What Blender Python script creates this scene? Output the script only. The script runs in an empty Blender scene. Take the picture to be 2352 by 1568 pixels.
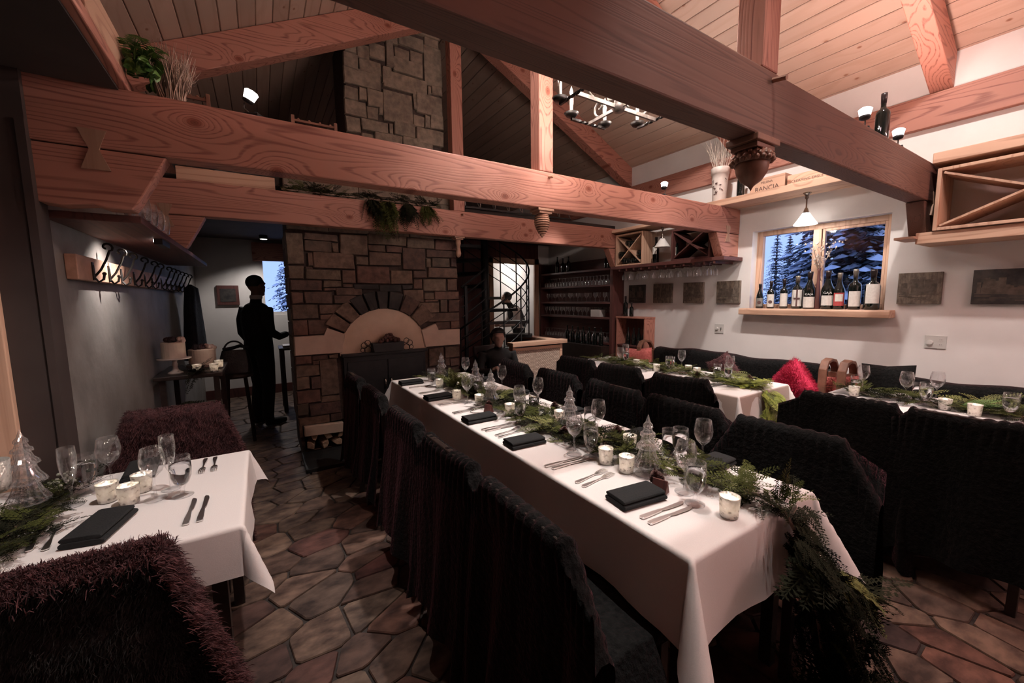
import bpy, bmesh, math, random
import numpy as np
from mathutils import Vector, Matrix, Euler

S = bpy.context.scene
C = S.collection
PI = math.pi
rnd = random.Random(7)

# ------------------------------------------------------------------ camera
EYE = Vector((0.0, 0.0, 1.5))
YAW, PITCH, ROLL, FPX = 0.55802, -0.10722, -0.011935, 919.02
fwd = Vector((math.sin(YAW) * math.cos(PITCH), math.cos(YAW) * math.cos(PITCH), math.sin(PITCH)))
rgt = Vector((math.cos(YAW), -math.sin(YAW), 0))
upv = rgt.cross(fwd)
r2 = math.cos(ROLL) * rgt + math.sin(ROLL) * upv
u2 = -math.sin(ROLL) * rgt + math.cos(ROLL) * upv
cam = bpy.data.cameras.new('camera')
cam.sensor_width = 36.0
cam.lens = FPX / 2352 * 36.0
cam.clip_start = 0.02
cam.clip_end = 200
co = bpy.data.objects.new('camera', cam)
C.objects.link(co)
co.matrix_world = Matrix(((r2.x, u2.x, -fwd.x, EYE.x), (r2.y, u2.y, -fwd.y, EYE.y), (r2.z, u2.z, -fwd.z, EYE.z), (0, 0, 0, 1)))
S.camera = co

# ------------------------------------------------------------------ world (blue winter dusk) and exposure
w = bpy.data.worlds.new('dusk')
S.world = w
w.use_nodes = True
bg = w.node_tree.nodes['Background']
bg.inputs[0].default_value = (0.34, 0.47, 0.86, 1)
bg.inputs[1].default_value = 0.9
S.view_settings.view_transform = 'Standard'
S.view_settings.look = 'None'
S.view_settings.exposure = 0.95
S.view_settings.gamma = 1.0
S.view_settings.use_curve_mapping = False
S.cycles.max_bounces = 5
S.cycles.diffuse_bounces = 3
S.cycles.glossy_bounces = 3
S.cycles.transparent_max_bounces = 14
S.cycles.transmission_bounces = 4
S.cycles.use_adaptive_sampling = True
S.cycles.adaptive_threshold = 0.14
S.cycles.use_denoising = True
S.cycles.caustics_reflective = False
S.cycles.caustics_refractive = False
S.cycles.sample_clamp_indirect = 4.0

# lamp powers (W)
P_CHAND, P_CHAND_ADDED, P_PENDANT, P_VOTIVE, P_KITCHEN, P_HALL = 14.0, 17.0, 6.0, 0.20, 22.0, 22.0
P_SPOT_L, P_SPOT_M, P_SPOT_R1, P_SPOT_R2 = 2.0, 16.0, 30.0, 30.0
P_ROOF_ADDED = 145.0  # for the spotlights added under the roof
LAMP_PINK = (1.0, 0.70, 0.62)
LAMP_WARM = (1.0, 0.85, 0.765)
ADDED_ROSE = (1.0, 0.60, 0.56)  # tint of the added chandelier, reddens the shaded faces
LAMP_COOL = (1.0, 0.93, 0.88)

def point_light(name, loc, power, col, radius=0.03, parent=None):
    d = bpy.data.lights.new(name, 'POINT')
    d.energy = power; d.color = col; d.shadow_soft_size = radius
    o = bpy.data.objects.new(name, d); C.objects.link(o); o.location = loc
    if parent: o.parent = parent
    return o

def spot_light(name, loc, target, power, col, angle=90, blend=0.6, radius=0.03, parent=None):
    d = bpy.data.lights.new(name, 'SPOT')
    d.energy = power; d.color = col; d.shadow_soft_size = radius
    d.spot_size = math.radians(angle); d.spot_blend = blend
    o = bpy.data.objects.new(name, d); C.objects.link(o); o.location = loc
    v = Vector(target) - Vector(loc)
    o.rotation_euler = v.to_track_quat('-Z', 'Y').to_euler()
    if parent: o.parent = parent
    return o

# ------------------------------------------------------------------ mesh builder
class MB:
    def __init__(self):
        self.v = []; self.f = []; self.m = []
    def add(self, vs, fs, mi=0):
        b = len(self.v)
        self.v.extend([tuple(p) for p in vs])
        self.f.extend([tuple(i + b for i in f) for f in fs])
        self.m.extend([mi] * len(fs))
        return self
    def box(self, x0, y0, z0, x1, y1, z1, mi=0):
        vs = [(x0, y0, z0), (x1, y0, z0), (x1, y1, z0), (x0, y1, z0), (x0, y0, z1), (x1, y0, z1), (x1, y1, z1), (x0, y1, z1)]
        return self.add(vs, [(0, 3, 2, 1), (4, 5, 6, 7), (0, 1, 5, 4), (1, 2, 6, 5), (2, 3, 7, 6), (3, 0, 4, 7)], mi)
    def obox(self, c, s, M=None, mi=0):
        hx, hy, hz = s[0] / 2, s[1] / 2, s[2] / 2
        vs = [Vector((x, y, z)) for z in (-hz, hz) for x, y in ((-hx, -hy), (hx, -hy), (hx, hy), (-hx, hy))]
        c = Vector(c)
        vs = [((M @ p) if M else p) + c for p in vs]
        return self.add(vs, [(0, 3, 2, 1), (4, 5, 6, 7), (0, 1, 5, 4), (1, 2, 6, 5), (2, 3, 7, 6), (3, 0, 4, 7)], mi)
    def bar(self, a, b, w, h, up=(0, 0, 1), mi=0):
        a, b = Vector(a), Vector(b)
        d = b - a; L = d.length; d.normalize()
        u = Vector(up)
        s = d.cross(u)
        if s.length < 1e-4: s = d.cross(Vector((1, 0, 0)))
        s.normalize(); u = s.cross(d)
        M = Matrix((d, s, u)).transposed()
        return self.obox((a + b) / 2, (L, w, h), M, mi)
    def prism(self, poly, y0, y1, plane='xz', mi=0):
        n = len(poly)
        def P(p, t):
            if plane == 'xz': return (p[0], t, p[1])
            if plane == 'yz': return (t, p[0], p[1])
            return (p[0], p[1], t)
        vs = [P(p, y0) for p in poly] + [P(p, y1) for p in poly]
        fs = [tuple(range(n)), tuple(range(2 * n - 1, n - 1, -1))]
        fs += [((i + 1) % n, i, n + i, n + (i + 1) % n) for i in range(n)]
        return self.add(vs, fs, mi)
    def tube(self, pts, r, n=8, mi=0, closed=False):
        pts = [Vector(p) for p in pts]; k = len(pts)
        rs = r if isinstance(r, (list, tuple)) else [r] * k
        vs = []; prev = None
        for i, p in enumerate(pts):
            a = pts[max(i - 1, 0)] if not closed else pts[i - 1]
            b = pts[min(i + 1, k - 1)] if not closed else pts[(i + 1) % k]
            d = (b - a)
            if d.length < 1e-9: d = Vector((0, 0, 1))
            d.normalize()
            if prev is None:
                u = Vector((0, 0, 1)) if abs(d.z) < .9 else Vector((1, 0, 0))
            else: u = prev
            s = d.cross(u)
            if s.length < 1e-6: s = d.cross(Vector((0, 1, 0)))
            s.normalize(); u = s.cross(d).normalized(); prev = u
            for j in range(n):
                t = 2 * PI * j / n
                vs.append(p + rs[i] * (math.cos(t) * s + math.sin(t) * u))
        fs = []
        rng = k if closed else k - 1
        for i in range(rng):
            i2 = (i + 1) % k
            for j in range(n):
                fs.append((i * n + j, i * n + (j + 1) % n, i2 * n + (j + 1) % n, i2 * n + j))
        if not closed:
            fs.append(tuple(range(n - 1, -1, -1))); fs.append(tuple((k - 1) * n + j for j in range(n)))
        return self.add(vs, fs, mi)
    def lathe(self, prof, n=16, c=(0, 0, 0), mi=0):
        k = len(prof); vs = []
        for r, z in prof:
            for j in range(n):
                t = 2 * PI * j / n
                vs.append((c[0] + r * math.cos(t), c[1] + r * math.sin(t), c[2] + z))
        fs = []
        for i in range(k - 1):
            for j in range(n):
                fs.append((i * n + j, i * n + (j + 1) % n, (i + 1) * n + (j + 1) % n, (i + 1) * n + j))
        if prof[0][0] > 1e-6: fs.append(tuple(range(n - 1, -1, -1)))
        if prof[-1][0] > 1e-6: fs.append(tuple((k - 1) * n + j for j in range(n)))
        return self.add(vs, fs, mi)
    def shell(self, prof, n=16, c=(0, 0, 0), mi=0):
        k = len(prof); vs = []
        for r, z in prof:
            for j in range(n):
                t = 2 * PI * j / n
                vs.append((c[0] + r * math.cos(t), c[1] + r * math.sin(t), c[2] + z))
        fs = [(i * n + j, i * n + (j + 1) % n, (i + 1) * n + (j + 1) % n, (i + 1) * n + j) for i in range(k - 1) for j in range(n)]
        return self.add(vs, fs, mi)
    def grid(self, fn, nu, nv, mi=0, wrap=False):
        vs = [fn(i / nu, j / nv) for j in range(nv + 1) for i in range(nu + 1)]
        fs = [(j * (nu + 1) + i, j * (nu + 1) + i + 1, (j + 1) * (nu + 1) + i + 1, (j + 1) * (nu + 1) + i) for j in range(nv) for i in range(nu)]
        return self.add(vs, fs, mi)
    def sphere(self, c, r, n=10, m=7, sc=(1, 1, 1), mi=0):
        prof = [(max(1e-7, math.sin(PI * i / m)), -math.cos(PI * i / m)) for i in range(m + 1)]
        b = len(self.v)
        self.shell([(r * p[0], r * p[1]) for p in prof], n, (0, 0, 0), mi)
        for i in range(b, len(self.v)):
            x, y, z = self.v[i]
            self.v[i] = (c[0] + x * sc[0], c[1] + y * sc[1], c[2] + z * sc[2])
        return self
    def mesh(self, name, mats, smooth=False):
        me = bpy.data.meshes.new(name)
        me.from_pydata(self.v, [], self.f)
        if not isinstance(mats, (list, tuple)): mats = [mats]
        for m in mats: me.materials.append(m)
        if len(mats) > 1: me.polygons.foreach_set('material_index', self.m)
        if smooth: me.polygons.foreach_set('use_smooth', [True] * len(me.polygons))
        me.update()
        return me
    def build(self, name, mats, parent=None, smooth=False, bevel=0, loc=None, rot=None, kind=None, label=None):
        me = self.mesh(name, mats, smooth)
        return mk(name, me, parent, bevel, loc, rot, kind, label)

def mk(name, me, parent=None, bevel=0, loc=None, rot=None, kind=None, label=None):
    o = bpy.data.objects.new(name, me); C.objects.link(o)
    if parent: o.parent = parent
    if loc is not None: o.location = loc
    if rot is not None: o.rotation_euler = rot
    if kind: o['kind'] = kind
    if label: o['label'] = label
    if bevel:
        b = o.modifiers.new('edge', 'BEVEL'); b.width = bevel; b.segments = 2; b.limit_method = 'ANGLE'
    return o

def tag(o, label, cat, group=None, kind=None):
    o['label'] = label; o['category'] = cat
    if group: o['group'] = group
    if kind: o['kind'] = kind
    return o

def thing(name, label, cat, loc=(0, 0, 0), rz=0.0, group=None):
    o = bpy.data.objects.new(name, None); C.objects.link(o)
    o.empty_display_size = 0.1
    o.location = loc; o.rotation_euler = (0, 0, rz)
    return tag(o, label, cat, group)

def copy_tree(o, loc=None, rz=None, label=None, parent=None):
    c = o.copy(); C.objects.link(c)
    if loc is not None: c.location = loc
    if rz is not None: c.rotation_euler = (0, 0, rz)
    if label: c['label'] = label
    if parent is not None: c.parent = parent
    for ch in KIDS(o): copy_tree(ch, parent=c)
    return c

def KIDS(o):
    return [x for x in bpy.data.objects if x.parent == o]

class Proto:
    """build a thing once, then place copies of it and its parts"""
    def __init__(self, fn): self.fn = fn; self.root = None; self.tree = None
    def place(self, loc, rz=0.0, label=None, cat=None, group=None):
        if self.root is None:
            self.root = self.fn()
            o = self.root
            self.tree = [(ch, [g for g in bpy.data.objects if g.parent == ch]) for ch in bpy.data.objects if ch.parent == o]
        else:
            o = self.root.copy(); C.objects.link(o)
            for ch, gs in self.tree:
                c = ch.copy(); C.objects.link(c); c.parent = o
                for g in gs:
                    d = g.copy(); C.objects.link(d); d.parent = c
        o.location = loc; o.rotation_euler = (0, 0, rz)
        if label: tag(o, label, cat, group)
        return o

ORD = ['nearest', 'second', 'third', 'fourth', 'fifth', 'sixth', 'seventh', 'eighth', 'ninth', 'tenth', 'eleventh', 'twelfth', 'thirteenth', 'fourteenth']
def nth(i): return 'first' if i == 0 else ORD[i]

# ------------------------------------------------------------------ materials
def new_mat(name):
    m = bpy.data.materials.new(name); m.use_nodes = True
    nt = m.node_tree
    return m, nt, nt.nodes['Principled BSDF']

def pm(name, col, rough=0.5, metal=0.0, **kw):
    m, nt, b = new_mat(name)
    b.inputs['Base Color'].default_value = (*col, 1)
    b.inputs['Roughness'].default_value = rough
    b.inputs['Metallic'].default_value = metal
    for k, v in kw.items():
        b.inputs[k.replace('_', ' ')].default_value = v
    return m

def ramp(nt, stops):
    r = nt.nodes.new('ShaderNodeValToRGB')
    e = r.color_ramp.elements
    while len(e) < len(stops): e.new(0.5)
    for i, (p, c) in enumerate(stops):
        e[i].position = p; e[i].color = (*c, 1)
    return r

def coords(nt, scale=(1, 1, 1), rand=True):
    tc = nt.nodes.new('ShaderNodeTexCoord')
    mp = nt.nodes.new('ShaderNodeMapping')
    mp.inputs['Scale'].default_value = scale
    nt.links.new(tc.outputs['Object'], mp.inputs['Vector'])
    if rand:
        oi = nt.nodes.new('ShaderNodeObjectInfo')
        mu = nt.nodes.new('ShaderNodeMath'); mu.operation = 'MULTIPLY'; mu.inputs[1].default_value = 53.0
        nt.links.new(oi.outputs['Random'], mu.inputs[0])
        cb = nt.nodes.new('ShaderNodeCombineXYZ')
        for i in range(3): nt.links.new(mu.outputs[0], cb.inputs[i])
        nt.links.new(cb.outputs[0], mp.inputs['Location'])
    return mp

def noise(nt, vec, scale, detail=4, rough=0.55):
    n = nt.nodes.new('ShaderNodeTexNoise')
    n.inputs['Scale'].default_value = scale; n.inputs['Detail'].default_value = detail
    n.inputs['Roughness'].default_value = rough
    if vec: nt.links.new(vec, n.inputs['Vector'])
    return n

def vary(nt, color_socket, amount, tints=None):
    """per-object tone from Object Info random"""
    oi = nt.nodes.new('ShaderNodeObjectInfo')
    if tints:
        rp = ramp(nt, [(i / (len(tints) - 1), t) for i, t in enumerate(tints)])
        nt.links.new(oi.outputs['Random'], rp.inputs[0])
        mx = nt.nodes.new('ShaderNodeMix'); mx.data_type = 'RGBA'; mx.blend_type = 'MULTIPLY'
        mx.inputs[0].default_value = amount
        nt.links.new(color_socket, mx.inputs[6]); nt.links.new(rp.outputs[0], mx.inputs[7])
        return mx.outputs[2]
    hs = nt.nodes.new('ShaderNodeHueSaturation')
    mr = nt.nodes.new('ShaderNodeMapRange')
    mr.inputs[3].default_value = 1 - amount; mr.inputs[4].default_value = 1 + amount
    nt.links.new(oi.outputs['Random'], mr.inputs[0]); nt.links.new(mr.outputs[0], hs.inputs['Value'])
    nt.links.new(color_socket, hs.inputs['Color'])
    return hs.outputs[0]

def bump(nt, b, hsock, strength, dist=0.01):
    bp = nt.nodes.new('ShaderNodeBump')
    bp.inputs['Strength'].default_value = strength; bp.inputs['Distance'].default_value = dist
    nt.links.new(hsock, bp.inputs['Height']); nt.links.new(bp.outputs[0], b.inputs['Normal'])

def nm(name, c1, c2, scale=8, rough=0.7, bmp=0.3, stretch=(1, 1, 1), amount=0.0, tints=None, detail=5, dist=0.01, lo=.35, hi=.65, rand=True, **kw):
    m, nt, b = new_mat(name)
    mp = coords(nt, stretch, rand)
    n = noise(nt, mp.outputs[0], scale, detail)
    r = ramp(nt, [(lo, c1), (hi, c2)])
    nt.links.new(n.outputs[0], r.inputs[0])
    cs = r.outputs[0]
    if amount: cs = vary(nt, cs, amount, tints)
    nt.links.new(cs, b.inputs['Base Color'])
    b.inputs['Roughness'].default_value = rough
    if bmp: bump(nt, b, n.outputs[0], bmp, dist)
    for k, v in kw.items(): b.inputs[k.replace('_', ' ')].default_value = v
    return m

def wood(name, c1, c2, axis='x', freq=230.0, amount=0.12, rough=0.62, knots=True, across=2.4, along=0.13, rand=True, kscale=1.15, flat=False, ks=1.0):
    """long grain: contour lines of a stretched noise field, with knots"""
    m, nt, b = new_mat(name)
    st = {'x': (along, across, across), 'y': (across, along, across), 'z': (across, across, along)}[axis]
    mp = coords(nt, st, rand)
    n = noise(nt, mp.outputs[0], 1.6, 1.6, 0.45)
    src = n.outputs[0]
    if knots:
        # knots live in the plane of the visible face: along the grain x across it
        tk = nt.nodes.new('ShaderNodeTexCoord'); sk = nt.nodes.new('ShaderNodeSeparateXYZ'); ck_ = nt.nodes.new('ShaderNodeCombineXYZ')
        nt.links.new(tk.outputs['Object'], sk.inputs[0])
        i0, i1 = {'x': (0, 2), 'y': (1, 0) if flat else (1, 2), 'z': (2, 0)}[axis]
        nt.links.new(sk.outputs[i0], ck_.inputs[0]); nt.links.new(sk.outputs[i1], ck_.inputs[1])
        mk_ = nt.nodes.new('ShaderNodeMapping'); mk_.inputs['Scale'].default_value = (kscale * 1.3, kscale * 2.0, 1)
        nt.links.new(ck_.outputs[0], mk_.inputs['Vector'])
        ok_ = nt.nodes.new('ShaderNodeObjectInfo'); mm = nt.nodes.new('ShaderNodeMath'); mm.operation = 'MULTIPLY'; mm.inputs[1].default_value = 71.0
        c3 = nt.nodes.new('ShaderNodeCombineXYZ'); nt.links.new(ok_.outputs['Random'], mm.inputs[0]); nt.links.new(mm.outputs[0], c3.inputs[0]); nt.links.new(mm.outputs[0], c3.inputs[1])
        nt.links.new(c3.outputs[0], mk_.inputs['Location'])
        vo = nt.nodes.new('ShaderNodeTexVoronoi'); vo.voronoi_dimensions = '2D'; vo.inputs['Scale'].default_value = 1.0
        nt.links.new(mk_.outputs[0], vo.inputs['Vector'])
        # ring field around knots:  exp(-d*k)
        e = nt.nodes.new('ShaderNodeMath'); e.operation = 'MULTIPLY'; e.inputs[1].default_value = -8.0
        nt.links.new(vo.outputs['Distance'], e.inputs[0])
        ex = nt.nodes.new('ShaderNodeMath'); ex.operation = 'EXPONENT'
        nt.links.new(e.outputs[0], ex.inputs[0])
        sc = nt.nodes.new('ShaderNodeMath'); sc.operation = 'MULTIPLY_ADD'; sc.inputs[1].default_value = 0.22
        nt.links.new(ex.outputs[0], sc.inputs[0]); nt.links.new(n.outputs[0], sc.inputs[2])
        src = sc.outputs[0]
    mu = nt.nodes.new('ShaderNodeMath'); mu.operation = 'MULTIPLY'; mu.inputs[1].default_value = freq
    nt.links.new(src, mu.inputs[0])
    si = nt.nodes.new('ShaderNodeMath'); si.operation = 'SINE'
    nt.links.new(mu.outputs[0], si.inputs[0])
    mr = nt.nodes.new('ShaderNodeMapRange'); mr.inputs[1].default_value = -1; mr.inputs[2].default_value = 1
    nt.links.new(si.outputs[0], mr.inputs[0])
    fs = {'x': (2, 90, 90), 'y': (90, 2, 90), 'z': (90, 90, 2)}[axis]
    mf = coords(nt, fs, rand); nf = noise(nt, mf.outputs[0], 1.0, 2)
    mx = nt.nodes.new('ShaderNodeMath'); mx.operation = 'MULTIPLY_ADD'; mx.inputs[1].default_value = 0.7
    nt.links.new(nf.outputs[0], mx.inputs[0]); nt.links.new(mr.outputs[0], mx.inputs[2])
    r = ramp(nt, [(0.22, c2), (0.62, c1)])
    nt.links.new(mx.outputs[0], r.inputs[0])
    cs = r.outputs[0]
    if knots:
        kr = ramp(nt, [(0.0, (.34, .18, .13)), (0.034 * ks, (.60, .40, .32)), (0.062 * ks, (1, 1, 1))])
        nt.links.new(vo.outputs['Distance'], kr.inputs[0])
        ml = nt.nodes.new('ShaderNodeMix'); ml.data_type = 'RGBA'; ml.blend_type = 'MULTIPLY'; ml.inputs[0].default_value = 0.9
        nt.links.new(cs, ml.inputs[6]); nt.links.new(kr.outputs[0], ml.inputs[7])
        cs = ml.outputs[2]
    if amount: cs = vary(nt, cs, amount)
    nt.links.new(cs, b.inputs['Base Color'])
    b.inputs['Roughness'].default_value = rough
    bump(nt, b, mx.outputs[0], 0.10, 0.004)
    return m

def thin_glass(name, tint=(1, 1, 1), base=0.045, edge=0.85, power=2.4, rim_white=0.10, body=0.0):
    m = bpy.data.materials.new(name); m.use_nodes = True
    nt = m.node_tree; nt.nodes.clear()
    N = nt.nodes.new; L = nt.links.new
    out = N('ShaderNodeOutputMaterial')
    tr = N('ShaderNodeBsdfTransparent'); tr.inputs[0].default_value = (*tint, 1)
    gl = N('ShaderNodeBsdfGlossy'); gl.inputs['Roughness'].default_value = 0.06; gl.inputs[0].default_value = (1, 1, 1, 1)
    df = N('ShaderNodeBsdfDiffuse'); df.inputs[0].default_value = (.85, .83, .82, 1)
    tl = N('ShaderNodeBsdfTranslucent'); tl.inputs[0].default_value = (.85, .83, .82, 1)
    ms = N('ShaderNodeMixShader'); ms.inputs[0].default_value = 0.5; L(df.outputs[0], ms.inputs[1]); L(tl.outputs[0], ms.inputs[2])
    mg = N('ShaderNodeMixShader'); mg.inputs[0].default_value = rim_white * 2.5; L(gl.outputs[0], mg.inputs[1]); L(ms.outputs[0], mg.inputs[2])  # white mixed into clear glass so its rims look bright
    lw = N('ShaderNodeLayerWeight'); lw.inputs[0].default_value = 0.5
    pw = N('ShaderNodeMath'); pw.operation = 'POWER'; pw.inputs[1].default_value = power; L(lw.outputs['Facing'], pw.inputs[0])
    fr = N('ShaderNodeMath'); fr.operation = 'MULTIPLY_ADD'; fr.inputs[1].default_value = edge; fr.inputs[2].default_value = base + body
    L(pw.outputs[0], fr.inputs[0])
    mx = N('ShaderNodeMixShader'); L(fr.outputs[0], mx.inputs[0]); L(tr.outputs[0], mx.inputs[1]); L(mg.outputs[0], mx.inputs[2])
    L(mx.outputs[0], out.inputs[0])
    return m

def emit(name, col, strength):
    m = bpy.data.materials.new(name); m.use_nodes = True
    nt = m.node_tree; nt.nodes.clear()
    out = nt.nodes.new('ShaderNodeOutputMaterial'); e = nt.nodes.new('ShaderNodeEmission')
    e.inputs[0].default_value = (*col, 1); e.inputs[1].default_value = strength
    nt.links.new(e.outputs[0], out.inputs[0])
    return m

FIR1, FIR2 = (0.42, 0.182, 0.132), (0.20, 0.066, 0.048)
M = {}
for ax in 'xyz':
    M['timber_' + ax] = wood('timber_' + ax, FIR1, FIR2, ax)
M['timber_shaded'] = wood('timber_shaded', (0.138, 0.063, 0.045), (0.074, 0.031, 0.023), 'x', freq=380, across=3.4, along=.09, kscale=.62, ks=.7)  # near beam's weaker light put into a darker wood colour
M['plank_y'] = wood('plank_y', (0.41, 0.275, 0.215), (0.37, 0.24, 0.182), 'y', freq=40, amount=0.16, rough=0.6, kscale=1.3, flat=True, ks=.55)
M['pine_x'] = wood('pine_x', (0.58, 0.36, 0.25), (0.42, 0.23, 0.15), 'x', freq=90, knots=False)
M['pine_y'] = wood('pine_y', (0.58, 0.36, 0.25), (0.42, 0.23, 0.15), 'y', freq=90)
M['pine_z'] = wood('pine_z', (0.58, 0.36, 0.25), (0.42, 0.23, 0.15), 'z', freq=90, knots=False)
M['key'] = wood('key', (0.38, 0.22, 0.15), (0.31, 0.165, 0.11), 'z', freq=60, knots=False)
M['walnut'] = wood('walnut', (0.11, 0.036, 0.030), (0.06, 0.021, 0.018), 'z', freq=110, knots=False)
M['walnut_y'] = wood('walnut_y', (0.11, 0.036, 0.030), (0.06, 0.021, 0.018), 'y', freq=110, knots=False)
M['darkwood'] = nm('darkwood', (0.020, 0.012, 0.010), (0.034, 0.020, 0.016), 20, 0.45, 0.1)
M['carved'] = nm('carved', (0.15, 0.065, 0.042), (0.24, 0.11, 0.07), 12, 0.5, 0.2)
M['carved_pale'] = nm('carved_pale', (0.34, 0.18, 0.12), (0.48, 0.27, 0.19), 14, 0.6, 0.2)
M['plaster'] = nm('plaster', (0.70, 0.655, 0.63), (0.75, 0.705, 0.68), 2.5, 0.85, 0.12, dist=0.02, rand=False)
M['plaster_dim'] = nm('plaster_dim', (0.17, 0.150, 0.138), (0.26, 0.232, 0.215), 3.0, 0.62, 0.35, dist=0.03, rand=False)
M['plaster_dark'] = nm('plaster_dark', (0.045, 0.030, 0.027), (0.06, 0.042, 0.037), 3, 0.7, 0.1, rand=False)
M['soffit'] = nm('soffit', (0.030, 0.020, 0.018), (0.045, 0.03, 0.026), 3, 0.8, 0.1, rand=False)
M['mortar'] = nm('mortar', (0.045, 0.030, 0.025), (0.075, 0.05, 0.042), 30, 0.95, 0.4)
M['stone'] = nm('stone', (0.098, 0.070, 0.058), (0.20, 0.147, 0.12), 17, 0.85, 0.55, amount=0.9,
                tints=[(.55, .50, .44), (1.0, .92, .78), (.80, .50, .46), (1, .84, .70), (.50, .34, .34), (.95, .92, .76), (.72, .46, .44)], dist=0.02, detail=8)
M['stone_soot'] = nm('stone_soot', (0.020, 0.018, 0.017), (0.055, 0.044, 0.040), 7, 0.85, 0.55, dist=0.02, detail=8)
M['stone_up'] = nm('stone_up', (0.155, 0.125, 0.102), (0.28, 0.23, 0.185), 17, 0.85, 0.55, amount=0.7,
                   tints=[(.72, .68, .62), (1.0, .95, .86), (.9, .82, .74), (1, .92, .82), (.8, .72, .66)], dist=0.02, detail=8)
M['limestone'] = nm('limestone', (0.52, 0.40, 0.315), (0.60, 0.465, 0.37), 9, 0.85, 0.15)
M['tympanum'] = nm('tympanum', (0.56, 0.42, 0.31), (0.64, 0.49, 0.37), 6, 0.85, 0.12)
M['flag'] = nm('flag', (0.065, 0.042, 0.036), (0.26, 0.19, 0.155), 9, 0.6, 0.6, amount=1.0, stretch=(1, 1.6, 1),
               tints=[(.34, .25, .24), (1, .92, .80), (.46, .22, .22), (.80, .70, .60), (.24, .19, .21), (.80, .50, .43), (.46, .34, .31), (1, .86, .74)], dist=0.006, detail=9)
M['grout'] = nm('grout', (0.028, 0.02, 0.018), (0.05, 0.037, 0.032), 40, 0.95, 0.3)
M['linen'] = nm('linen', (0.80, 0.745, 0.725), (0.84, 0.785, 0.765), 300, 0.85, 0.05, rand=False)
M['linen_under'] = nm('linen_under', (0.50, 0.40, 0.35), (0.55, 0.44, 0.39), 300, 0.85, 0.05, rand=False)
M['napkin'] = nm('napkin', (0.006, 0.0068, 0.0075), (0.012, 0.013, 0.014), 200, 0.9, 0.2)
M['fur'] = nm('fur', (0.0040, 0.0042, 0.0042), (0.0115, 0.0112, 0.0110), 55, 0.95, 0.8, dist=0.012, Sheen_Weight=0.13, Sheen_Roughness=0.3, Sheen_Tint=(1.0, 0.30, 0.38, 1), Specular_IOR_Level=0.15)
M['shag'] = nm('shag', (0.035, 0.010, 0.012), (0.105, 0.036, 0.038), 30, 0.9, 0.6, dist=0.02, Sheen_Weight=0.1, Sheen_Tint=(1.0, .5, .5, 1))
M['shag_dark'] = nm('shag_dark', (0.009, 0.009, 0.009), (0.030, 0.027, 0.026), 30, 0.9, 0.6, dist=0.02, Specular_IOR_Level=0.15, Sheen_Weight=0.04, Sheen_Tint=(1.0, .5, .5, 1))
M['fur_pillow'] = nm('fur_pillow', (0.42, 0.012, 0.05), (0.62, 0.03, 0.09), 60, 0.9, 0.6, dist=0.01)
M['coral'] = nm('coral', (0.42, 0.09, 0.08), (0.58, 0.16, 0.14), 40, 0.9, 0.4, dist=0.01)
M['iron'] = pm('iron', (0.025, 0.02, 0.018), 0.5, 0.6)
M['ironwhite'] = nm('ironwhite', (0.10, 0.085, 0.075), (0.24, 0.21, 0.19), 30, 0.45, 0.1, Metallic=0.5)
M['steel_dark'] = nm('steel_dark', (0.012, 0.013, 0.014), (0.02, 0.02, 0.021), 12, 0.5, 0.1, Metallic=0.3)
M['silver'] = pm('silver', (0.82, 0.79, 0.77), 0.30, 1.0)
M['nickel'] = pm('nickel', (0.42, 0.37, 0.33), 0.25, 1.0)
M['glass'] = thin_glass('glass', (0.985, 0.985, 0.99), .05, .80, 2.2, .10)
M['bar_glass'] = thin_glass('bar_glass', (0.97, 0.97, 0.98), .10, .85, 1.6, .16)
M['glass_tree'] = thin_glass('glass_tree', (0.96, 0.95, 0.955), .12, .80, 1.6, .17)
M['pane'] = thin_glass('pane', (0.92, 0.94, 0.97), .03, .5, 4.0, .0)
m, nt, b = new_mat('water'); b.inputs['Base Color'].default_value = (.93, .95, .97, 1); b.inputs['Roughness'].default_value = 0.0
b.inputs['Transmission Weight'].default_value = 1.0; b.inputs['IOR'].default_value = 1.33
M['water'] = m
m, nt, b = new_mat('mercury_glass')
vo = nt.nodes.new('ShaderNodeTexVoronoi'); vo.inputs['Scale'].default_value = 130
tc = nt.nodes.new('ShaderNodeTexCoord'); nt.links.new(tc.outputs['Object'], vo.inputs['Vector'])
n_ = noise(nt, tc.outputs['Object'], 60, 4)
r_ = ramp(nt, [(0.30, (.95, .92, .88)), (0.56, (.84, .79, .74)), (0.66, (.40, .36, .33))])
nt.links.new(n_.outputs[0], r_.inputs[0]); nt.links.new(r_.outputs[0], b.inputs['Base Color'])
b.inputs['Roughness'].default_value = 0.28; b.inputs['Metallic'].default_value = 0.45
b.inputs['Transmission Weight'].default_value = 0.0
bump(nt, b, vo.outputs[0], 0.4, 0.004)
tl_ = nt.nodes.new('ShaderNodeBsdfTranslucent'); nt.links.new(r_.outputs[0], tl_.inputs[0])
mxs = nt.nodes.new('ShaderNodeMixShader'); mxs.inputs[0].default_value = 0.38
nt.links.new(b.outputs[0], mxs.inputs[1]); nt.links.new(tl_.outputs[0], mxs.inputs[2]); nt.links.new(mxs.outputs[0], nt.nodes['Material Output'].inputs[0])
M['mercury'] = m
M['wax'] = pm('wax', (0.85, 0.80, 0.72), 0.5, 0, Subsurface_Weight=0.0)
M['flame'] = emit('flame', (1.0, 0.80, 0.55), 8.0)
M['candle_bulb'] = emit('candle_bulb', (1.0, 0.90, 0.80), 12.0)
M['spot_face'] = emit('spot_face', (1.0, 0.92, 0.90), 9.0)
M['spot_pink'] = emit('spot_pink', (1.0, 0.72, 0.76), 9.0)
M['shade_glow'] = emit('shade_glow', (1.0, 0.93, 0.86), 2.6)
M['shade_off'] = pm('shade_off', (0.72, 0.68, 0.64), 0.35)
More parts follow.
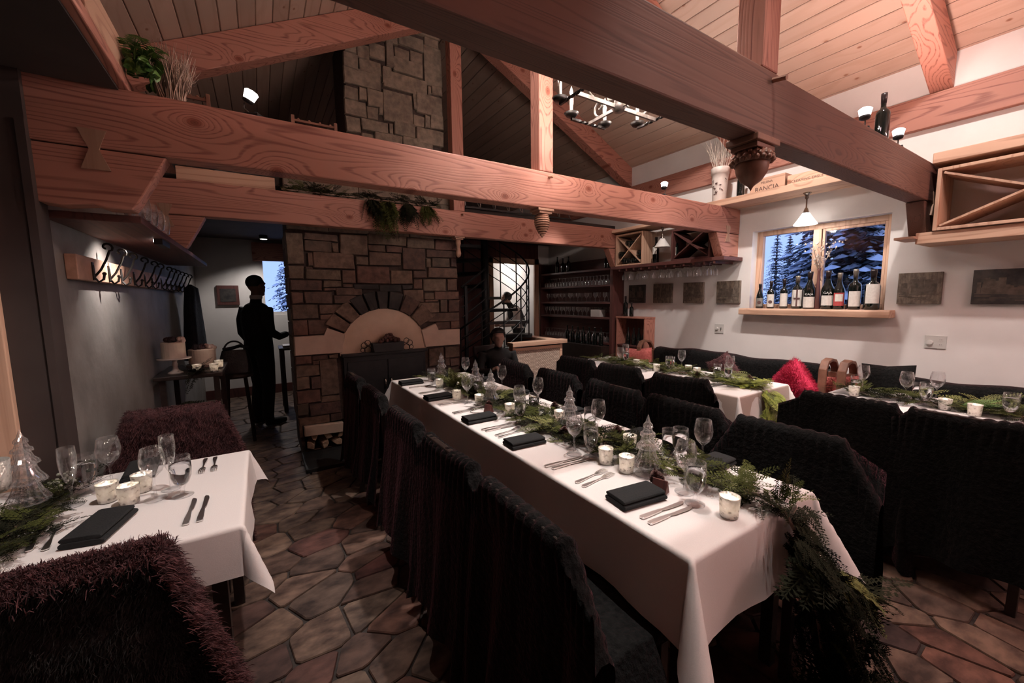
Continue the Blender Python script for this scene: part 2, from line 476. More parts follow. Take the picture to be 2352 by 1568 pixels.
M['kitchen_lamp'] = emit('kitchen_lamp', (1.0, 0.95, 0.88), 3.0)
M['bottle'] = pm('bottle', (0.006, 0.008, 0.007), 0.08, 0, Coat_Weight=0.5)
M['bottle_label'] = nm('bottle_label', (0.62, 0.58, 0.53), (0.70, 0.66, 0.61), 60, 0.7, 0)
M['label_red'] = pm('label_red', (0.42, 0.06, 0.06), 0.6)
M['label_grey'] = pm('label_grey', (0.22, 0.21, 0.19), 0.6)
M['foil'] = pm('foil', (0.03, 0.02, 0.02), 0.3, 0.3)
M['foil_pale'] = pm('foil_pale', (0.20, 0.17, 0.14), 0.35, 0.3)
M['ink'] = pm('ink', (0.10, 0.05, 0.045), 0.8)
M['ink_white'] = pm('ink_white', (0.75, 0.72, 0.7), 0.8)
M['switch'] = pm('switch', (0.56, 0.53, 0.50), 0.4)
M['switch_dark'] = pm('switch_dark', (0.10, 0.09, 0.085), 0.4)
M['cedar'] = nm('cedar', (0.028, 0.034, 0.008), (0.085, 0.092, 0.024), 6, 0.85, 0, rand=False, Specular_IOR_Level=0.15)
M['cedar_lit'] = nm('cedar_lit', (0.075, 0.085, 0.020), (0.17, 0.17, 0.045), 6, 0.7, 0, rand=False)
M['cedar_lime'] = nm('cedar_lime', (0.20, 0.24, 0.03), (0.36, 0.38, 0.07), 6, 0.7, 0, rand=False)
M['cedar_dark'] = nm('cedar_dark', (0.008, 0.009, 0.005), (0.026, 0.026, 0.014), 6, 0.9, 0, rand=False, Specular_IOR_Level=0.1)
M['fern'] = nm('fern', (0.04, 0.10, 0.025), (0.15, 0.26, 0.06), 9, 0.55, 0, rand=False)
M['ivy'] = nm('ivy', (0.03, 0.10, 0.02), (0.16, 0.30, 0.07), 14, 0.4, 0, rand=False)
M['twig'] = nm('twig', (0.26, 0.17, 0.13), (0.50, 0.37, 0.29), 20, 0.8, 0, rand=False)
M['twig_pale'] = nm('twig_pale', (0.42, 0.34, 0.28), (0.58, 0.49, 0.42), 20, 0.8, 0, rand=False)
M['lichen'] = nm('lichen', (0.28, 0.28, 0.22), (0.44, 0.42, 0.35), 20, 0.8, 0, rand=False)
M['pinecone'] = nm('pinecone', (0.055, 0.022, 0.018), (0.13, 0.055, 0.045), 30, 0.7, 0.2)
M['ceramic'] = nm('ceramic', (0.56, 0.48, 0.43), (0.62, 0.54, 0.49), 20, 0.5, 0.05)
M['cake'] = nm('cake', (0.62, 0.50, 0.40), (0.70, 0.58, 0.48), 14, 0.7, 0.1)
M['flower'] = nm('flower', (0.50, 0.30, 0.26), (0.68, 0.52, 0.46), 14, 0.7, 0.1)
M['flower_dark'] = nm('flower_dark', (0.02, 0.012, 0.014), (0.06, 0.025, 0.03), 14, 0.7, 0.1)
M['log'] = nm('log', (0.36, 0.22, 0.15), (0.52, 0.35, 0.25), 8, 0.8, 0.3, stretch=(6, 1, 6))
M['bark'] = nm('bark', (0.09, 0.05, 0.04), (0.18, 0.11, 0.09), 14, 0.9, 0.8)
M['suit'] = nm('suit', (0.006, 0.006, 0.0065), (0.011, 0.0105, 0.011), 90, 0.85, 0.1, rand=False)
M['skin'] = nm('skin', (0.17, 0.095, 0.07), (0.21, 0.12, 0.09), 12, 0.55, 0.03, rand=False)
M['skin_pale'] = nm('skin_pale', (0.33, 0.20, 0.16), (0.38, 0.24, 0.19), 12, 0.55, 0.03, rand=False)
M['hair'] = pm('hair', (0.008, 0.006, 0.006), 0.6)
M['hair_red'] = pm('hair_red', (0.20, 0.10, 0.09), 0.6)
M['shirt'] = pm('shirt', (0.55, 0.50, 0.47), 0.8)
M['leather'] = nm('leather', (0.010, 0.010, 0.011), (0.022, 0.021, 0.022), 60, 0.35, 0.3)
M['coat'] = nm('coat', (0.012, 0.012, 0.017), (0.025, 0.024, 0.032), 30, 0.95, 0.3)
M['wicker'] = None
m, nt, b = new_mat('wicker')
mp_ = coords(nt, (1, 1, 1), False)
br = nt.nodes.new('ShaderNodeTexBrick'); br.inputs['Scale'].default_value = 14
br.inputs['Color1'].default_value = (.60, .47, .38, 1); br.inputs['Color2'].default_value = (.46, .34, .27, 1); br.inputs['Mortar'].default_value = (.13, .08, .06, 1)
br.inputs['Mortar Size'].default_value = 0.035
sw = nt.nodes.new('ShaderNodeSeparateXYZ'); cw = nt.nodes.new('ShaderNodeCombineXYZ')
nt.links.new(mp_.outputs[0], sw.inputs[0]); nt.links.new(sw.outputs[0], cw.inputs[0]); nt.links.new(sw.outputs[2], cw.inputs[1])
nt.links.new(cw.outputs[0], br.inputs['Vector']); nt.links.new(br.outputs[0], b.inputs['Base Color'])
bump(nt, b, br.outputs['Fac'], -0.6, 0.01); b.inputs['Roughness'].default_value = .7
M['wicker'] = m
M['print'] = nm('print', (0.075, 0.055, 0.042), (0.20, 0.155, 0.12), 18, 0.6, 0, stretch=(1, 2.5, 1.0), detail=7)
M['print_mid'] = nm('print_mid', (0.06, 0.045, 0.036), (0.12, 0.093, 0.072), 30, 0.6, 0)
M['print_dark'] = nm('print_dark', (0.02, 0.018, 0.018), (0.06, 0.05, 0.045), 14, 0.6, 0, detail=7)
M['snow'] = nm('snow', (0.55, 0.62, 0.80), (0.75, 0.80, 0.92), 10, 0.9, 0.2, rand=False)
M['spruce'] = nm('spruce', (0.010, 0.016, 0.026), (0.03, 0.045, 0.065), 4, 0.9, 0, rand=False)
M['porch'] = pm('porch', (0.02, 0.02, 0.024), 0.8)
M['white_tile'] = pm('white_tile', (0.62, 0.56, 0.50), 0.35)
M['paper'] = pm('paper', (0.62, 0.57, 0.54), 0.7)

# ================================================================== THE SETTING
XW, XL = 4.6, -0.80          # window wall, coat-hook wall
RIDGE = 1.93
T1, T2, T3 = 0.95, 2.53, 4.10   # front faces of the three trusses
TT = 0.115                   # timber thickness
BZ0, BZ1 = 2.183, 2.453      # tie beam bottom / top
def roofz(x): return 3.32 + 0.5 * ((XW - x) if x > RIDGE else (x + 0.74))

def structure(name, mb, mat, label, parent=None, bevel=0):
    o = mb.build(name, mat, parent, bevel=bevel)
    if parent is None: o['kind'] = 'structure'
    o['label'] = label
    return o

# ---------------- floor with flagstones
fl = structure('floor', MB().box(-2.5, -2.1, -0.10, 4.8, 8.8, -0.014), M['grout'], 'irregular flagstone floor with dark mortar joints')
def voronoi(pts, x0, y0, x1, y1, sep, metric):
    ux, uy, k = metric
    cells = []
    P = np.array(pts)
    def T(p): return np.stack([p[:, 0] * ux + p[:, 1] * uy, (-p[:, 0] * uy + p[:, 1] * ux) * k], 1)
    Q = T(P)
    for i in range(len(P)):
        d = ((Q - Q[i]) ** 2).sum(1)
        nb = np.argsort(d)[1:22]
        poly = [Q[i] + np.array(c) for c in ((-1.6, -1.6), (1.6, -1.6), (1.6, 1.6), (-1.6, 1.6))]
        for j in nb:
            nrm = Q[j] - Q[i]; L = math.sqrt((nrm ** 2).sum()); nrm = nrm / L
            off = (nrm * (Q[i] + Q[j]) / 2).sum() - sep
            out = []
            for a in range(len(poly)):
                p, q = poly[a], poly[(a + 1) % len(poly)]
                dp, dq = (p * nrm).sum() - off, (q * nrm).sum() - off
                if dp <= 0: out.append(p)
                if dp * dq < 0: out.append(p + (q - p) * (dp / (dp - dq)))
            poly = out
            if len(poly) < 3: break
        if len(poly) >= 3:
            r = []
            for q in poly:
                a, b_ = q[0], q[1] / k
                r.append((min(max(a * ux - b_ * uy, x0), x1), min(max(a * uy + b_ * ux, y0), y1)))
            cells.append(((P[i][0], P[i][1]), r))
    return cells
rf = random.Random(21)
def scatter(x0, y0, x1, y1, smin, smax, deg, k, tries):
    ux_, uy_ = math.cos(math.radians(deg)), math.sin(math.radians(deg))
    A = np.zeros((0, 2)); Rr = np.zeros(0); pts = []
    for _ in range(tries):
        x, y = rf.uniform(x0, x1), rf.uniform(y0, y1); r = rf.uniform(smin, smax)
        if len(pts):
            dx, dy = x - A[:len(pts), 0], y - A[:len(pts), 1]
            a_, b_ = dx * ux_ + dy * uy_, (-dx * uy_ + dy * ux_) * k
            if ((a_ * a_ + b_ * b_) < ((Rr[:len(pts)] + r) / 2) ** 2).any(): continue
        if len(pts) >= len(A): A = np.concatenate([A, np.zeros((400, 2))]); Rr = np.concatenate([Rr, np.zeros(400)])
        A[len(pts)] = (x, y); Rr[len(pts)] = r; pts.append((x, y))
    return voronoi(pts, x0, y0, x1, y1, 0.006, (ux_, uy_, k))
cells = scatter(-.95, -.5, 1.38, 4.9, .12, .34, 24, 1.5, 7000) + scatter(1.392, -.5, 4.6, 4.9, .12, .34, -80, 1.5, 8000)
cells += scatter(-2.5, -2.1, -.962, 8.0, .4, .6, 10, 1.5, 900) + scatter(-.95, 4.912, 4.6, 8.0, .32, .5, 20, 1.5, 1500) + scatter(-.95, -2.1, 4.6, -.512, .4, .6, 10, 1.5, 900)
def chaikin(r):
    out = []
    n = len(r)
    for i in range(n):
        p, q = r[i], r[(i + 1) % n]
        out.append((p[0] + (q[0] - p[0]) * .10, p[1] + (q[1] - p[1]) * .10))
        out.append((p[0] + (q[0] - p[0]) * .90, p[1] + (q[1] - p[1]) * .90))
    return out
def stone_slab(mb, r, zt):
    n = len(r)
    cx = sum(p[0] for p in r) / n; cy = sum(p[1] for p in r) / n
    inn = [(cx + (p[0] - cx) * 0.975, cy + (p[1] - cy) * 0.975) for p in r]
    vs = [(p[0], p[1], -0.02) for p in r] + [(p[0], p[1], zt - 0.006) for p in r] + [(p[0], p[1], zt) for p in inn]
    fs = [tuple(2 * n + i for i in range(n))]
    for i in range(n):
        j = (i + 1) % n
        fs += [(i, j, n + j, n + i), (n + i, n + j, 2 * n + j, 2 * n + i)]
    mb.add(vs, fs)
def dist_key(c):
    (x, y), r = c
    vis = 1.0
    if x < -0.7 and y > 2.4: vis = 5
    if y < 0.1: vis = 6
    if y > 4.6 and x > 0.4: vis = 4
    return math.hypot(x, y) * vis
cells.sort(key=dist_key)
rest = MB()
for i, (c, r) in enumerate(cells):
    r = chaikin(r)
    zt = rf.uniform(-0.004, 0.0)
    if i < 295:
        mb = MB(); stone_slab(mb, [(p[0] - c[0], p[1] - c[1]) for p in r], zt)
        mb.build('flagstone', M['flag'], fl, loc=(c[0], c[1], 0))
    else: stone_slab(rest, r, zt)
o = rest.build('flagstone_rest', M['flag'], fl, kind='stuff')

# ---------------- walls
wr = MB()
WY0, WY1, WZ0, WZ1 = 1.245, 2.385, 1.36, 2.19
wr.box(XW, -2.1, 0, XW + 0.2, WY0, 3.36); wr.box(XW, WY1, 0, XW + 0.2, 8.8, 3.36)
wr.box(XW, WY0, 0, XW + 0.2, WY1, WZ0); wr.box(XW, WY0, WZ1, XW + 0.2, WY1, 3.36)
structure('wall_right', wr, M['plaster'], 'white plaster window wall')
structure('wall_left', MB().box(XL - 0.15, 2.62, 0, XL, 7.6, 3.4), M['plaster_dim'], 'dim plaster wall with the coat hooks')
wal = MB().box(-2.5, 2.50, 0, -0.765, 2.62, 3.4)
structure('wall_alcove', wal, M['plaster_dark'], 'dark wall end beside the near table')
structure('trim_1', MB().box(-1.02, 2.47, 0, -0.895, 2.50, 2.16).box(-2.08, 2.47, 2.05, -1.02, 2.50, 2.16).box(-2.2, 2.47, 0, -2.08, 2.50, 2.16), M['pine_z'], 'pale wooden door casing on the dark wall end', bevel=0.004)
structure('door_2', MB().box(-2.08, 2.478, 0.01, -1.02, 2.50, 2.05), M['walnut'], 'dark wooden door beside the near table', bevel=0.003)
structure('trim_2', MB().box(-0.79, 2.49, 0, -0.763, 2.50, 2.25), M['plaster_dark'], 'dark corner bead on the wall end')
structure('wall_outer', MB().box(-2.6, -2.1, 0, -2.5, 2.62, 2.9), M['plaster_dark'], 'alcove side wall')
gf = MB().prism([(-2.6, 0), (4.8, 0), (4.8, 3.3), (RIDGE, 4.8), (-2.6, 2.5)], -2.2, -2.1)
structure('wall_front', gf, M['plaster'], 'gable wall behind the viewer')
# back wall with window (hall side), behind the fireplace
wb = MB()
bx0, bx1, bz0, bz1 = 0.02, 0.85, 1.28, 2.25
wb.box(-0.95, 7.6, 0, bx0, 7.75, 2.5); wb.box(bx1, 7.6, 0, 2.05, 7.75, 2.5); wb.box(bx0, 7.6, 0, bx1, 7.75, bz0); wb.box(bx0, 7.6, bz1, bx1, 7.75, 2.5)
wb.prism([(-0.95, 2.5), (2.05, 2.5), (2.05, 4.62), (RIDGE, 4.66), (-0.95, 3.2)], 7.6, 7.75)
structure('wall_back', wb, M['plaster'], 'pale hall wall behind the standing man')
structure('baseboard_back', MB().box(-0.80, 7.575, 0, 2.0, 7.6, 0.14), M['walnut'], 'dark baseboard of the hall')
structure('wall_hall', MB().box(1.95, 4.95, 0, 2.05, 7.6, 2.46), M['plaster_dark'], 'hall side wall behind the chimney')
# bar back wall with kitchen doorway
wk = MB()
wk.box(2.05, 6.05, 0, 3.40, 6.2, 2.46); wk.box(4.36, 6.05, 0, XW, 6.2, 2.46, 1); wk.box(3.40, 6.05, 2.12, 4.36, 6.2, 2.46)
structure('wall_bar', wk, [M['walnut'], M['plaster']], 'wood panelled wall behind the spiral stair')
dk = MB(); dk.box(4.26, 6.02, 0, 4.36, 6.06, 2.2); dk.box(3.32, 6.02, 0, 3.40, 6.06, 2.2); dk.box(3.32, 6.02, 2.1, 4.36, 6.06, 2.2)
structure('door_1', dk, M['pine_z'], 'wooden casing of the kitchen doorway', bevel=0.004)
kk = MB(); kk.box(2.6, 8.6, 0, 4.8, 8.7, 2.5); kk.box(2.5, 6.2, 0, 2.6, 8.7, 2.5)
structure('wall_kitchen', kk, M['white_tile'], 'bright white kitchen wall')
# loft floor / low ceiling of the rear rooms
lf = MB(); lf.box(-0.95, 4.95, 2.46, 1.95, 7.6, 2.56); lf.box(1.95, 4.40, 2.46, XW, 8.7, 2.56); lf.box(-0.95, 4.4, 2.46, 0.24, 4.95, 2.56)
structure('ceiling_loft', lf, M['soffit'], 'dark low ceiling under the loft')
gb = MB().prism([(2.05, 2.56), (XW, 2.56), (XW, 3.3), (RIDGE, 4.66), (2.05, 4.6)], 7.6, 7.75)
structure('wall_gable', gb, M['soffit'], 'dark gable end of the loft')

# ---------------- pitched plank ceiling
cl = MB()
for (xa, xb) in ((RIDGE, 4.85), (-2.65, RIDGE)):
    cl.add([(xa, -2.2, roofz(xa) + .03), (xb, -2.2, roofz(xb) + .03), (xb, 7.8, roofz(xb) + .03), (xa, 7.8, roofz(xa) + .03),
            (xa, -2.2, roofz(xa) + .12), (xb, -2.2, roofz(xb) + .12), (xb, 7.8, roofz(xb) + .12), (xa, 7.8, roofz(xa) + .12)],
           [(0, 3, 2, 1), (4, 5, 6, 7), (0, 1, 5, 4), (1, 2, 6, 5), (2, 3, 7, 6), (3, 0, 4, 7)])
ceil = structure('ceiling', cl, M['soffit'], 'pitched ceiling of knotty wooden planks')
PW = 0.135
def plank_mesh():
    mb = MB(); h = PW / 2 - 0.002
    # profile across the width, chamfered lower edges; lower face at z = 0
    prof = [(-h, 0.02), (-h, 0.005), (-h + 0.005, 0.0), (h - 0.005, 0.0), (h, 0.005), (h, 0.02)]
    mb.prism(prof, -5.0, 5.0, 'xz')
    return mb.mesh('plank', M['plank_y'])
pmesh = plank_mesh()
a = math.atan(0.5)
for side in (1, -1):
    span = ((4.85 - RIDGE) if side == 1 else (RIDGE + 2.65)) / math.cos(a)
    for i in range(int(span / PW)):
        s = (i + 0.5) * PW
        x = RIDGE + side * s * math.cos(a)
        o = mk('plank', pmesh, ceil, loc=(x, 2.8 + rnd.uniform(-.02, .02), roofz(x)), rot=(0, side * a, 0))

# ---------------- window in the right wall
w1 = bpy.data.objects.new('window_1', None); C.objects.link(w1); w1['kind'] = 'structure'; w1['label'] = 'two-light wooden window above the bottle sill'
XF = XW + 0.10
def wpart(name, y0, y1, z0, z1, x0=XF, x1=XF + 0.06, mat='pine_z'):
    MB().box(x0, y0, z0, x1, y1, z1).build(name, M[mat], w1, bevel=0.004)
wpart('frame', WY0, WY0 + 0.045, WZ0, WZ1); wpart('frame', WY1 - 0.06, WY1, WZ0, WZ1)
wpart('frame', WY0 + .045, WY1 - .06, WZ1 - 0.05, WZ1); wpart('frame', WY0 + .045, WY1 - .06, WZ0, WZ0 + 0.045)
wpart('mullion', 1.78, 1.85, WZ0 + .045, WZ1 - .05, XF - 0.01, XF + 0.06)
wpart('sash', 1.755, 1.778, WZ0 + .045, WZ1 - .05, XF + .01, XF + .05); wpart('sash', WY0 + .047, WY0 + .07, WZ0 + .045, WZ1 - .05, XF + .01, XF + .05)
wpart('sash', WY0 + .07, 1.755, WZ1 - .075, WZ1 - .05, XF + .01, XF + .05)
for y0, y1 in ((1.85, WY1 - .06), (WY0 + .07, 1.755)):
    MB().box(XF + .028, y0, WZ0 + .045, XF + .034, y1, WZ1 - .05).build('pane', M['pane'], w1)
sl = MB().prism([(4.465, 1.295), (4.465, 1.350), (4.475, 1.362), (XF, 1.362), (XF, 1.295)], 1.17, 2.43)
structure('trim_3', sl, M['pine_y'], 'thick wooden window sill board', bevel=0.006)
# ---------------- hall window
w2 = bpy.data.objects.new('window_2', None); C.objects.link(w2); w2['kind'] = 'structure'; w2['label'] = 'hall window behind the standing man'
for n_, b_ in (('frame', (bx0, 7.62, bz0, bx0 + .05, 7.70, bz1)), ('frame', (bx1 - .05, 7.62, bz0, bx1, 7.70, bz1)), ('frame', (bx0 + .05, 7.62, bz1 - .05, bx1 - .05, 7.70, bz1)), ('frame', (bx0 + .05, 7.62, bz0, bx1 - .05, 7.70, bz0 + .05))):
    MB().box(*b_).build(n_, M['plaster'], w2)
MB().box(bx0 + .05, 7.66, bz0 + .05, bx1 - .05, 7.665, bz1 - .05).build('pane', M['pane'], w2)
structure('trim_4', MB().box(-0.06, 7.54, 2.14, 1.0, 7.6, 2.42), M['timber_x'], 'reddish board above the hall window')

# ================================================================== TIMBER FRAME
def butterfly(mb, x, y, z, w=0.095, h=0.17):
    mb.prism([(x - w / 2, z - h / 2), (x + w / 2, z - h / 2), (x + w * .17, z), (x + w / 2, z + h / 2), (x - w / 2, z + h / 2), (x - w * .17, z)], y - 0.004, y + 0.03)
def truss(Y, label, tie_mat, pend, xr0=-0.79, xr1=XW):
    t = thing('timber_truss', label, 'truss', (RIDGE, Y, 0))
    def part(name, mb, mat, bevel=0.006, **kw):
        mb.v = [(v[0] - RIDGE, v[1] - Y, v[2]) for v in mb.v]
        return mb.build(name, mat, t, bevel=bevel, **kw)
    part('tie_beam', MB().box(xr0, Y, BZ0, xr1, Y + TT, BZ1), M[tie_mat], 0.008)
    part('king_post', MB().box(1.84, Y, BZ1, 1.97, Y + TT, 4.40), M['timber_z'])
    lo = lambda x: 3.055 + 0.5 * ((XW - x) if x > RIDGE else (x + 0.74))
    for xs, xe in ((XW, RIDGE), (-0.74 if Y > 2 else -2.2, RIDGE)):
        mb = MB().prism([(xs, lo(xs)), (xe, lo(xe)), (xe, roofz(xe) - .004), (xs, roofz(xs) - .004)], Y + (0.0 if Y < 2 else -.01), Y + 0.13)
        part('rafter', mb, M['timber_x'])
    c = part('corbel', MB().prism([(-.79, BZ0 - .004), (-.33, BZ0 - .004), (-.45, 1.955), (-.47, 1.925), (-.56, 1.925), (-.60, 1.94), (-.70, 1.925), (-.79, 1.935)][::-1], Y + .006, Y + TT - .006), M['timber_x'] if Y > 2 else M['timber_shaded'])
    c = part('corbel', MB().prism([(XW, BZ0 - .004), (4.17, BZ0 - .004), (4.29, 1.955), (4.31, 1.925), (4.40, 1.925), (4.45, 1.94), (XW, 1.93)], Y + .006, Y + TT - .006), M['timber_x'] if Y > 2 else M['timber_shaded'])
    for x in (-.575, 4.375):
        mb = MB(); butterfly(mb, x, Y, BZ0 - .01); part('butterfly_key', mb, M['key'], 0)
    part('peg', MB().tube([(1.93, Y - .055, BZ1 - .045), (1.93, Y + .03, BZ1 - .03)], .011, 8), M['carved_pale'], 0)
    # carved drop under the post
    x, y, z = 1.905, Y + TT / 2, BZ0
    if pend == 'acorn':
        part('carved_plinth', MB().box(x - .095, y - .07, z - .028, x + .095, y + .07, z).box(x - .075, y - .058, z - .05, x + .075, y + .058, z - .028), M['carved'], .004)
        part('acorn_nut', MB().lathe([(.001, -.215), (.006, -.205), (.012, -.195), (.04, -.175), (.062, -.14), (.068, -.11), (.066, -.09)], 20, (x, y, z)), M['carved'], 0, smooth=True, label='smooth carved acorn nut')
        cap = MB().lathe([(.072, -.098), (.081, -.085), (.080, -.070), (.066, -.052), (.03, -.048)], 20, (x, y, z))
        for k in range(3):
            for j in range(18):
                t_ = 2 * PI * (j + .5 * k) / 18; r = .079 - .005 * k * k * .8; zz = z - .088 + .014 * k
                cap.sphere((x + r * math.cos(t_), y + r * math.sin(t_), zz), .0125, 6, 4)
        part('acorn_cap', cap, M['carved'], 0, smooth=True, label='scaled acorn cap')
    elif pend == 'cone':
        part('carved_plinth', MB().box(x - .075, y - .058, z - .018, x + .075, y + .058, z).box(x - .06, y - .05, z - .036, x + .06, y + .05, z - .018), M['carved_pale'], .003)
        mb = MB()
        for k in range(10):
            zz = z - .045 - .016 * k
            r = .058 * math.sin(PI * (.30 + .66 * k / 9.5)) + .006
            mb.lathe([(r * .72, zz - z + .010), (r, zz - z - .002), (r * .94, zz - z - .008), (r * .66, zz - z - .010)], 18, (x, y, z))
        mb.lathe([(.001, -.215), (.014, -.195), (.02, -.18)], 12, (x, y, z))
        part('carved_cone', mb, M['carved_pale'], 0, smooth=False, label='carved wooden pine cone drop')
    else:
        part('carved_plinth', MB().box(x - .06, y - .05, z - .016, x + .06, y + .05, z).box(x - .045, y - .04, z - .032, x + .045, y + .04, z - .016), M['carved_pale'], .003)
        mb = MB().lathe([(.028, -.03), (.030, -.07), (.021, -.10), (.024, -.14), (.032, -.18), (.024, -.21), (.001, -.225)], 12, (x, y, z))
        part('carved_drop', mb, M['carved_pale'], 0, smooth=True)
    return t
truss(T1, 'nearest dark timber truss with a carved acorn hanging below', 'timber_shaded', 'acorn', -2.4)
truss(T2, 'middle timber truss with bright grain and a carved pine cone drop', 'timber_x', 'cone')
truss(T3, 'farthest timber truss running in front of the stone chimney', 'timber_x', 'drop')
tag(MB().box(XW - 0.05, -2.05, 2.80, XW - .001, 7.55, 3.05).build('wall_plate', M['timber_y'], bevel=.006), 'red wooden plate beam along the top of the window wall', 'beam')
tag(MB().box(-.795, 2.66, 2.80, -.74, 7.55, 3.05).build('wall_plate', M['timber_y'], bevel=.006), 'red wooden plate beam above the coat-hook wall', 'beam')

STONES_LOW= [(0.238, 1.84, 0.373, 2.125), (0.383, 2.074, 0.678, 2.136), (0.386, 1.964, 0.621, 2.064), (0.624, 1.963, 0.685, 2.061), (0.694, 1.95, 0.959, 2.154), (0.961, 2.07, 1.359, 2.169), (1.367, 2.048, 1.672, 2.162), (1.682, 2.049, 1.939, 2.162), (0.962, 1.992, 1.135, 2.057), (1.144, 1.996, 1.307, 2.058), (1.308, 1.822, 1.563, 2.049), (0.405, 1.828, 0.446, 1.952), (0.453, 1.809, 0.823, 1.963), (0.835, 1.852, 0.955, 1.931), (0.961, 1.855, 1.293, 1.989), (1.574, 1.968, 1.933, 2.044), (1.572, 1.856, 1.628, 1.947), (1.639, 1.86, 1.851, 1.958), (1.858, 1.865, 1.933, 1.965), (0.239, 1.705, 0.364, 1.828), (0.374, 1.798, 0.442, 1.823), (0.377, 1.704, 0.687, 1.796), (0.698, 1.668, 0.827, 1.8), (0.837, 1.67, 1.169, 1.842), (1.175, 1.664, 1.411, 1.812), (1.422, 1.733, 1.578, 1.813), (1.588, 1.737, 1.94, 1.846), (0.242, 1.598, 0.517, 1.698), (0.526, 1.632, 0.69, 1.697), (0.527, 1.599, 0.634, 1.624), (0.637, 1.554, 0.88, 1.624), (0.701, 1.631, 0.793, 1.662), (0.801, 1.616, 1.05, 1.661), (1.058, 1.584, 1.285, 1.656), (1.295, 1.612, 1.412, 1.66), (1.421, 1.617, 1.518, 1.723), (1.525, 1.588, 1.799, 1.726), (1.81, 1.596, 1.937, 1.729), (0.246, 1.477, 0.349, 1.581), (0.357, 1.47, 0.606, 1.589), (0.613, 1.47, 0.828, 1.55), (1.301, 1.473, 1.528, 1.606), (1.539, 1.5, 1.652, 1.578), (1.66, 1.498, 1.955, 1.586), (0.245, 1.325, 0.467, 1.464), (0.477, 1.373, 0.689, 1.464), (0.48, 1.317, 0.628, 1.365), (1.453, 1.348, 1.705, 1.466), (1.542, 1.472, 1.703, 1.495), (1.717, 1.352, 1.808, 1.493), (1.819, 1.354, 1.954, 1.492), (1.571, 1.251, 1.951, 1.347), (0.239, 1.17, 0.366, 1.318), (0.372, 1.174, 0.557, 1.312), (1.646, 1.161, 1.829, 1.247), (1.84, 1.158, 1.948, 1.246), (1.565, 0.746, 1.748, 0.953), (1.759, 0.824, 1.942, 0.948), (1.755, 0.733, 1.81, 0.822), (1.819, 0.723, 1.939, 0.813), (0.242, 0.894, 0.382, 0.971), (0.388, 0.928, 0.529, 0.972), (0.385, 0.883, 0.455, 0.927), (0.533, 0.929, 0.621, 0.97), (0.452, 0.565, 0.61, 0.927), (0.24, 0.776, 0.452, 0.884), (0.236, 0.652, 0.353, 0.774), (0.36, 0.641, 0.452, 0.763), (0.236, 0.514, 0.443, 0.64), (0.444, 0.496, 0.616, 0.559), (0.233, 0.397, 0.33, 0.513), (0.335, 0.382, 0.615, 0.493), (0.237, 0.294, 0.514, 0.374), (0.52, 0.292, 0.624, 0.371), (0.234, 0.176, 0.27, 0.308)]
STONES_UP= [(0.823, 3.711, 0.952, 3.845), (0.959, 3.717, 1.173, 3.84), (1.066, 3.867, 1.218, 4.005), (1.228, 3.828, 1.303, 4.072), (1.356, 4.071, 1.628, 4.191), (1.314, 3.93, 1.464, 4.035), (1.479, 3.92, 1.605, 4.05), (1.619, 3.767, 1.821, 4.149), (1.637, 4.153, 1.794, 4.269), (0.815, 3.575, 1.168, 3.733), (1.188, 3.659, 1.279, 3.822), (1.189, 3.626, 1.647, 3.789), (1.29, 3.803, 1.602, 3.939), (0.815, 3.427, 0.944, 3.542), (0.951, 3.452, 1.018, 3.561), (1.023, 3.413, 1.175, 3.568), (1.178, 3.306, 1.477, 3.595), (1.491, 3.483, 1.516, 3.63), (1.525, 3.457, 1.817, 3.655), (1.697, 3.684, 1.822, 3.771), (1.653, 3.66, 1.692, 3.741), (0.815, 3.284, 1.011, 3.425), (1.016, 3.282, 1.122, 3.401), (1.129, 3.344, 1.169, 3.419), (1.483, 3.313, 1.604, 3.423), (1.611, 3.325, 1.668, 3.444), (1.677, 3.331, 1.82, 3.468), (0.814, 3.127, 0.951, 3.265), (0.959, 3.168, 1.217, 3.272), (1.232, 3.186, 1.272, 3.285), (1.283, 3.182, 1.505, 3.322), (1.516, 3.155, 1.815, 3.307), (1.08, 3.096, 1.357, 3.18), (0.96, 3.081, 1.073, 3.14), (1.363, 3.09, 1.687, 3.193), (0.831, 3.85, 0.945, 3.99), (0.949, 3.83, 1.059, 3.956), (1.081, 4.058, 1.351, 4.177), (1.377, 4.231, 1.798, 4.34)]
BAND_L= [(0.245, 1.165), (0.505, 1.167), (0.537, 1.235), (0.697, 1.165), (0.662, 0.979), (0.241, 0.984)]
BAND_R= [(1.484, 1.164), (1.652, 1.23), (1.681, 1.159), (1.945, 1.156), (1.945, 0.973), (1.523, 0.973)]
LINTEL= [(0.275, 0.295), (0.628, 0.277), (0.628, 0.184), (0.277, 0.197)]

# ================================================================== STONE FIREPLACE
FY = 4.28
fp = thing('stone_fireplace', 'tall stone fireplace and chimney with a pale arch above black doors', 'fireplace', (1.09, FY, 0))
def fpart(name, mb, mat, bevel=0, **kw):
    mb.v = [(v[0] - 1.09, v[1] - FY, v[2]) for v in mb.v]
    return mb.build(name, mat, fp, bevel=bevel, **kw)
core = MB()
core.box(.25, 4.30, .0, .28, 4.93, .30); core.box(.66, 4.30, 0, 1.94, 4.93, .30); core.box(.28, 4.55, 0, .66, 4.93, .30)
core.box(.25, 4.30, .30, .70, 4.93, 2.75); core.box(1.48, 4.30, .30, 1.935, 4.93, 2.75); core.box(.70, 4.30, .95, 1.48, 4.93, 2.75); core.box(.70, 4.42, .30, 1.48, 4.93, .95)
core.box(.835, 4.30, 2.75, 1.80, 4.93, 4.62)
fpart('mortar_core', core, M['mortar'])
rs = random.Random(5)
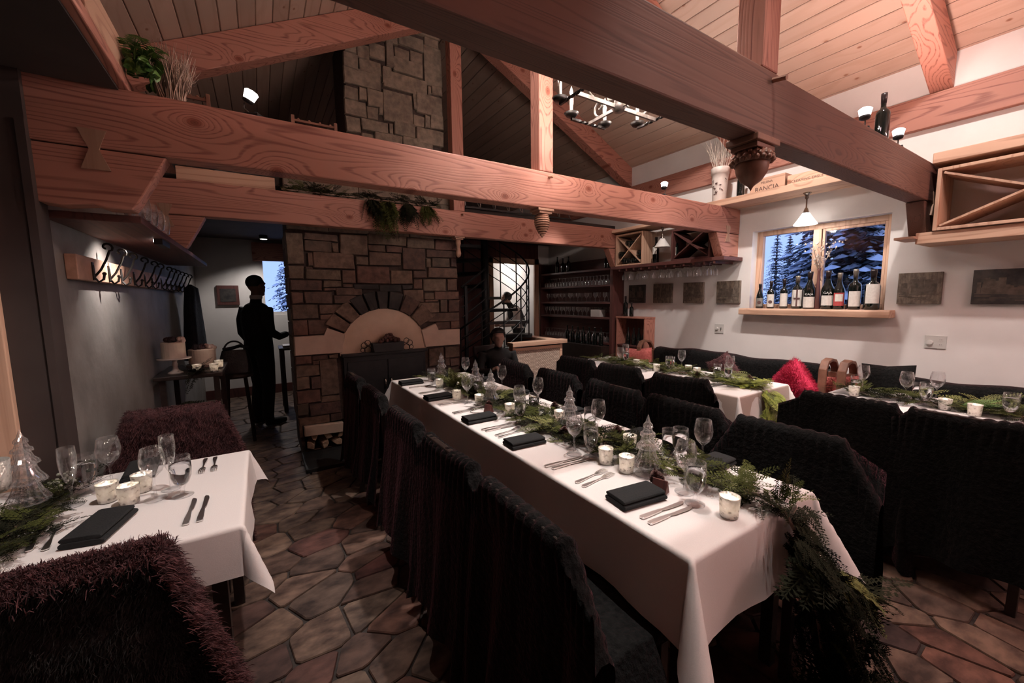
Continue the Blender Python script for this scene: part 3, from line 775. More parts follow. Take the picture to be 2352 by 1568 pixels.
def block(x0, z0, x1, z1, proud, jit=.005, g=.0005):
    j = lambda: rs.uniform(-jit, jit)
    q = [(x0 + g + j(), z0 + g + j()), (x1 - g + j(), z0 + g + j()), (x1 - g + j(), z1 - g + j()), (x0 + g + j(), z1 - g + j())]
    return q
def stone_piece(q, proud, mat, name='stone'):
    cx = sum(p[0] for p in q) / len(q); cz = sum(p[1] for p in q) / len(q)
    n = len(q); mb = MB()
    inn = []
    for p in q:
        d = Vector((p[0] - cx, p[1] - cz)); L = d.length
        d = d * (max(L - .009, .004) / L)
        inn.append((cx + d.x, cz + d.y))
    vs = [(p[0], FY + .03, p[1]) for p in q] + [(p[0], FY - proud + .010, p[1]) for p in q] + [(p[0], FY - proud + rs.uniform(-.003, .003), p[1]) for p in inn]
    fs = [tuple(range(2 * n, 3 * n))]
    for i in range(n):
        k = (i + 1) % n
        fs += [(i, k, n + k, n + i), (n + i, n + k, 2 * n + k, 2 * n + i)]
    mb.add(vs, fs)
    return fpart(name, mb, mat)
for s in STONES_LOW: stone_piece(block(*s, 0), rs.uniform(.004, .018), M['stone_soot'] if (.85 < (s[0] + s[2]) / 2 < 1.4 and 1.55 < (s[1] + s[3]) / 2 < 1.66) else M['stone'])
for s in STONES_UP: stone_piece(block(*s, 0, .006, -.0012), rs.uniform(.004, .02), M['stone_up'])
# courses seen between the two beams and up behind the rafters
z = 2.16
while z < 2.74:
    h = rs.uniform(.09, .14); x = .245
    while x < 1.93:
        wd = min(rs.uniform(.16, .42), 1.94 - x)
        if wd > .05: stone_piece(block(x, z, x + wd, z + h, 0), rs.uniform(.004, .018), M['stone_up'])
        x += wd
    z += h
for zz0, zz1 in ((2.75, 2.86), (2.86, 2.98), (2.98, 3.08), (4.34, 4.46)):
    x = .83
    while x < 1.79:
        wd = min(rs.uniform(.16, .36), 1.80 - x)
        if wd > .05: stone_piece(block(x, zz0, x + wd, zz1, 0), rs.uniform(.004, .018), M['stone_up'])
        x += wd
# left flank of the stone mass
z = .32
while z < 2.1:
    h = rs.uniform(.10, .2); y = 4.30
    for y0, y1 in ((4.30, 4.30 + rs.uniform(.2, .42)), (None, 4.92)):
        y0 = y if y0 is None else y0; y = y1
        q = MB().box(.236, y0 + .006, z + .006, .26, y1 - .006, z + h - .006); fpart('stone', q, M['stone'], .005)
    z += h
# voussoirs
AX, AZ, RI, RO = 1.09, .965, .445, .655
bounds = [32, 52, 70, 85, 97, 109, 122, 138, 152]
for k in range(len(bounds) - 1):
    a0, a1 = math.radians(bounds[k] + .9), math.radians(bounds[k + 1] - .9)
    ns = 4; q = []
    for i in range(ns + 1):
        t = a0 + (a1 - a0) * i / ns; q.append((AX + RO * math.cos(t), AZ + RO * .96 * math.sin(t)))
    for i in range(ns, -1, -1):
        t = a0 + (a1 - a0) * i / ns; q.append((AX + RI * math.cos(t), AZ + RI * math.sin(t)))
    stone_piece(q, .026, M['stone_soot'] if 2 <= k <= 5 else M['stone'], 'voussoir')
stone_piece(BAND_L[::-1], .024, M['limestone'], 'springer_stone'); stone_piece(BAND_R[::-1], .024, M['limestone'], 'springer_stone')
stone_piece(LINTEL[::-1], .05, M['limestone'], 'niche_lintel')
ty = MB(); n = 28
ty.prism([(AX - RI - .004, .945)] + [(AX - (RI + .004) * math.cos(PI * i / n), AZ + (RI + .004) * math.sin(PI * i / n)) for i in range(n + 1)] + [(AX + RI + .004, .945)], FY - .004, FY + .03)
fpart('arch_panel', ty, M['tympanum'], label='cream plaster half-round panel')
ins = MB().box(.665, FY - .03, .28, 1.515, FY + .10, .945); ins.box(.65, FY - .07, .935, 1.53, FY + .02, .965)
fpart('firebox_frame', ins, M['steel_dark'], .004)
for x0, x1, hx in ((.70, 1.08, 1.06), (1.10, 1.48, 1.12)):
    d = fpart('firebox_door', MB().box(x0, FY - .045, .33, x1, FY - .028, .88), M['steel_dark'], .004)
    hd = MB().tube([(hx - 1.09, -.05, .58), (hx - 1.09, -.075, .59), (hx - 1.09, -.075, .67), (hx - 1.09, -.05, .68)], .008, 8)
    hd.build('handle', M['nickel'], d, smooth=True)
fpart('hearth_slab', MB().box(.24, 3.80, -.01, 1.94, 4.29, .035), M['steel_dark'], .008, label='low dark hearth slab')
stone_piece([(.28, .0), (.66, .0), (.66, .035), (.28, .035)], .03, M['stone'])
# firewood in the niche
def split_log(L, r):
    mb = MB(); n = 5
    pr = [(0, 0), (r, -.15 * r), (.95 * r, .45 * r), (.55 * r, .9 * r), (-.1 * r, r)]
    mb.prism([(p[0] - .4 * r, p[1] - .35 * r) for p in pr], -L / 2, L / 2, 'xz')
    return mb
lg = [(.34, .095, 8, .062, 'split log at the lower left of the firewood niche'), (.44, .085, 70, .06, 'split log at the bottom centre of the firewood niche'), (.56, .09, 140, .068, 'split log at the lower right of the firewood niche'),
      (.38, .165, 200, .05, 'small split log at the upper left of the firewood niche'), (.49, .16, -20, .055, 'pale split log in the middle of the firewood niche'), (.60, .165, 95, .055, 'pale square split log at the upper right of the niche')]
for x, z, r, rad, lab in lg:
    o = split_log(.22, rad).build('split_log', M['log'], loc=(x, 4.36, z), rot=(rs.uniform(-.1, .1), math.radians(r), rs.uniform(-.25, .25)), bevel=.004)
    tag(o, lab, 'firewood', 'split logs in the niche')
# planter on the firebox ledge
pl = thing('fireplace_planter', 'dark metal planter with scrolled ends and dried flowers on the firebox', 'planter', (1.10, FY - .06, .965))
MB().prism([(-.15, 0), (.15, 0), (.165, .095), (-.165, .095)], -.05, .05).build('trough', M['steel_dark'], pl, bevel=.004)
for sx in (-1, 1):
    mb = MB()
    for cx, cz, r in ((.20, .03, .035), (.235, .075, .03), (.20, .10, .028), (.25, .03, .022)):
        mb.tube([(sx * cx + r * math.cos(2 * PI * i / 12), 0, cz + r * math.sin(2 * PI * i / 12)) for i in range(12)], .004, 5, closed=True)
    mb.build('scroll_end', M['iron'], pl)
mb = MB()
for i in range(46):
    x = rs.uniform(-.10, .12); mb.sphere((x, rs.uniform(-.04, .04), .10 + (.085 - abs(x - .02) * .7) * rs.uniform(.1, 1)), rs.uniform(.012, .024), 6, 4)
mb.build('dried_flowers', M['pinecone'], pl)

# ================================================================== SHELVES, RACKS
tag(MB().box(-2.4, 1.10, BZ1, -.44, 2.645, BZ1 + .055).build('loft_shelf', M['timber_y'], bevel=.005), 'thick plank loft shelf above the near table', 'shelf')
us = bpy.data.objects['loft_shelf']
for i in range(5):
    MB().box(-.462 - .38 * (i + 1), 1.08, BZ1 - .012, -.462 - .38 * i - .01, 2.525, BZ1 - .001).build('soffit_board', M['soffit'], us)  # boards coloured near black to stand in for the underside's shade
tag(MB().box(4.22, 1.07, BZ1, XW - .052, 2.70, BZ1 + .065).build('wall_shelf', M['pine_y'], bevel=.005), 'pale plank shelf with wine crates above the window', 'shelf')
tag(MB().box(4.20, -1.9, BZ1 - .02, XW - .052, .94, BZ1 + .055).build('wall_shelf', M['pine_y'], bevel=.005), 'pink lit plank shelf above the open lattice wine rack', 'shelf')
tag(MB().box(XL, 2.66, 1.885, -.465, 5.5, 1.92).build('wall_shelf', M['walnut_y'], bevel=.004), 'dark plank shelf above the coat hooks', 'shelf')
# stemware shelf on the window wall
gs = thing('stemware_shelf', 'dark shelf with hanging stemware rails on the window wall', 'shelf', (4.42, 3.3, 1.885))
MB().box(-.19, -.82, 0, .18, .82, .04).build('board', M['walnut_y'], gs, bevel=.004)
for i in range(12):
    MB().box(-.18, -.72 + .125 * i, -.03, .16, -.695 + .125 * i, -.001).build('rail', M['walnut'], gs)
def lattice(name, label, loc, ly, lz, dx, mat='pine_z', crosses=1):
    t = thing(name, label, 'wine rack', loc)
    th = .022
    MB().box(0, 0, 0, dx, th, lz).build('side', M[mat], t, bevel=.003); MB().box(0, ly - th, 0, dx, ly, lz).build('side', M[mat], t, bevel=.003)
    MB().box(0, th, 0, dx, ly - th, th).build('bottom_board', M[mat], t, bevel=.003); MB().box(0, th, lz - th, dx, ly - th, lz).build('top_board', M[mat], t, bevel=.003)
    w = (ly - 2 * th) / crosses
    for k in range(crosses):
        y0 = th + w * k
        A, B = Vector((dx / 2, y0 + .012, th + .012)), Vector((dx / 2, y0 + w - .012, lz - th - .012))
        MB().bar(A, B, dx - .006, .014, (0, -1, 1)).build('diagonal', M[mat], t)
        A2, B2 = Vector((dx / 2 + .002, y0 + .012, lz - th - .012)), Vector((dx / 2 + .002, y0 + w - .012, th + .012))
        MB().bar(A2, B2, dx - .012, .014, (0, 1, 1)).build('diagonal', M[mat], t)
        if k: MB().box(0, y0 - .008, th, dx, y0 + .008, lz - th).build('divider', M[mat], t)
    return t
lattice('wine_rack', 'pale lattice wine rack with a cross brace beside the far corbel', (4.27, 3.60, 1.926), .47, .43, .27)
lattice('wine_rack', 'dark lattice wine rack next to the corbel of the middle truss', (4.27, 2.67, 1.926), .50, .37, .27, 'walnut')
lattice('wine_rack', 'open lattice wine rack hung at the upper right of the window', (4.21, .02, 1.955), .89, .44, .33)
tag(MB().box(4.23, -.9, 1.87, XW, 1.0, 1.952).build('rack_shelf', M['pine_y'], bevel=.004), 'plank carrying the open lattice wine rack', 'shelf')
tag(MB().box(4.14, .985, 1.905, 4.40, 1.10, 1.924).build('shelf_tip', M['carved_pale'], bevel=.003), 'short wooden stub below the near right corbel', 'bracket')
lattice('wine_rack', 'empty lattice wine rack nearest the picture edge', (4.21, -.88, 1.955), .89, .44, .33)
# bottles
def bottle_mb(h, r, style):
    if style == 'bordeaux': pr = [(r * .9, 0), (r, .008), (r, h * .58), (r * .9, h * .64), (r * .45, h * .70), (r * .36, h * .74), (r * .36, h * .95), (r * .42, h * .955), (r * .42, h)]
    elif style == 'champ': pr = [(r * .9, 0), (r, .008), (r, h * .42), (r * .85, h * .55), (r * .5, h * .70), (r * .36, h * .82), (r * .36, h * .95), (r * .42, h)]
    else: pr = [(r * .9, 0), (r, .008), (r, h * .48), (r * .92, h * .55), (r * .55, h * .68), (r * .36, h * .78), (r * .34, h * .95), (r * .40, h * .955), (r * .40, h)]
    return MB().lathe(pr, 18)
def label_mb(r, z0, z1, a0=-55, a1=55, n=10):
    # curved paper label facing local -x
    mb = MB()
    mb.grid(lambda u, v: (-(r + .0012) * math.cos(math.radians(a0 + (a1 - a0) * u)), -(r + .0012) * math.sin(math.radians(a0 + (a1 - a0) * u)), z0 + (z1 - z0) * v), n, 1)
    return mb
def text_part(txt, size, mat, parent, loc, rot, name='lettering'):
    cu = bpy.data.curves.new(name, 'FONT'); cu.body = txt; cu.size = size; cu.align_x = 'CENTER'; cu.align_y = 'CENTER'; cu.extrude = .0006
    to = bpy.data.objects.new(name, cu)
    C.objects.link(to)
    dg = bpy.context.evaluated_depsgraph_get(); dg.update()
    me = bpy.data.meshes.new_from_object(to.evaluated_get(dg))
    bpy.data.objects.remove(to)
    me.materials.clear(); me.materials.append(mat)
    return mk(name, me, parent, loc=loc, rot=rot)
def wine_bottle(loc, h, r, style, label, lz=None, lmat='bottle_label', foil='foil', rz=0, extra=None):
    t = thing('wine_bottle', label, 'bottle', loc, rz, None)
    bottle_mb(h, r, style).build('glass_body', M['bottle'], t, smooth=True)
    MB().lathe([(r * .37, h * .80), (r * .44, h * .955), (r * .44, h + .002)], 14).build('foil_capsule', M[foil], t, smooth=True)
    if lz:
        lo = label_mb(r, lz[0] * h, lz[1] * h).build('paper_label', M[lmat], t)
        if extra: text_part(extra, .028, M['ink_white'], t, (-r - .003, 0, lz[1] * h + .024), (PI / 2, 0, -PI / 2))
    return t
sill_z = 1.3625
bl = [(2.265, .26, .036, 'champ', (.08, .42), 'label_grey', 'foil', 'small dark champagne bottle with a grey label at the left end of the window sill', None),
      (2.155, .285, .036, 'bordeaux', (.06, .52), 'bottle_label', 'foil', 'slim wine bottle with a tall white label beside the champagne bottle on the sill', None),
      (2.03, .30, .037, 'bordeaux', (.08, .52), 'bottle_label', 'foil', 'slim wine bottle with a plain white label, third along the window sill', None),
      (1.91, .325, .047, 'bordeaux', (.08, .58), 'bottle_label', 'foil_pale', 'wine bottle with a black cross between four white label panels', None),
      (1.805, .36, .052, 'burgundy', (.04, .33), 'bottle_label', 'foil', 'round shouldered wine bottle with white lettering in front of the window mullion', 'GAJA'),
      (1.655, .36, .052, 'burgundy', (.10, .36), 'bottle_label', 'foil', 'round shouldered wine bottle with white lettering beside the red labelled bottle', 'GAJA'),
      (1.565, .335, .045, 'burgundy', (.10, .46), 'label_red', 'foil_pale', 'wine bottle with a red framed label on the window sill', None),
      (1.45, .36, .048, 'bordeaux', (.08, .46), 'bottle_label', 'foil_pale', 'tall wine bottle with an arched pale label on the window sill', None),
      (1.325, .35, .055, 'bordeaux', (.16, .64), 'bottle_label', 'foil', 'stout wine bottle with a large cream label at the right end of the sill', None)]
for y, h, r, st, lz, lm, fo, lab, ex in bl:
    b = wine_bottle((4.575, y, sill_z), h, r, st, lab, lz, lm, fo, .35, ex)
    if 'cross' in lab:
        MB().box(-r - .0028, -.007, .06 * h, -r - .0015, .007, .6 * h).box(-r * .98 - .004, -.026, .29 * h, -r * .98 - .001, .026, .34 * h).build('black_cross', M['ink'], b)
    if 'red framed' in lab: label_mb(r + .001, .22 * h, .42 * h, -38, 38).build('inner_label', M['bottle_label'], b)
    if 'champagne' in lab: MB().lathe([(.001, 0), (.018, 0), (.018, .002), (.001, .002)], 12).build('round_emblem', M['ink'], b, loc=(-r - .002, 0, .24 * h), rot=(0, PI / 2, 0))
wine_bottle((4.36, 3.46, 1.926), .33, .041, 'bordeaux', 'wine bottle standing beside the pale lattice rack on the stemware shelf', (.35, .62))
wine_bottle((4.36, 3.18, 1.926), .34, .042, 'bordeaux', 'wine bottle standing beside the dark lattice rack on the stemware shelf', (.10, .50))
wine_bottle((4.38, 2.42, BZ1 + .066), .31, .037, 'bordeaux', 'dark wine bottle standing behind the carved acorn on the crate shelf', None)
# bottles lying in the pale rack
for i, (y, z) in enumerate(((3.70, .085), (3.78, .072), (3.86, .072), (3.95, .085), (3.82, .30), (3.88, .31), (3.68, .165), (4.0, .175))):
    o = bottle_mb(.28, .036, 'bordeaux').build('wine_bottle', M['bottle'], smooth=True, loc=(4.285, y, 1.926 + z - .008), rot=(0, PI / 2, 0))
    tag(o, ['first', 'second', 'third', 'fourth'][i % 4] + (' dark bottle lying in the bottom bay of the pale lattice rack' if i < 4 else ' dark bottle lying above the bottom bay of the pale lattice rack'), 'bottle', 'bottles lying in the lattice rack')
# wine crates with lettering on the crate shelf
def crate(loc, sx, sy, sz, label, lines):
    t = thing('wine_crate', label, 'crate', loc)
    MB().box(0, 0, 0, sx, sy, sz).build('crate_body', M['pine_y'], t, bevel=.003)
    for txt, size, zz in lines:
        text_part(txt, size, M['ink'], t, (-.001, sy / 2, zz), (PI / 2, 0, -PI / 2))
    return t
crate((4.40, 2.005, BZ1 + .066), .14, .33, .165, 'taller lettered wine crate beside the carved acorn on the shelf', [('RANCIA', .062, .055), ('FELSINA', .03, .115)])
crate((4.40, 1.665, BZ1 + .066), .14, .32, .125, 'lower lettered wine crate farther from the vase on the shelf', [('SCREAMING EAGLE', .032, .06)])
# ceramic vase with dried twigs
vz = BZ1 + .066
va = thing('ceramic_vase', 'cream ceramic vase with painted leaves holding dried twigs', 'vase', (4.36, 2.64, vz))
MB().lathe([(.066, 0), (.069, .01), (.072, .12), (.080, .24), (.084, .30), (.090, .302), (.091, .365), (.086, .37), (.078, .365), (.074, .3)], 24).build('vase_body', M['ceramic'], va, smooth=True)
mb = MB()
for i in range(14):
    t = rs.uniform(-.9, .9) + PI + .5; z = rs.uniform(.08, .24); r = .0765 + .012 * (z - .12) / .12 + .001
    c = Vector((r * math.cos(t), r * math.sin(t), z)); nrm = Vector((math.cos(t), math.sin(t), 0)); tg = Vector((-math.sin(t), math.cos(t), 0)); an = rs.uniform(0, PI)
    d = tg * math.cos(an) + Vector((0, 0, 1)) * math.sin(an); e = nrm.cross(d)
    mb.add([c - d * .018, c + e * .006 + nrm * .002, c + d * .018, c - e * .006 + nrm * .002], [(0, 1, 2, 3)])
mb.build('painted_leaves', M['ink'], va)
def twig_bundle(n, h, spread, r0, lean=(0, 0), seed=1, rr=.0022, z0=0.0):
    q = random.Random(seed); mb = MB()
    for i in range(n):
        a = q.uniform(0, 2 * PI); s = math.sqrt(q.random()); p = Vector((r0 * s * math.cos(a), r0 * s * math.sin(a), z0))
        hh = h * q.uniform(.65, 1.0); d = Vector((spread * s * math.cos(a) + lean[0] + q.gauss(0, .05), spread * s * math.sin(a) + lean[1] + q.gauss(0, .05), 1)).normalized()
        path = [p]
        for k in range(5):
            d = (d + Vector((q.gauss(0, .10), q.gauss(0, .10), 0.02))).normalized(); p = p + d * hh / 5; path.append(p)
        mb.tube(path, [rr, rr, rr * .9, rr * .75, rr * .55, rr * .3], 4)
        for k in (2, 3, 4):
            if q.random() < .6:
                e = (path[k + 1] - path[k]).normalized() + Vector((q.gauss(0, .5), q.gauss(0, .5), .1)); e.normalize()
                mb.tube([path[k], path[k] + e * hh * .12, path[k] + e * hh * .2 + Vector((0, 0, .01))], [rr * .6, rr * .5, rr * .3], 3)
    return mb
twig_bundle(46, .42, .22, .06, seed=3, z0=.30).build('dried_twigs', M['twig_pale'], va)
# vase of twigs in the window
tv = thing('bud_vase', 'slim glass vase with pale blossoming twigs in front of the window mullion', 'vase', (4.60, 1.745, sill_z))
MB().lathe([(.028, 0), (.03, .01), (.022, .16), (.014, .26), (.012, .36), (.016, .39)], 14).build('vase_body', M['walnut'], tv, smooth=True)
twig_bundle(14, .34, .5, .008, seed=9, rr=.002, z0=.37).build('twigs', M['twig'], tv)
mb = MB()
for i in range(70):
    a = rs.uniform(0, 2 * PI); z = rs.uniform(.42, .66); r = (z - .36) * rs.uniform(.1, .75)
    mb.sphere((r * math.cos(a) * .8, r * math.sin(a), z), rs.uniform(.004, .011), 5, 3)
mb.build('blossoms', M['twig_pale'], tv, kind='stuff')

# ================================================================== LAMPS
def beam_spot(loc, yaw, tilt, mat, label, col, power, target, ang_=120):
    t = thing('beam_spotlight', label, 'spotlight', loc, yaw)
    MB().box(-.055, -.03, 0, .055, .03, .018).build('base', M['steel_dark'], t, bevel=.003)
    MB().tube([(0, 0, .018), (.012, 0, .035), (.03, 0, .05), (.026, 0, .075)], .004, 6).build('stem', M['ironwhite'], t, smooth=True)
    R = Euler((0, tilt, 0)).to_matrix()
    hd = MB().lathe([(.018, -.022), (.026, -.018), (.028, -.004)], 16); hd.v = [tuple(R @ Vector(v) + Vector((0, 0, .095))) for v in hd.v]
    h = hd.build('lamp_head', M['steel_dark'], t, smooth=True)
    fc = MB().lathe([(.026, -.003), (.030, .022), (.033, .034), (.024, .042), (.001, .046)], 16); fc.v = [tuple(R @ Vector(v) + Vector((0, 0, .095))) for v in fc.v]
    fc.build('bulb', M[mat], h, smooth=True)
    p = Euler((0, 0, yaw)).to_matrix() @ (R @ Vector((0, 0, .06)) + Vector((0, 0, .095))) + Vector(loc)
    spot_light('spot_beam', p, target, power, col, ang_, .9, .03)
    return t
beam_spot((.02, 2.59, BZ1), 2.6, -.5, 'spot_face', 'white spotlight standing on the middle beam near the dried grass', LAMP_COOL, P_SPOT_L, (-.3, 3.2, 4.2))
beam_spot((3.36, 2.59, BZ1), .3, .15, 'spot_face', 'white spotlight standing on the middle beam beside the vase', LAMP_COOL, P_SPOT_M, (3.6, 2.6, 4.2))
beam_spot((3.10, 1.0, BZ1), .2, .1, 'spot_pink', 'pink glowing spotlight left of the bottle on the near beam', LAMP_PINK, P_SPOT_R1, (3.4, 1.2, 4.2))
beam_spot((3.68, 1.0, BZ1), .2, .1, 'spot_pink', 'pink glowing spotlight right of the bottle on the near beam', LAMP_PINK, P_SPOT_R2, (4.2, 1.0, 4.2))
wine_bottle((3.42, 1.012, BZ1), .30, .037, 'bordeaux', 'brown wine bottle standing between the two pink spotlights', None)
# pendant over the window
def pendant(loc, drop, lit, label, power=0):
    t = thing('pendant_lamp', label, 'lamp', loc)
    MB().lathe([(.034, 0), (.034, -.006), (.024, -.012), (.014, -.03), (.016, -.05), (.007, -.06), (.006, -drop + .05), (.014, -drop + .04), (.022, -drop + .012), (.03, -drop)], 18).build('stem', M['nickel'], t, smooth=True)
    sh = MB().shell([(.028, -drop), (.040, -drop - .02), (.062, -drop - .055), (.092, -drop - .10), (.096, -drop - .108)], 24)
    sh.build('lamp_shade', M['shade_glow'] if lit else M['shade_off'], t, smooth=True)
    if lit:
        bl_ = MB().sphere((0, 0, -drop - .06), .026, 12, 8).build('bulb', M['candle_bulb'], t, smooth=True)
        point_light('pendant_light', (loc[0], loc[1], loc[2] - drop - .10), power, LAMP_COOL, .03)
    return t
pendant((4.42, 1.815, BZ1), .185, True, 'lit white glass pendant lamp hanging over the window', P_PENDANT)
pendant((4.30, 3.32, 2.38), .16, False, 'unlit white glass pendant lamp above the stemware shelf')
tag(MB().box(4.20, 2.66, 2.383, XW - .052, 4.08, 2.42).build('wall_shelf', M['pine_y'], bevel=.004), 'pale plank shelf above the stemware rack', 'shelf')
# wrought iron chandelier
CH = Vector((1.95, 1.85, 2.66))
def chandelier(c, label, arm=.34, armY=.27, cb=.15, power=0, col=LAMP_WARM):
    t = thing('chandelier', label, 'chandelier', c)
    MB().bar((-arm, 0, 0), (arm, 0, 0), .014, .022).build('cross_arm', M['ironwhite'], t)
    MB().bar((0, -armY, 0), (0, armY, 0), .014, .018).build('cross_arm', M['ironwhite'], t)
    MB().lathe([(.001, -.03), (.03, -.025), (.045, 0), (.03, .03), (.014, .05), (.014, 1.0), (.012, 1.55)], 14).build('hub_rod', M['ironwhite'], t, smooth=True)
    def twist(a, b):
        a, b = Vector(a), Vector(b); mb = MB(); n = 14; d = (b - a)
        s = d.normalized().cross(Vector((0, 0, 1))); u = s.cross(d.normalized())
        vs = []; fs = []
        for i in range(n + 1):
            tw = (0 if i < 3 or i > n - 3 else 1); th = PI / 4 + (i - 3) * PI / 4 * tw
            for j in range(4):
                al = th + j * PI / 2; vs.append(a + d * i / n + .011 * (math.cos(al) * s + math.sin(al) * u))
        for i in range(n):
            for j in range(4): fs.append((i * 4 + j, i * 4 + (j + 1) % 4, i * 4 + 4 + (j + 1) % 4, i * 4 + 4 + j))
        fs += [(3, 2, 1, 0), tuple(n * 4 + j for j in range(4))]
        return mb.add(vs, fs)
    ends = [((-arm, -cb, 0), (-arm, cb, 0)), ((arm, -cb, 0), (arm, cb, 0)), ((-cb, -armY, 0), (cb, -armY, 0)), ((-cb, armY, 0), (cb, armY, 0))]
    k = 0
    for a, b in ends:
        twist(a, b).build('twisted_bar', M['iron'], t)
        for e in (a, b):
            x, y, _ = Vector(e) * 1.0
            MB().shell([(.001, .012), (.03, .014), (.046, .03), (.048, .031), (.032, .010), (.001, .007)], 16, (x, y, .004)).build('drip_pan', M['iron'], t, smooth=True)
            cd = MB().lathe([(.011, .015), (.011, .135), (.012, .14), (.009, .143)], 10, (x, y, 0))
            for q in range(4): cd.tube([(x + .011 * math.cos(q * 1.6 + k), y + .011 * math.sin(q * 1.6 + k), .138), (x + .012 * math.cos(q * 1.6 + k), y + .012 * math.sin(q * 1.6 + k), .09 + .012 * q)], .003, 5)
            cd = cd.build('candle_sleeve', M['wax'], t, smooth=True)
            MB().lathe([(.005, .143), (.010, .155), (.009, .172), (.003, .190), (.0005, .198)], 10, (x, y, 0)).build('bulb', M['candle_bulb'], cd, smooth=True)
            point_light('candle_light', (c[0] + x, c[1] + y, c[2] + .175), power, col, .012)
            k += 1
    # scroll work rising from each arm
    for ang_, L in ((0, arm), (PI, arm), (PI / 2, armY), (-PI / 2, armY)):
        dx, dy = math.cos(ang_), math.sin(ang_); mb = MB(); path = []
        def sp(cx, cz, r0, r1, a0, a1, n=18):
            for i in range(n + 1):
                f = i / n; r = r0 + (r1 - r0) * f; a_ = a0 + (a1 - a0) * f
                path.append(Vector((dx * (cx + r * math.cos(a_)), dy * (cx + r * math.cos(a_)), cz + r * math.sin(a_))))
        sp(L * .62, .065, .008, .055, 3.6 * PI, 1.5 * PI); mb.tube(path, .007, 6); path = []
        sp(L * .26, .085, .008, .065, -2.4 * PI, -.5 * PI); mb.tube(path, .007, 6); path = []
        sp(L * .42, .19, .006, .05, 2.5 * PI, .7 * PI); mb.tube(path, .006, 6)
        mb.build('scroll', M['ironwhite'], t, smooth=True)
    return t
chandelier(CH, 'wrought iron chandelier with white candle lights between the near beams', power=P_CHAND)
chandelier(Vector((3.35, -1.15, 2.42)), 'added matching iron chandelier behind the viewer, out of view', power=P_CHAND_ADDED, col=ADDED_ROSE)  # added unseen chandelier, fills the near faces with rose light

# ================================================================== LOFT CLUTTER
ct = thing('crate', 'pale wooden crate on the loft shelf beside the fern', 'crate', (-.445, 2.05, BZ1 + .055))
MB().box(-.30, 0, 0, 0, .50, .012).box(-.30, 0, .012, -.288, .50, .15).box(-.012, 0, .012, 0, .50, .15).box(-.288, 0, .012, -.012, .012, .15).box(-.288, .488, .012, -.012, .50, .15).build('crate_body', M['pine_y'], ct, bevel=.002)
def leaf_cluster(n, ext, size, seed):
    q = random.Random(seed); mb = MB()
    for i in range(n):
        c = Vector([q.uniform(-e, e) for e in ext]); d = Vector((q.gauss(0, 1), q.gauss(0, 1), q.gauss(0, .6))).normalized(); u = Vector((q.gauss(0, 1), q.gauss(0, 1), 1)).normalized()
        s = d.cross(u).normalized(); u = s.cross(d); L = size * q.uniform(.6, 1.2)
        mb.add([c, c + d * L * .35 + s * L * .38, c + d * L * .7 + s * L * .28, c + d * L, c + d * L * .7 - s * L * .28, c + d * L * .35 - s * L * .38, c + d * L * .5 + u * L * .10],
               [(0, 1, 6), (1, 2, 6), (2, 3, 6), (3, 4, 6), (4, 5, 6), (5, 0, 6)])
    return mb
def fern_frond(L, bend, wd=.30, n=16):
    mb = MB(); pts = []
    for i in range(n + 1):
        f = i / n; pts.append(Vector((L * f * (1 - .15 * f), 0, L * (bend[0] * f - bend[1] * f * f))))
    mb.tube(pts, [.0025 * (1 - .8 * i / n) for i in range(n + 1)], 4)
    for i in range(1, n):
        f = i / n; l = L * wd * math.sin(PI * min(1, .18 + .82 * f)) ** .8 * (1 - f * .5)
        for s in (-1, 1):
            p = pts[i]; e = p + Vector((l * .35, s * l, -.12 * l)); m_ = (p + e) / 2
            w = L / n * .42
            mb.add([p, m_ + Vector((-w, 0, 0)), e, m_ + Vector((w, 0, 0))], [(0, 1, 2, 3)])
    return mb
fe = thing('potted_fern', 'bright green fern and ivy on the loft shelf corner', 'plant', (-.40, 2.52, BZ1 + .056))
leaf_cluster(90, (.05, .07, .055), .05, 4).build('ivy_leaves', M['ivy'], fe, loc=(.02, 0, .06), kind='stuff')
q = random.Random(8)
for i in range(9):
    a_ = q.uniform(-1.9, 1.3); fr = fern_frond(q.uniform(.12, .19), (1.0, .9))
    fr.build('fern_frond', M['fern'], fe, loc=(.0, q.uniform(-.05, .05), .06), rot=(0, 0, a_))
tw = twig_bundle(170, .25, .20, .05, seed=12, rr=.0022).build('dried_grass_bundle', M['twig'], loc=(-.295, 2.585, BZ1)); tag(tw, 'bundle of dried brown grass standing on the middle beam', 'dried grass')
def small_rack(loc, rz, label, L, h):
    t = thing('bottle_stand', label, 'rack', loc, rz)
    for x in (0, L): MB().box(x - .008, -.01, 0, x + .008, .01, h).build('post', M['carved'], t)
    MB().box(0.008, -.006, h * .58, L - .008, .006, h * .74).build('rail', M['carved'], t)
    for i in range(4): MB().sphere((L * (i + .5) / 4, 0, h * .76), .008, 6, 4).build('rail_knob', M['carved'], t)
    return t
small_rack((-.27, 2.62, BZ1), 0, 'small wooden rail rack behind the dried grass on the middle beam', .115, .085)
small_rack((.22, 2.62, BZ1), 0, 'small dark wooden rail rack left of the chimney', .22, .07)
# crate and cedar on the far beam
ct2 = thing('crate', 'long pale crate lying on the far beam behind the middle truss', 'crate', (-.16, 4.20, BZ1))
MB().box(-.33, -.08, 0, .335, .25, .012).box(-.33, -.08, .012, .335, -.068, .105).box(-.33, .238, .012, .335, .25, .105).box(-.33, -.068, .012, -.318, .238, .105).box(.323, -.068, .012, .335, .238, .105).build('crate_body', M['pine_x'], ct2, bevel=.002)

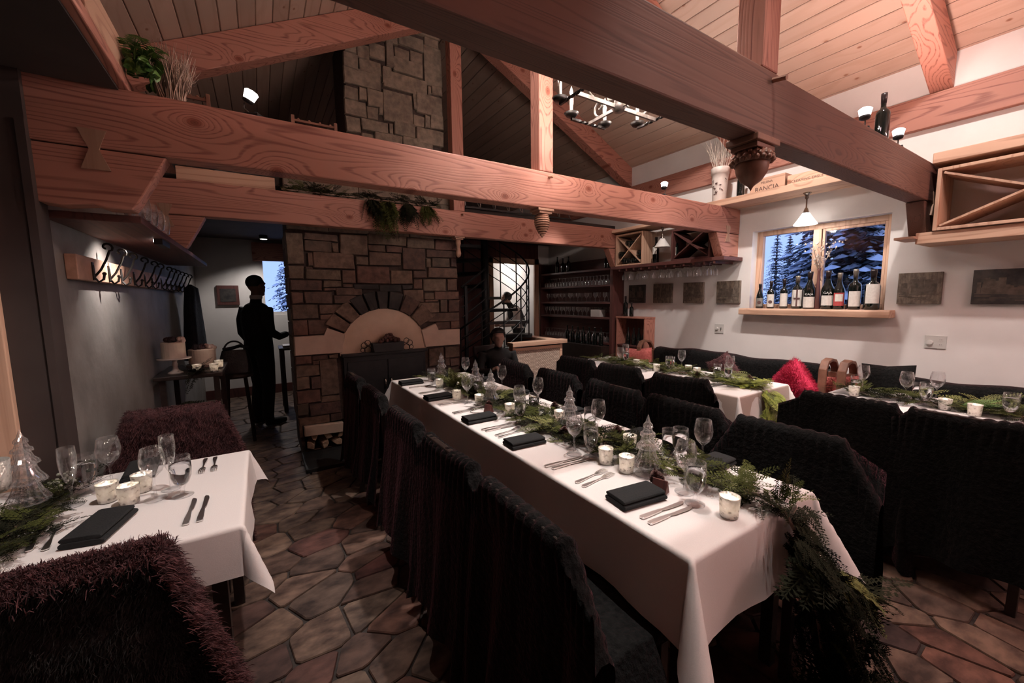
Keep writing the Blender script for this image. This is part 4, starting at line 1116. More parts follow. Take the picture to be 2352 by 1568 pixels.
# ================================================================== TABLES AND CLOTHS
def folding_table(label, x0, y0, x1, y1, z=.742):
    t = thing('dining_table', label, 'table', ((x0 + x1) / 2, (y0 + y1) / 2, 0))
    hx, hy = (x1 - x0) / 2 - .006, (y1 - y0) / 2 - .006
    MB().box(-hx, -hy, z - .035, hx, hy, z).build('tabletop', M['darkwood'], t, bevel=.004)
    for sx in (-1, 1):
        for sy in (-1, 1):
            MB().box(sx * (hx - .07) - .022, sy * (hy - .07) - .022, 0, sx * (hx - .07) + .022, sy * (hy - .07) + .022, z - .035).build('leg', M['darkwood'], t)
    return t
def cloth(name, label, x0, y0, x1, y1, over, z=.745, amp=.012, seed=0, mat='linen', corner=1.0, r=.012, group=None, flare=.16):
    """square-cornered cloth: flat top, hanging sides, cone folds at the corners"""
    q = random.Random(seed); ph = [q.uniform(0, 6.28) for _ in range(8)]
    cx, cy = (x0 + x1) / 2, (y0 + y1) / 2
    def axis(a, b, o):
        s = []
        nd = 8
        for i in range(nd): s.append(a - o * (1 - i / nd))
        s += [a - .021, a - .014, a - .007, a, a + .006]
        k = max(6, int((b - a) / .07))
        for i in range(1, k): s.append(a + (b - a) * i / k)
        s += [b - .006, b, b + .007, b + .014, b + .021]
        for i in range(1, nd + 1): s.append(b + o * i / nd)
        return s
    xs, ys = axis(x0, x1, over), axis(y0, y1, over)
    def fall(d):
        # distance past the edge -> (outward, down) with a rounded arris
        L = r * PI / 2
        if d <= 0: return 0.0, 0.0
        if d < L:
            a_ = d / r; return r * math.sin(a_), r * (1 - math.cos(a_))
        return r, r + (d - L)
    def P(x, y):
        dx = x - x1 if x > x1 else (x0 - x if x < x0 else 0); sx = 1 if x > x1 else -1
        dy = y - y1 if y > y1 else (y0 - y if y < y0 else 0); sy = 1 if y > y1 else -1
        bx, by = min(max(x, x0), x1), min(max(y, y0), y1)
        if dx > 0 and dy > 0:
            R_ = math.hypot(dx, dy); phi = math.atan2(dy, dx)
            o, dn = fall(R_)
            bul = R_ * (.10 + corner * .30 * math.sin(2 * phi) ** 1.5)
            return (bx + sx * (o + bul) * math.cos(phi) * 1.0, by + sy * (o + bul) * math.sin(phi), z - dn * (1 - .03 * math.sin(2 * phi)))
        d = dx or dy
        if d == 0: return (bx, by, z)
        o, dn = fall(d)
        t = by if dx else bx
        e = min(abs(t - (y0 if dx else x0)), abs(t - (y1 if dx else x1)))
        w_ = amp * dn / max(over, .01) * (math.sin(t * 9 + ph[0]) + .6 * math.sin(t * 21 + ph[1]) + .4 * math.sin(t * 4.3 + ph[2]))
        near = math.exp(-e / .10)
        o2 = o + dn * .03 + w_ * (1 - near) + dn * .10 * near
        if dx: return (bx + sx * o2, by, z - dn)
        return (bx, by + sy * o2, z - dn)
    vs = [(lambda p: (p[0] - cx, p[1] - cy, p[2]))(P(x, y)) for y in ys for x in xs]
    nx = len(xs)
    fs = [(j * nx + i, j * nx + i + 1, (j + 1) * nx + i + 1, (j + 1) * nx + i) for j in range(len(ys) - 1) for i in range(nx - 1)]
    o = MB().add(vs, fs).build(name, M[mat], smooth=True, loc=(cx, cy, 0))
    return tag(o, label, 'tablecloth', group)
TZ = .748
folding_table('long banquet table beneath the white cloth in the middle of the room', 1.01, .65, 1.75, 3.74)
cloth('tablecloth', 'long white cloth on the middle banquet table', 1.01, .65, 1.75, 3.74, .275, .7465, .010, 3, corner=1.5)
folding_table('small banquet table under the white cloth beside the dark wall', -1.70, 1.59, -.11, 2.39)
cloth('tablecloth', 'white cloth with pointed corners on the near table beside the dark wall', -1.70, 1.59, -.11, 2.39, .175, .7465, .008, 5, corner=1.15)
folding_table('banquet table under two cloths along the window bench', 3.0, 1.60, 3.75, 3.65)
cloth('under_cloth', 'long beige under cloth reaching down on the bench table', 3.0, 1.60, 3.75, 3.65, .60, .7445, .03, 8, 'linen_under', corner=.5)
cloth('tablecloth', 'white topper cloth on the bench table with the green garland end', 3.003, 1.603, 3.747, 3.647, .22, .748, .006, 9, corner=1.3)
folding_table('banquet table behind the dark chairs at the right edge', 3.36, -.95, 4.10, 1.28)
cloth('tablecloth', 'white cloth on the table at the right edge of the room', 3.36, -.95, 4.10, 1.28, .24, .7465, .010, 12)

# ================================================================== CHAIRS AND THROWS
def chair_fn():
    t = thing('dining_chair', 'x', 'chair')
    m_ = M['darkwood']
    MB().grid(lambda u, v: (-.21 + .42 * u, -.19 + .41 * v, .455 + .012 * math.sin(PI * u) * math.sin(PI * v)), 6, 6).box(-.21, -.19, .42, .21, .22, .453).build('seat', M['fur'], t, bevel=.004)
    for sx in (-1, 1):
        MB().bar((sx * .195, .19, 0), (sx * .195, .19, .42), .034, .034).build('leg', m_, t, bevel=.003)
        MB().bar((sx * .195, -.235, 0), (sx * .195, -.19, .45), .034, .034).build('leg', m_, t, bevel=.003)
        MB().bar((sx * .195, -.19, .44), (sx * .195, -.215, .885), .032, .030).build('back_post', m_, t, bevel=.003)
        MB().bar((sx * .195, .17, .20), (sx * .195, -.19, .20), .018, .022).build('stretcher', m_, t)
    MB().box(-.21, -.225, .82, .21, -.198, .895).build('top_rail', m_, t, bevel=.005)
    for z in (.58, .70): MB().box(-.18, -.215, z, .18, -.198, z + .04).build('back_slat', m_, t, bevel=.003)
    MB().box(-.18, -.01, .19, .18, .01, .212).build('stretcher', m_, t)
    return t
CH_P = Proto(chair_fn)
def throw_mesh(seed, width=.60, back=.66, front=.395, rib=.040, ribamp=.006, ztop=.905, skew=0.0, fold=.02, nu=112, nv=70):
    q = random.Random(seed); ph = [q.uniform(0, 6.28) for _ in range(9)]
    seat = .30
    L = seat + front + .09 + back
    def fn(u, v):
        x = (u - .5) * width; s = v * L - seat
        r = .030
        arc = PI * r
        fr = front
        if s < 0: y, z = -.174 - s, ztop - r - fr + .006 * math.sin(s * 30 + x * 9); k = 0; nrm = (0, 0, 1)
        elif s < fr: y, z = -.174, ztop - r - (fr - s); k = 0; nrm = (0, 1, 0)
        elif s < fr + arc:
            a_ = (s - fr) / r; y, z = -.206 + r * math.cos(a_), ztop - r + r * math.sin(a_); nrm = (0, math.cos(a_), math.sin(a_)); k = 0
        else:
            d = s - fr - arc; k = d / back
            y, z = -.236 - .05 * k - .02 * k * k, ztop - r - d; nrm = (0, -1, 0)
        # sides wrap and sag beyond the rail
        ex = max(0, abs(x) - .215)
        sg = (1 if x > 0 else -1)
        xx = x - sg * ex * .45
        z -= ex * (1.0 if s < fr + arc else .35)
        z += .006 * math.sin(x * 9 + ph[0]) * (1 if s > fr - .1 else 0) + skew * x * (k > 0) * k
        # sag of the top between the posts
        if abs(s - fr - arc / 2) < .2: z -= .010 * math.cos(x * PI / .5) * math.exp(-((s - fr - arc / 2) / .1) ** 2)
        w_ = fold * k * (math.sin(x * 17 + ph[1] + k * .8) + .6 * math.sin(x * 31 + ph[2]) + .5 * math.sin(x * 8 + ph[3]))
        rb = ribamp * (abs(math.sin(PI * (x + .020 * math.sin(s * 5 + ph[4]) + .010 * math.sin(x * 23 + s * 11 + ph[6])) / rib)) - .4) * (1.15 if abs(s - fr - arc / 2) < .14 else .22)
        y += nrm[1] * rb - w_ * .9
        z += nrm[2] * rb
        xx += .012 * k * math.sin(s * 9 + ph[5])
        return (xx, y, z)
    return MB().grid(fn, nu, nv).mesh('fur_throw', M['fur'], True)
TH = [throw_mesh(1, .66, .68), throw_mesh(2, .72, .72, rib=.045, ribamp=.008, skew=.08), throw_mesh(3, .64, .64, fold=.028), throw_mesh(4, .92, .76, skew=-.10, fold=.034, rib=.05)]
def seat_place(x, y, rz, clab, tlab, var, group):
    CH_P.place((x, y, 0), rz, clab, 'chair', group)
    o = mk('fur_throw', TH[var], loc=(x, y, 0), rot=(0, 0, rz))
    tag(o, tlab, 'throw blanket', 'dark fur throws over chair backs')
LY = [.94, 1.49, 2.08, 2.76, 3.40]
RY = [.85, 1.39, 1.94, 2.56, 3.22]
for i, y in enumerate(LY):
    a_ = ['nearest', 'second', 'third', 'fourth', 'farthest'][i]
    seat_place(.82, y, -PI / 2 + rnd.uniform(-.04, .04), a_ + ' black wooden chair on the fireplace side of the long table', a_ + ' dark ribbed fur throw on the chairs of the long table facing the aisle', [3, 1, 0, 2, 1][i], 'chairs at the long table')
for i, y in enumerate(RY):
    a_ = ['nearest', 'second', 'third', 'fourth', 'farthest'][i]
    seat_place(1.83, y, PI / 2 + rnd.uniform(-.05, .05), a_ + ' black wooden chair on the window side of the long table', a_ + ' dark fur throw on the chairs between the long table and the bench table', [3, 0, 1, 2, 0][i], 'chairs at the long table')
for i, y in enumerate((1.87, 2.48, 3.05)):
    a_ = ['nearest', 'middle', 'farthest'][i]
    seat_place(2.87, y, -PI / 2 + rnd.uniform(-.05, .05), a_ + ' black chair on the room side of the bench table', a_ + ' dark ribbed fur throw over the chairs of the bench table', [1, 0, 2][i], 'chairs at the bench table')
for i, y in enumerate((.93, .42)):
    a_ = ['black chair at the far corner of the table by the right edge', 'black chair nearest the right edge of the picture'][i]
    b_ = ['smooth black fur throw on the chair beside the bench table corner', 'wide black fur throw on the chair at the right edge'][i]
    seat_place(3.12, y, -PI / 2 + [.05, -.04][i], a_, b_, [3, 1][i], 'chairs at the right table')
# the two shaggy chairs at the near table
CH_P.place((-.44, 2.62, 0), PI, 'black chair behind the near table covered in brown sheepskin', 'chair', 'chairs at the near table')
CH_P.place((-.455, 1.47, 0), 0, 'black chair in front of the near table covered in dark sheepskin', 'chair', 'chairs at the near table')
def shag(loc, rz, label, w, back, front, mat, strands, length, seed, ztop=.915, sidedrop=.35):
    q = random.Random(seed)
    t = thing('sheepskin', label, 'sheepskin', loc, rz)
    L = front + .1 + back
    def fn(u, v):
        x = (u - .5) * w; s = v * L; r = .04; arc = PI * r
        if s < front: y, z, n_ = -.165, ztop - r - (front - s), Vector((0, 1, 0))
        elif s < front + arc:
            a_ = (s - front) / r; y, z, n_ = -.205 + r * math.cos(a_), ztop - r + r * math.sin(a_), Vector((0, math.cos(a_), math.sin(a_)))
        else:
            d = s - front - arc; y, z, n_ = -.245 - .06 * d, ztop - r - d, Vector((0, -1, 0))
        ex = max(0, abs(x) - .20); sg = 1 if x > 0 else -1
        xx = x - sg * ex * .62; z -= ex * sidedrop
        if ex > 0: n_ = (n_ + Vector((sg * min(1.2, ex * 9), 0, .2))).normalized()
        y += .012 * math.sin(x * 14 + seed) * (1 if z < ztop - .15 else .2) + .008 * math.sin(z * 17)
        return Vector((xx, y, z)), n_
    MB().grid(lambda u, v: tuple(fn(u, v)[0]), 44, 44).build('hide', mat, t, smooth=True)
    mb = MB(); vs = []; fs = []
    for i in range(strands):
        p, n_ = fn(q.random(), q.random())
        d = (n_ + Vector((q.gauss(0, .35), q.gauss(0, .35), q.gauss(-.35, .35)))).normalized()
        l = length * q.uniform(.6, 1.25); s = d.cross(Vector((q.gauss(0, 1), q.gauss(0, 1), q.gauss(0, 1)))).normalized() * .0011
        m_ = p + d * l * .55 + Vector((q.gauss(0, .1), q.gauss(0, .1), -.12)) * l; e = p + d * l * .9 + Vector((q.gauss(0, .2), q.gauss(0, .2), -.38)) * l
        b_ = len(vs); vs += [p - s, p + s, m_ + s * .8, m_ - s * .8, e]; fs += [(b_, b_ + 1, b_ + 2, b_ + 3), (b_ + 3, b_ + 2, b_ + 4)]
    mb.add(vs, fs); mb.build('fleece', mat, t, kind='stuff')
    return t
shag((-.44, 2.62, 0), PI, 'brown shaggy sheepskin over the chair behind the near table', .98, .62, .45, M['shag'], 52000, .022, 3, .925, 1.2)
shag((-.455, 1.47, 0), 0, 'dark shaggy sheepskin with reddish tips over the closest chair', 1.12, .80, .30, M['shag_dark'], 60000, .024, 4, .905, 1.2)
sx_ = bpy.data.objects['sheepskin.001']
# reddish crest of longer pile along the top edge and flank
q = random.Random(77); vs = []; fs = []
for i in range(16000):
    if q.random() < .6:
        x = q.uniform(-.25, .22); y = -.205 + q.gauss(0, .035); z = .905 - max(0, abs(x) - .20) * 1.5 - abs(y + .205) * .3
        d = Vector((q.gauss(0, .4), q.gauss(0, .5), 1)).normalized()
    else:
        tt = q.random(); x = .205 + .14 * tt + q.gauss(0, .008); z = .895 - .45 * tt; y = -.225 - .02 * tt + q.gauss(0, .025)
        d = Vector((1, q.gauss(0, .5), q.gauss(-.2, .4))).normalized()
    l = .024 * q.uniform(.6, 1.3); s = d.cross(Vector((q.gauss(0, 1), q.gauss(0, 1), q.gauss(0, 1)))).normalized() * .0009; p = Vector((x, y, z))
    m_ = p + d * l * .55; e = p + d * l + Vector((0, 0, -.3 * l)); b_ = len(vs); vs += [p - s, p + s, m_ + s, m_ - s, e]; fs += [(b_, b_ + 1, b_ + 2, b_ + 3), (b_ + 3, b_ + 2, b_ + 4)]
MB().add(vs, fs).build('crest_fleece', M['shag'], sx_, kind='stuff', label='reddish brown crest of the fleece')

# ================================================================== WINDOW BENCH
bn = thing('bench', 'long dark upholstered bench along the window wall', 'bench', (4.3, 2.55, 0))
MB().box(-.28, -1.05, .05, .295, 1.05, .42).build('base', M['darkwood'], bn, bevel=.004)
MB().grid(lambda u, v: (-.30 + .45 * u, -1.05 + 2.1 * v, .47 + .01 * math.sin(PI * u)), 6, 30).box(-.30, -1.05, .42, .15, 1.05, .469).build('seat_pad', M['fur'], bn, bevel=.01)
MB().box(.14, -1.05, .42, .297, 1.05, .80).build('backrest', M['darkwood'], bn, bevel=.01)
bn2 = thing('bench', 'dark upholstered bench behind the right table', 'bench', (4.35, .1, 0))
MB().box(-.25, -1.1, .05, .245, 1.1, .42).build('base', M['darkwood'], bn2, bevel=.004)
MB().box(-.27, -1.1, .42, .15, 1.1, .47).build('seat_pad', M['fur'], bn2, bevel=.01)
MB().box(.12, -1.1, .42, .247, 1.1, .78).build('backrest', M['darkwood'], bn2, bevel=.01)
def bench_throw(y0, y1, ztop, label, seed, x=4.42):
    q = random.Random(seed); ph = [q.uniform(0, 6) for _ in range(4)]; Ly = y1 - y0
    def fn(u, v):
        y = y0 + Ly * u; s = v * .78
        if s < .30: xx, z = x - .04 - .008, ztop - .03 - (.30 - s)
        elif s < .40: a_ = (s - .30) / .10 * PI; xx, z = x + .04 - .085 * math.cos(a_) * .98, ztop - .03 + .035 * math.sin(a_)
        else: xx, z = x + .13, ztop - .03 - (s - .40)
        z += .012 * math.sin(y * 5 + ph[0]) + .006 * math.sin(y * 13 + ph[1]) - .02 * math.exp(-((y - y0) / .1) ** 2)
        xx -= .006 * abs(math.sin(PI * y / .045)) * (1 if s < .35 else 0)
        return (xx, y - y0, z)
    o = MB().grid(fn, 160, 26).build('fur_throw', M['fur'], smooth=True, loc=(0, y0, 0)); tag(o, label, 'throw blanket', 'dark fur throws over bench backs')
    return o
bench_throw(1.58, 3.45, .845, 'long dark fur throw along the bench below the window', 31)
bench_throw(-.9, 1.17, .825, 'black fur throw along the bench behind the right table', 32)
def bench_arm(loc, label, L=.40):
    t = thing('bentwood_bracket', label, 'armrest', loc)
    mb = MB(); path = []
    # bentwood arm: rises at the front, curls over and runs back
    prof = [(.0, .05), (.01, .35), (.05, .415), (.12, .43), (.20, .415), (.25, .36), (.27, .30)]
    pts = [Vector((p[0], 0, p[1])) for p in prof]
    for i in range(len(pts) - 1): mb.bar(pts[i], pts[i + 1] + (pts[i + 1] - pts[i]).normalized() * .01, .06, .028, (0, 1, 0) if False else (0, 0, 1) if abs((pts[i + 1] - pts[i]).z) < .03 else (-1, 0, 0))
    mb.build('bent_wood', M['carved'], t, bevel=.006)
    MB().box(.20, -.03, -.45, .26, .03, .31).build('arm_post', M['carved'], t, bevel=.004)
    return t
bench_arm((4.10, 1.48, .50), 'curved brown wooden bench arm beside the bright pink cushion')
bench_arm((4.10, 1.345, .50), 'curved brown wooden bench arm in front of the coral cushion')
bench_arm((4.12, 3.50, .50), 'curved red wooden bench arm at the far end by the wooden cabinet')
def pillow(loc, rot, s, mat, label, fuzz=0, col=None):
    t = thing('cushion', label, 'cushion', loc); t.rotation_euler = rot
    def fn(u, v, sgn):
        a_, b_ = 2 * u - 1, 2 * v - 1
        e = (1 - a_ ** 4) * (1 - b_ ** 4)
        k = 1 - .10 * (1 - abs(a_)) * abs(b_) - .10 * (1 - abs(b_)) * abs(a_)
        return (a_ * s * k, sgn * .085 * max(e, 0) ** .5, b_ * s * k)
    mb = MB(); mb.grid(lambda u, v: fn(u, v, 1), 14, 14); mb.grid(lambda u, v: fn(1 - u, v, -1), 14, 14); mb.build('cover', M[mat], t, smooth=True)
    if fuzz:
        q = random.Random(5); vs = []; fs = []
        for i in range(fuzz):
            u, v, sg = q.random(), q.random(), q.choice((-1, 1)); p = Vector(fn(u, v, sg)); d = Vector((p.x * 2, sg * .2, p.z * 2)).normalized() + Vector((q.gauss(0, .4), q.gauss(0, .4), q.gauss(0, .4))); d.normalize()
            l = .03 * q.uniform(.5, 1.2); s_ = d.cross(Vector((q.gauss(0, 1), q.gauss(0, 1), 1))).normalized() * .0018; b_ = len(vs); vs += [p - s_, p + s_, p + d * l]; fs.append((b_, b_ + 1, b_ + 2))
        MB().add(vs, fs).build('pile', M[mat], t, kind='stuff')
    return t
pillow((4.12, 1.70, .68), (0, .785, PI / 2 - .5), .175, 'fur_pillow', 'bright pink fluffy cushion standing on its corner on the bench', 9000)
pillow((4.27, 1.385, .64), (0, .2, PI / 2 - .25), .15, 'coral', 'coral pink cushion between the bench arms', 2500)
pillow((4.16, 3.52, .64), (0, .1, PI / 2 + .1), .20, 'coral', 'red cushion at the far end of the bench by the cabinet', 0)
pillow((4.30, 1.10, .76), (.1, .08, PI / 2), .17, 'fur', 'black cushion leaning on the wall behind the right table', 0)
pillow((4.26, 2.45, .71), (0, .6, PI / 2), .14, 'shag', 'brown fuzzy cushion against the bench back', 1500)

# ================================================================== TABLEWARE
def wine_fn():
    o = MB().shell([(.001, .003), (.030, .003), (.036, .001), (.036, .003), (.012, .006), (.005, .012), (.0038, .05), (.0042, .085), (.012, .094), (.028, .110), (.038, .135), (.040, .155), (.036, .185), (.031, .205), (.0302, .2055), (.0295, .205), (.0345, .185), (.0384, .155), (.0365, .135), (.027, .1115), (.001, .097)], 22).build('wine_glass', M['glass'], smooth=True)
    return o
def goblet_fn(full=True):
    o = MB().shell([(.001, .003), (.030, .003), (.035, .001), (.035, .003), (.012, .006), (.008, .012), (.007, .028), (.012, .042), (.024, .056), (.033, .080), (.036, .110), (.035, .140), (.033, .160), (.0325, .1605), (.0316, .160), (.0337, .135)], 22).build('water_goblet', M['glass'], smooth=True)
    MB().lathe([(.001, .046), (.012, .046), (.0225, .057), (.0315, .081), (.0345, .110), (.0340, .130), (.001, .130)], 22).build('water', M['water'], o, smooth=True)
    return o
def tumbler_fn():
    o = MB().shell([(.001, .004), (.028, .004), (.030, .001), (.031, .004), (.034, .06), (.035, .125), (.0345, .1255), (.0338, .125), (.0335, .10)], 22).build('water_tumbler', M['glass'], smooth=True)
    MB().lathe([(.001, .008), (.0285, .008), (.0325, .06), (.0333, .095), (.001, .095)], 22).build('water', M['water'], o, smooth=True)
    return o
def flute_fn():
    return MB().shell([(.001, .003), (.028, .003), (.033, .001), (.033, .003), (.010, .006), (.004, .012), (.0036, .05), (.0045, .075), (.014, .10), (.023, .14), (.026, .18), (.024, .225), (.0235, .2255), (.0228, .225), (.0245, .18), (.0215, .14), (.012, .10)], 20).build('champagne_flute', M['glass'], smooth=True)
def votive_fn():
    t = thing('votive', 'x', 'candle')
    MB().shell([(.001, .004), (.026, .004), (.029, .002), (.029, .006), (.033, .066), (.0342, .073), (.032, .073), (.0275, .010), (.001, .008)], 22).build('mercury_cup', M['mercury'], t, smooth=True)
    c = MB().lathe([(.018, .010), (.018, .030), (.001, .031)], 14).build('tealight', M['wax'], t, smooth=True)
    MB().lathe([(.0008, .033), (.0045, .040), (.004, .048), (.0006, .058)], 8).build('candle_flame', M['flame'], c, smooth=True)
    return t
def tree_fn():
    t = thing('glass_tree', 'x', 'ornament')
    MB().shell([(.001, .004), (.042, .004), (.050, .001), (.050, .004), (.016, .012), (.012, .02), (.020, .028), (.014, .040)], 24).build('foot', M['glass_tree'], t, smooth=True)
    def tier(z0, r0, z1, r1):
        n = 32; vs = []; fs = []
        pr = [(r0 * .55, z0 - .004), (r0, z0), (r0 * .93, z0 + .012), ((r0 + r1) / 2 * .96, (z0 + z1) / 2 - .005), (r1, z1)]
        for r, z in pr:
            for j in range(n): rr = r * (1 + .045 * (1 if j % 2 else -1)); vs.append((rr * math.cos(2 * PI * j / n), rr * math.sin(2 * PI * j / n), z))
        for i in range(len(pr) - 1):
            for j in range(n): fs.append((i * n + j, i * n + (j + 1) % n, (i + 1) * n + (j + 1) % n, (i + 1) * n + j))
        return MB().add(vs, fs)
    for z0, r0, z1, r1 in ((.045, .058, .125, .026), (.120, .044, .178, .019), (.172, .031, .216, .012), (.208, .020, .262, .001)):
        tier(z0, r0, z1, r1).build('tier', M['glass_tree'], t, smooth=False)
    return t
def napkin_fn():
    mb = MB()
    def rolled(w, d, zc, th, x0):
        n = 14; prof = []
        for i in range(n): a_ = 2 * PI * i / n; c_, s_ = math.cos(a_), math.sin(a_); prof.append((x0 + (d / 2) * (abs(c_) ** .5) * (1 if c_ > 0 else -1), zc + th / 2 * (abs(s_) ** .6) * (1 if s_ > 0 else -1)))
        mb.prism(prof, -w / 2, w / 2, 'yz')
    rolled(.20, .115, .010, .020, 0); rolled(.195, .105, .026, .016, .003)
    o = mb.build('napkin', M['napkin'], bevel=.002)
    return o
def knife_fn():
    mb = MB()
    mb.prism([(0, -.006), (.004, -.0095), (.035, -.0095), (.09, -.0065), (.10, -.005), (.10, .005), (.09, .0065), (.035, .0095), (.004, .0095), (0, .006)], 0, .006, 'xy')
    mb.prism([(.10, -.0045), (.12, -.009), (.185, -.0115), (.208, -.008), (.218, .002), (.212, .006), (.10, .0055)], .002, .0045, 'xy')
    return mb.build('table_knife', M['silver'], bevel=.0012)
def fork_fn():
    mb = MB()
    mb.prism([(0, -.005), (.006, -.009), (.03, -.008), (.08, -.0035), (.12, -.003), (.132, -.011), (.145, -.0125), (.145, .0125), (.132, .011), (.12, .003), (.08, .0035), (.03, .008), (.006, .009), (0, .005)], 0.001, .0045, 'xy')
    for k in range(4):
        y = -.0105 + .007 * k; mb.bar((.143, y, .004), (.172, y, .008), .0034, .0024); mb.bar((.170, y, .008), (.192, y * .9, .004), .003, .002)
    return mb.build('table_fork', M['silver'])
PR = {k: Proto(f) for k, f in dict(wine=wine_fn, goblet=goblet_fn, tumbler=tumbler_fn, flute=flute_fn, votive=votive_fn, tree=tree_fn, napkin=napkin_fn, knife=knife_fn, fork=fork_fn).items()}
CAT = dict(wine='wine glass', goblet='goblet', tumbler='tumbler', flute='flute', votive='candle', tree='ornament', napkin='napkin', knife='knife', fork='fork')
DESC = dict(wine='stemmed wine glass', goblet='short stemmed water goblet', tumbler='straight water glass', flute='tall champagne flute', votive='silvered votive candle cup', tree='ribbed glass tree ornament', napkin='folded black napkin', knife='silver table knife', fork='silver table fork')
def put(kind, pts, where, z=TZ, rz=None, name_i=None, group=None):
    n = len(pts)
    for i, p in enumerate(pts):
        a_ = rnd.uniform(0, 6.28) if rz is None else (rz[i] if isinstance(rz, list) else rz)
        w_ = nth(i)
        lab = (w_ + ' ' if n > 1 else '') + DESC[kind] + ' ' + where
        PR[kind].place((p[0], p[1], z), a_, lab, CAT[kind], group or (DESC[kind] + 's ' + where)[:60])
def votive_lights(pts, power, z=TZ):
    for p in pts: point_light('votive_light', (p[0], p[1], z + .055), power, (1.0, .84, .66), .008)
def lay(kind, segs, where, z=TZ):
    pts = [s[0] for s in segs]; rz = [math.atan2(s[1][1] - s[0][1], s[1][0] - s[0][0]) for s in segs]
    put(kind, pts, where, z, rz)
WL = 'on the long table'
M_votive = [(1.316, .714), (1.295, 1.151), (1.287, 1.267), (1.509, 1.324), (1.497, 1.863), (1.329, 2.167), (1.28, 2.502), (1.203, 2.722), (1.256, 3.191)]
put('votive', M_votive, WL + ' counted from the near end'); votive_lights(M_votive, P_VOTIVE)
put('goblet', [(1.292, .826), (1.576, 1.09), (1.279, 1.358), (1.29, 1.982), (1.355, 2.66), (1.206, 3.247)], WL + ' counted from the near end')
put('wine', [(1.339, .901), (1.640, 1.02), (1.236, 1.425), (1.50, 1.535), (1.346, 2.075), (1.586, 2.208), (1.231, 2.594), (1.640, 2.79), (1.595, 3.385)], WL + ' counted from the near end')
put('tumbler', [(1.610, 1.171), (1.554, 1.656), (1.496, 2.13), (1.52, 2.95)], WL + ' counted from the near end')
put('tree', [(1.345, 1.084), (1.450, 1.713), (1.345, 2.445), (1.461, 2.913), (1.40, 3.50)], WL + ' counted from the near end')
put('napkin', [(1.142, .966), (1.115, 1.675), (1.108, 2.17), (1.100, 2.834), (1.100, 3.485)], 'along the aisle edge of the long table', rz=[-.12, -.05, 0, .04, 0])
put('napkin', [(1.655, .985), (1.655, 1.42), (1.65, 1.97), (1.65, 2.60), (1.65, 3.22)], 'along the far edge of the long table', rz=PI)
lay('knife', [[(1.052, .868), (1.28, .856)], [(1.047, .83), (1.27, .818)], [(1.03, 1.386), (1.25, 1.379)], [(1.044, 1.35), (1.268, 1.341)], [(1.028, 1.99), (1.213, 2.004)], [(1.038, 1.959), (1.247, 1.96)], [(1.03, 2.66), (1.2, 2.66)], [(1.03, 2.63), (1.2, 2.625)], [(1.03, 3.32), (1.2, 3.32)]], 'on the aisle edge of the long table')
lay('fork', [[(1.041, 1.149), (1.251, 1.17)], [(1.042, 1.19), (1.257, 1.214)], [(1.047, 1.83), (1.202, 1.855)], [(1.047, 1.865), (1.21, 1.895)], [(1.03, 2.38), (1.2, 2.40)], [(1.03, 2.41), (1.2, 2.43)], [(1.03, 3.05), (1.2, 3.07)], [(1.03, 3.08), (1.2, 3.1)]], 'on the aisle edge of the long table')
lay('knife', [[(1.735, 1.22), (1.55, 1.225)], [(1.735, 1.57), (1.55, 1.575)], [(1.735, 1.61), (1.55, 1.615)], [(1.735, 2.12), (1.55, 2.12)], [(1.735, 2.38), (1.55, 2.385)]], 'on the window-side edge of the long table')
lay('fork', [[(1.735, 1.77), (1.55, 1.77)], [(1.735, 1.80), (1.55, 1.805)], [(1.735, 2.41), (1.55, 2.415)], [(1.735, 2.75), (1.55, 2.755)]], 'on the window-side edge of the long table')
WN = 'on the near table'
put('flute', [(-.645, 2.083), (-.356, 2.049)], WN + ' from the dark wall outwards'); put('goblet', [(-.632, 2.188), (-.307, 1.953)], WN + ' from the dark wall outwards'); put('wine', [(-.572, 2.233), (-.391, 1.975)], WN + ' from the dark wall outwards')
L_votive = [(-.543, 2.059), (-.469, 1.991), (-.451, 2.095)]
put('votive', L_votive, WN + ' from the dark wall outwards'); votive_lights(L_votive, P_VOTIVE)
put('napkin', [(-.50, 1.80), (-.50, 2.33)], WN + ' starting at the closest chair', rz=[1.35, -1.5])
lay('knife', [[(-.266, 1.679), (-.265, 1.9)], [(-.228, 1.68), (-.227, 1.915)]], WN + ' starting beside the napkin')
lay('fork', [[(-.273, 2.36), (-.272, 2.20)], [(-.236, 2.36), (-.228, 2.20)]], 'near the sheepskin chair on the near table')
lay('fork', [[(-.652, 1.76), (-.676, 1.95)], [(-.611, 1.74), (-.635, 1.943)]], 'beside the greenery on the near table')
put('tree', [(-.755, 2.09), (-.84, 2.33)], WN + ' beside the dark wall')
hc = thing('candle_holder', 'tall silvered glass candle holder at the edge of the near table', 'candle', (-.80, 2.0, TZ))
MB().shell([(.001, .003), (.045, .003), (.048, .006), (.012, .02), (.010, .09), (.014, .12), (.036, .13), (.044, .15), (.048, .235), (.046, .235), (.040, .14), (.001, .135)], 22).build('mercury_cup', M['mercury'], hc, smooth=True)
MB().lathe([(.026, .14), (.026, .19), (.001, .192)], 14).build('candle', M['wax'], hc, smooth=True)
WB = 'on the bench table'
put('wine', [(3.62, 2.02), (3.62, 2.52), (3.30, 3.05), (3.60, 3.25)], WB + ' counted from the green garland end'); put('goblet', [(3.42, 1.92), (3.42, 2.52), (3.44, 3.10)], WB + ' counted from the green garland end')
put('tumbler', [(3.56, 2.10), (3.62, 2.64)], WB + ' counted from the green garland end')
T2v = [(3.50, 2.27), (3.56, 2.40), (3.36, 2.62), (3.44, 2.95)]
put('votive', T2v, WB + ' counted from the green garland end'); votive_lights(T2v, P_VOTIVE * .6)
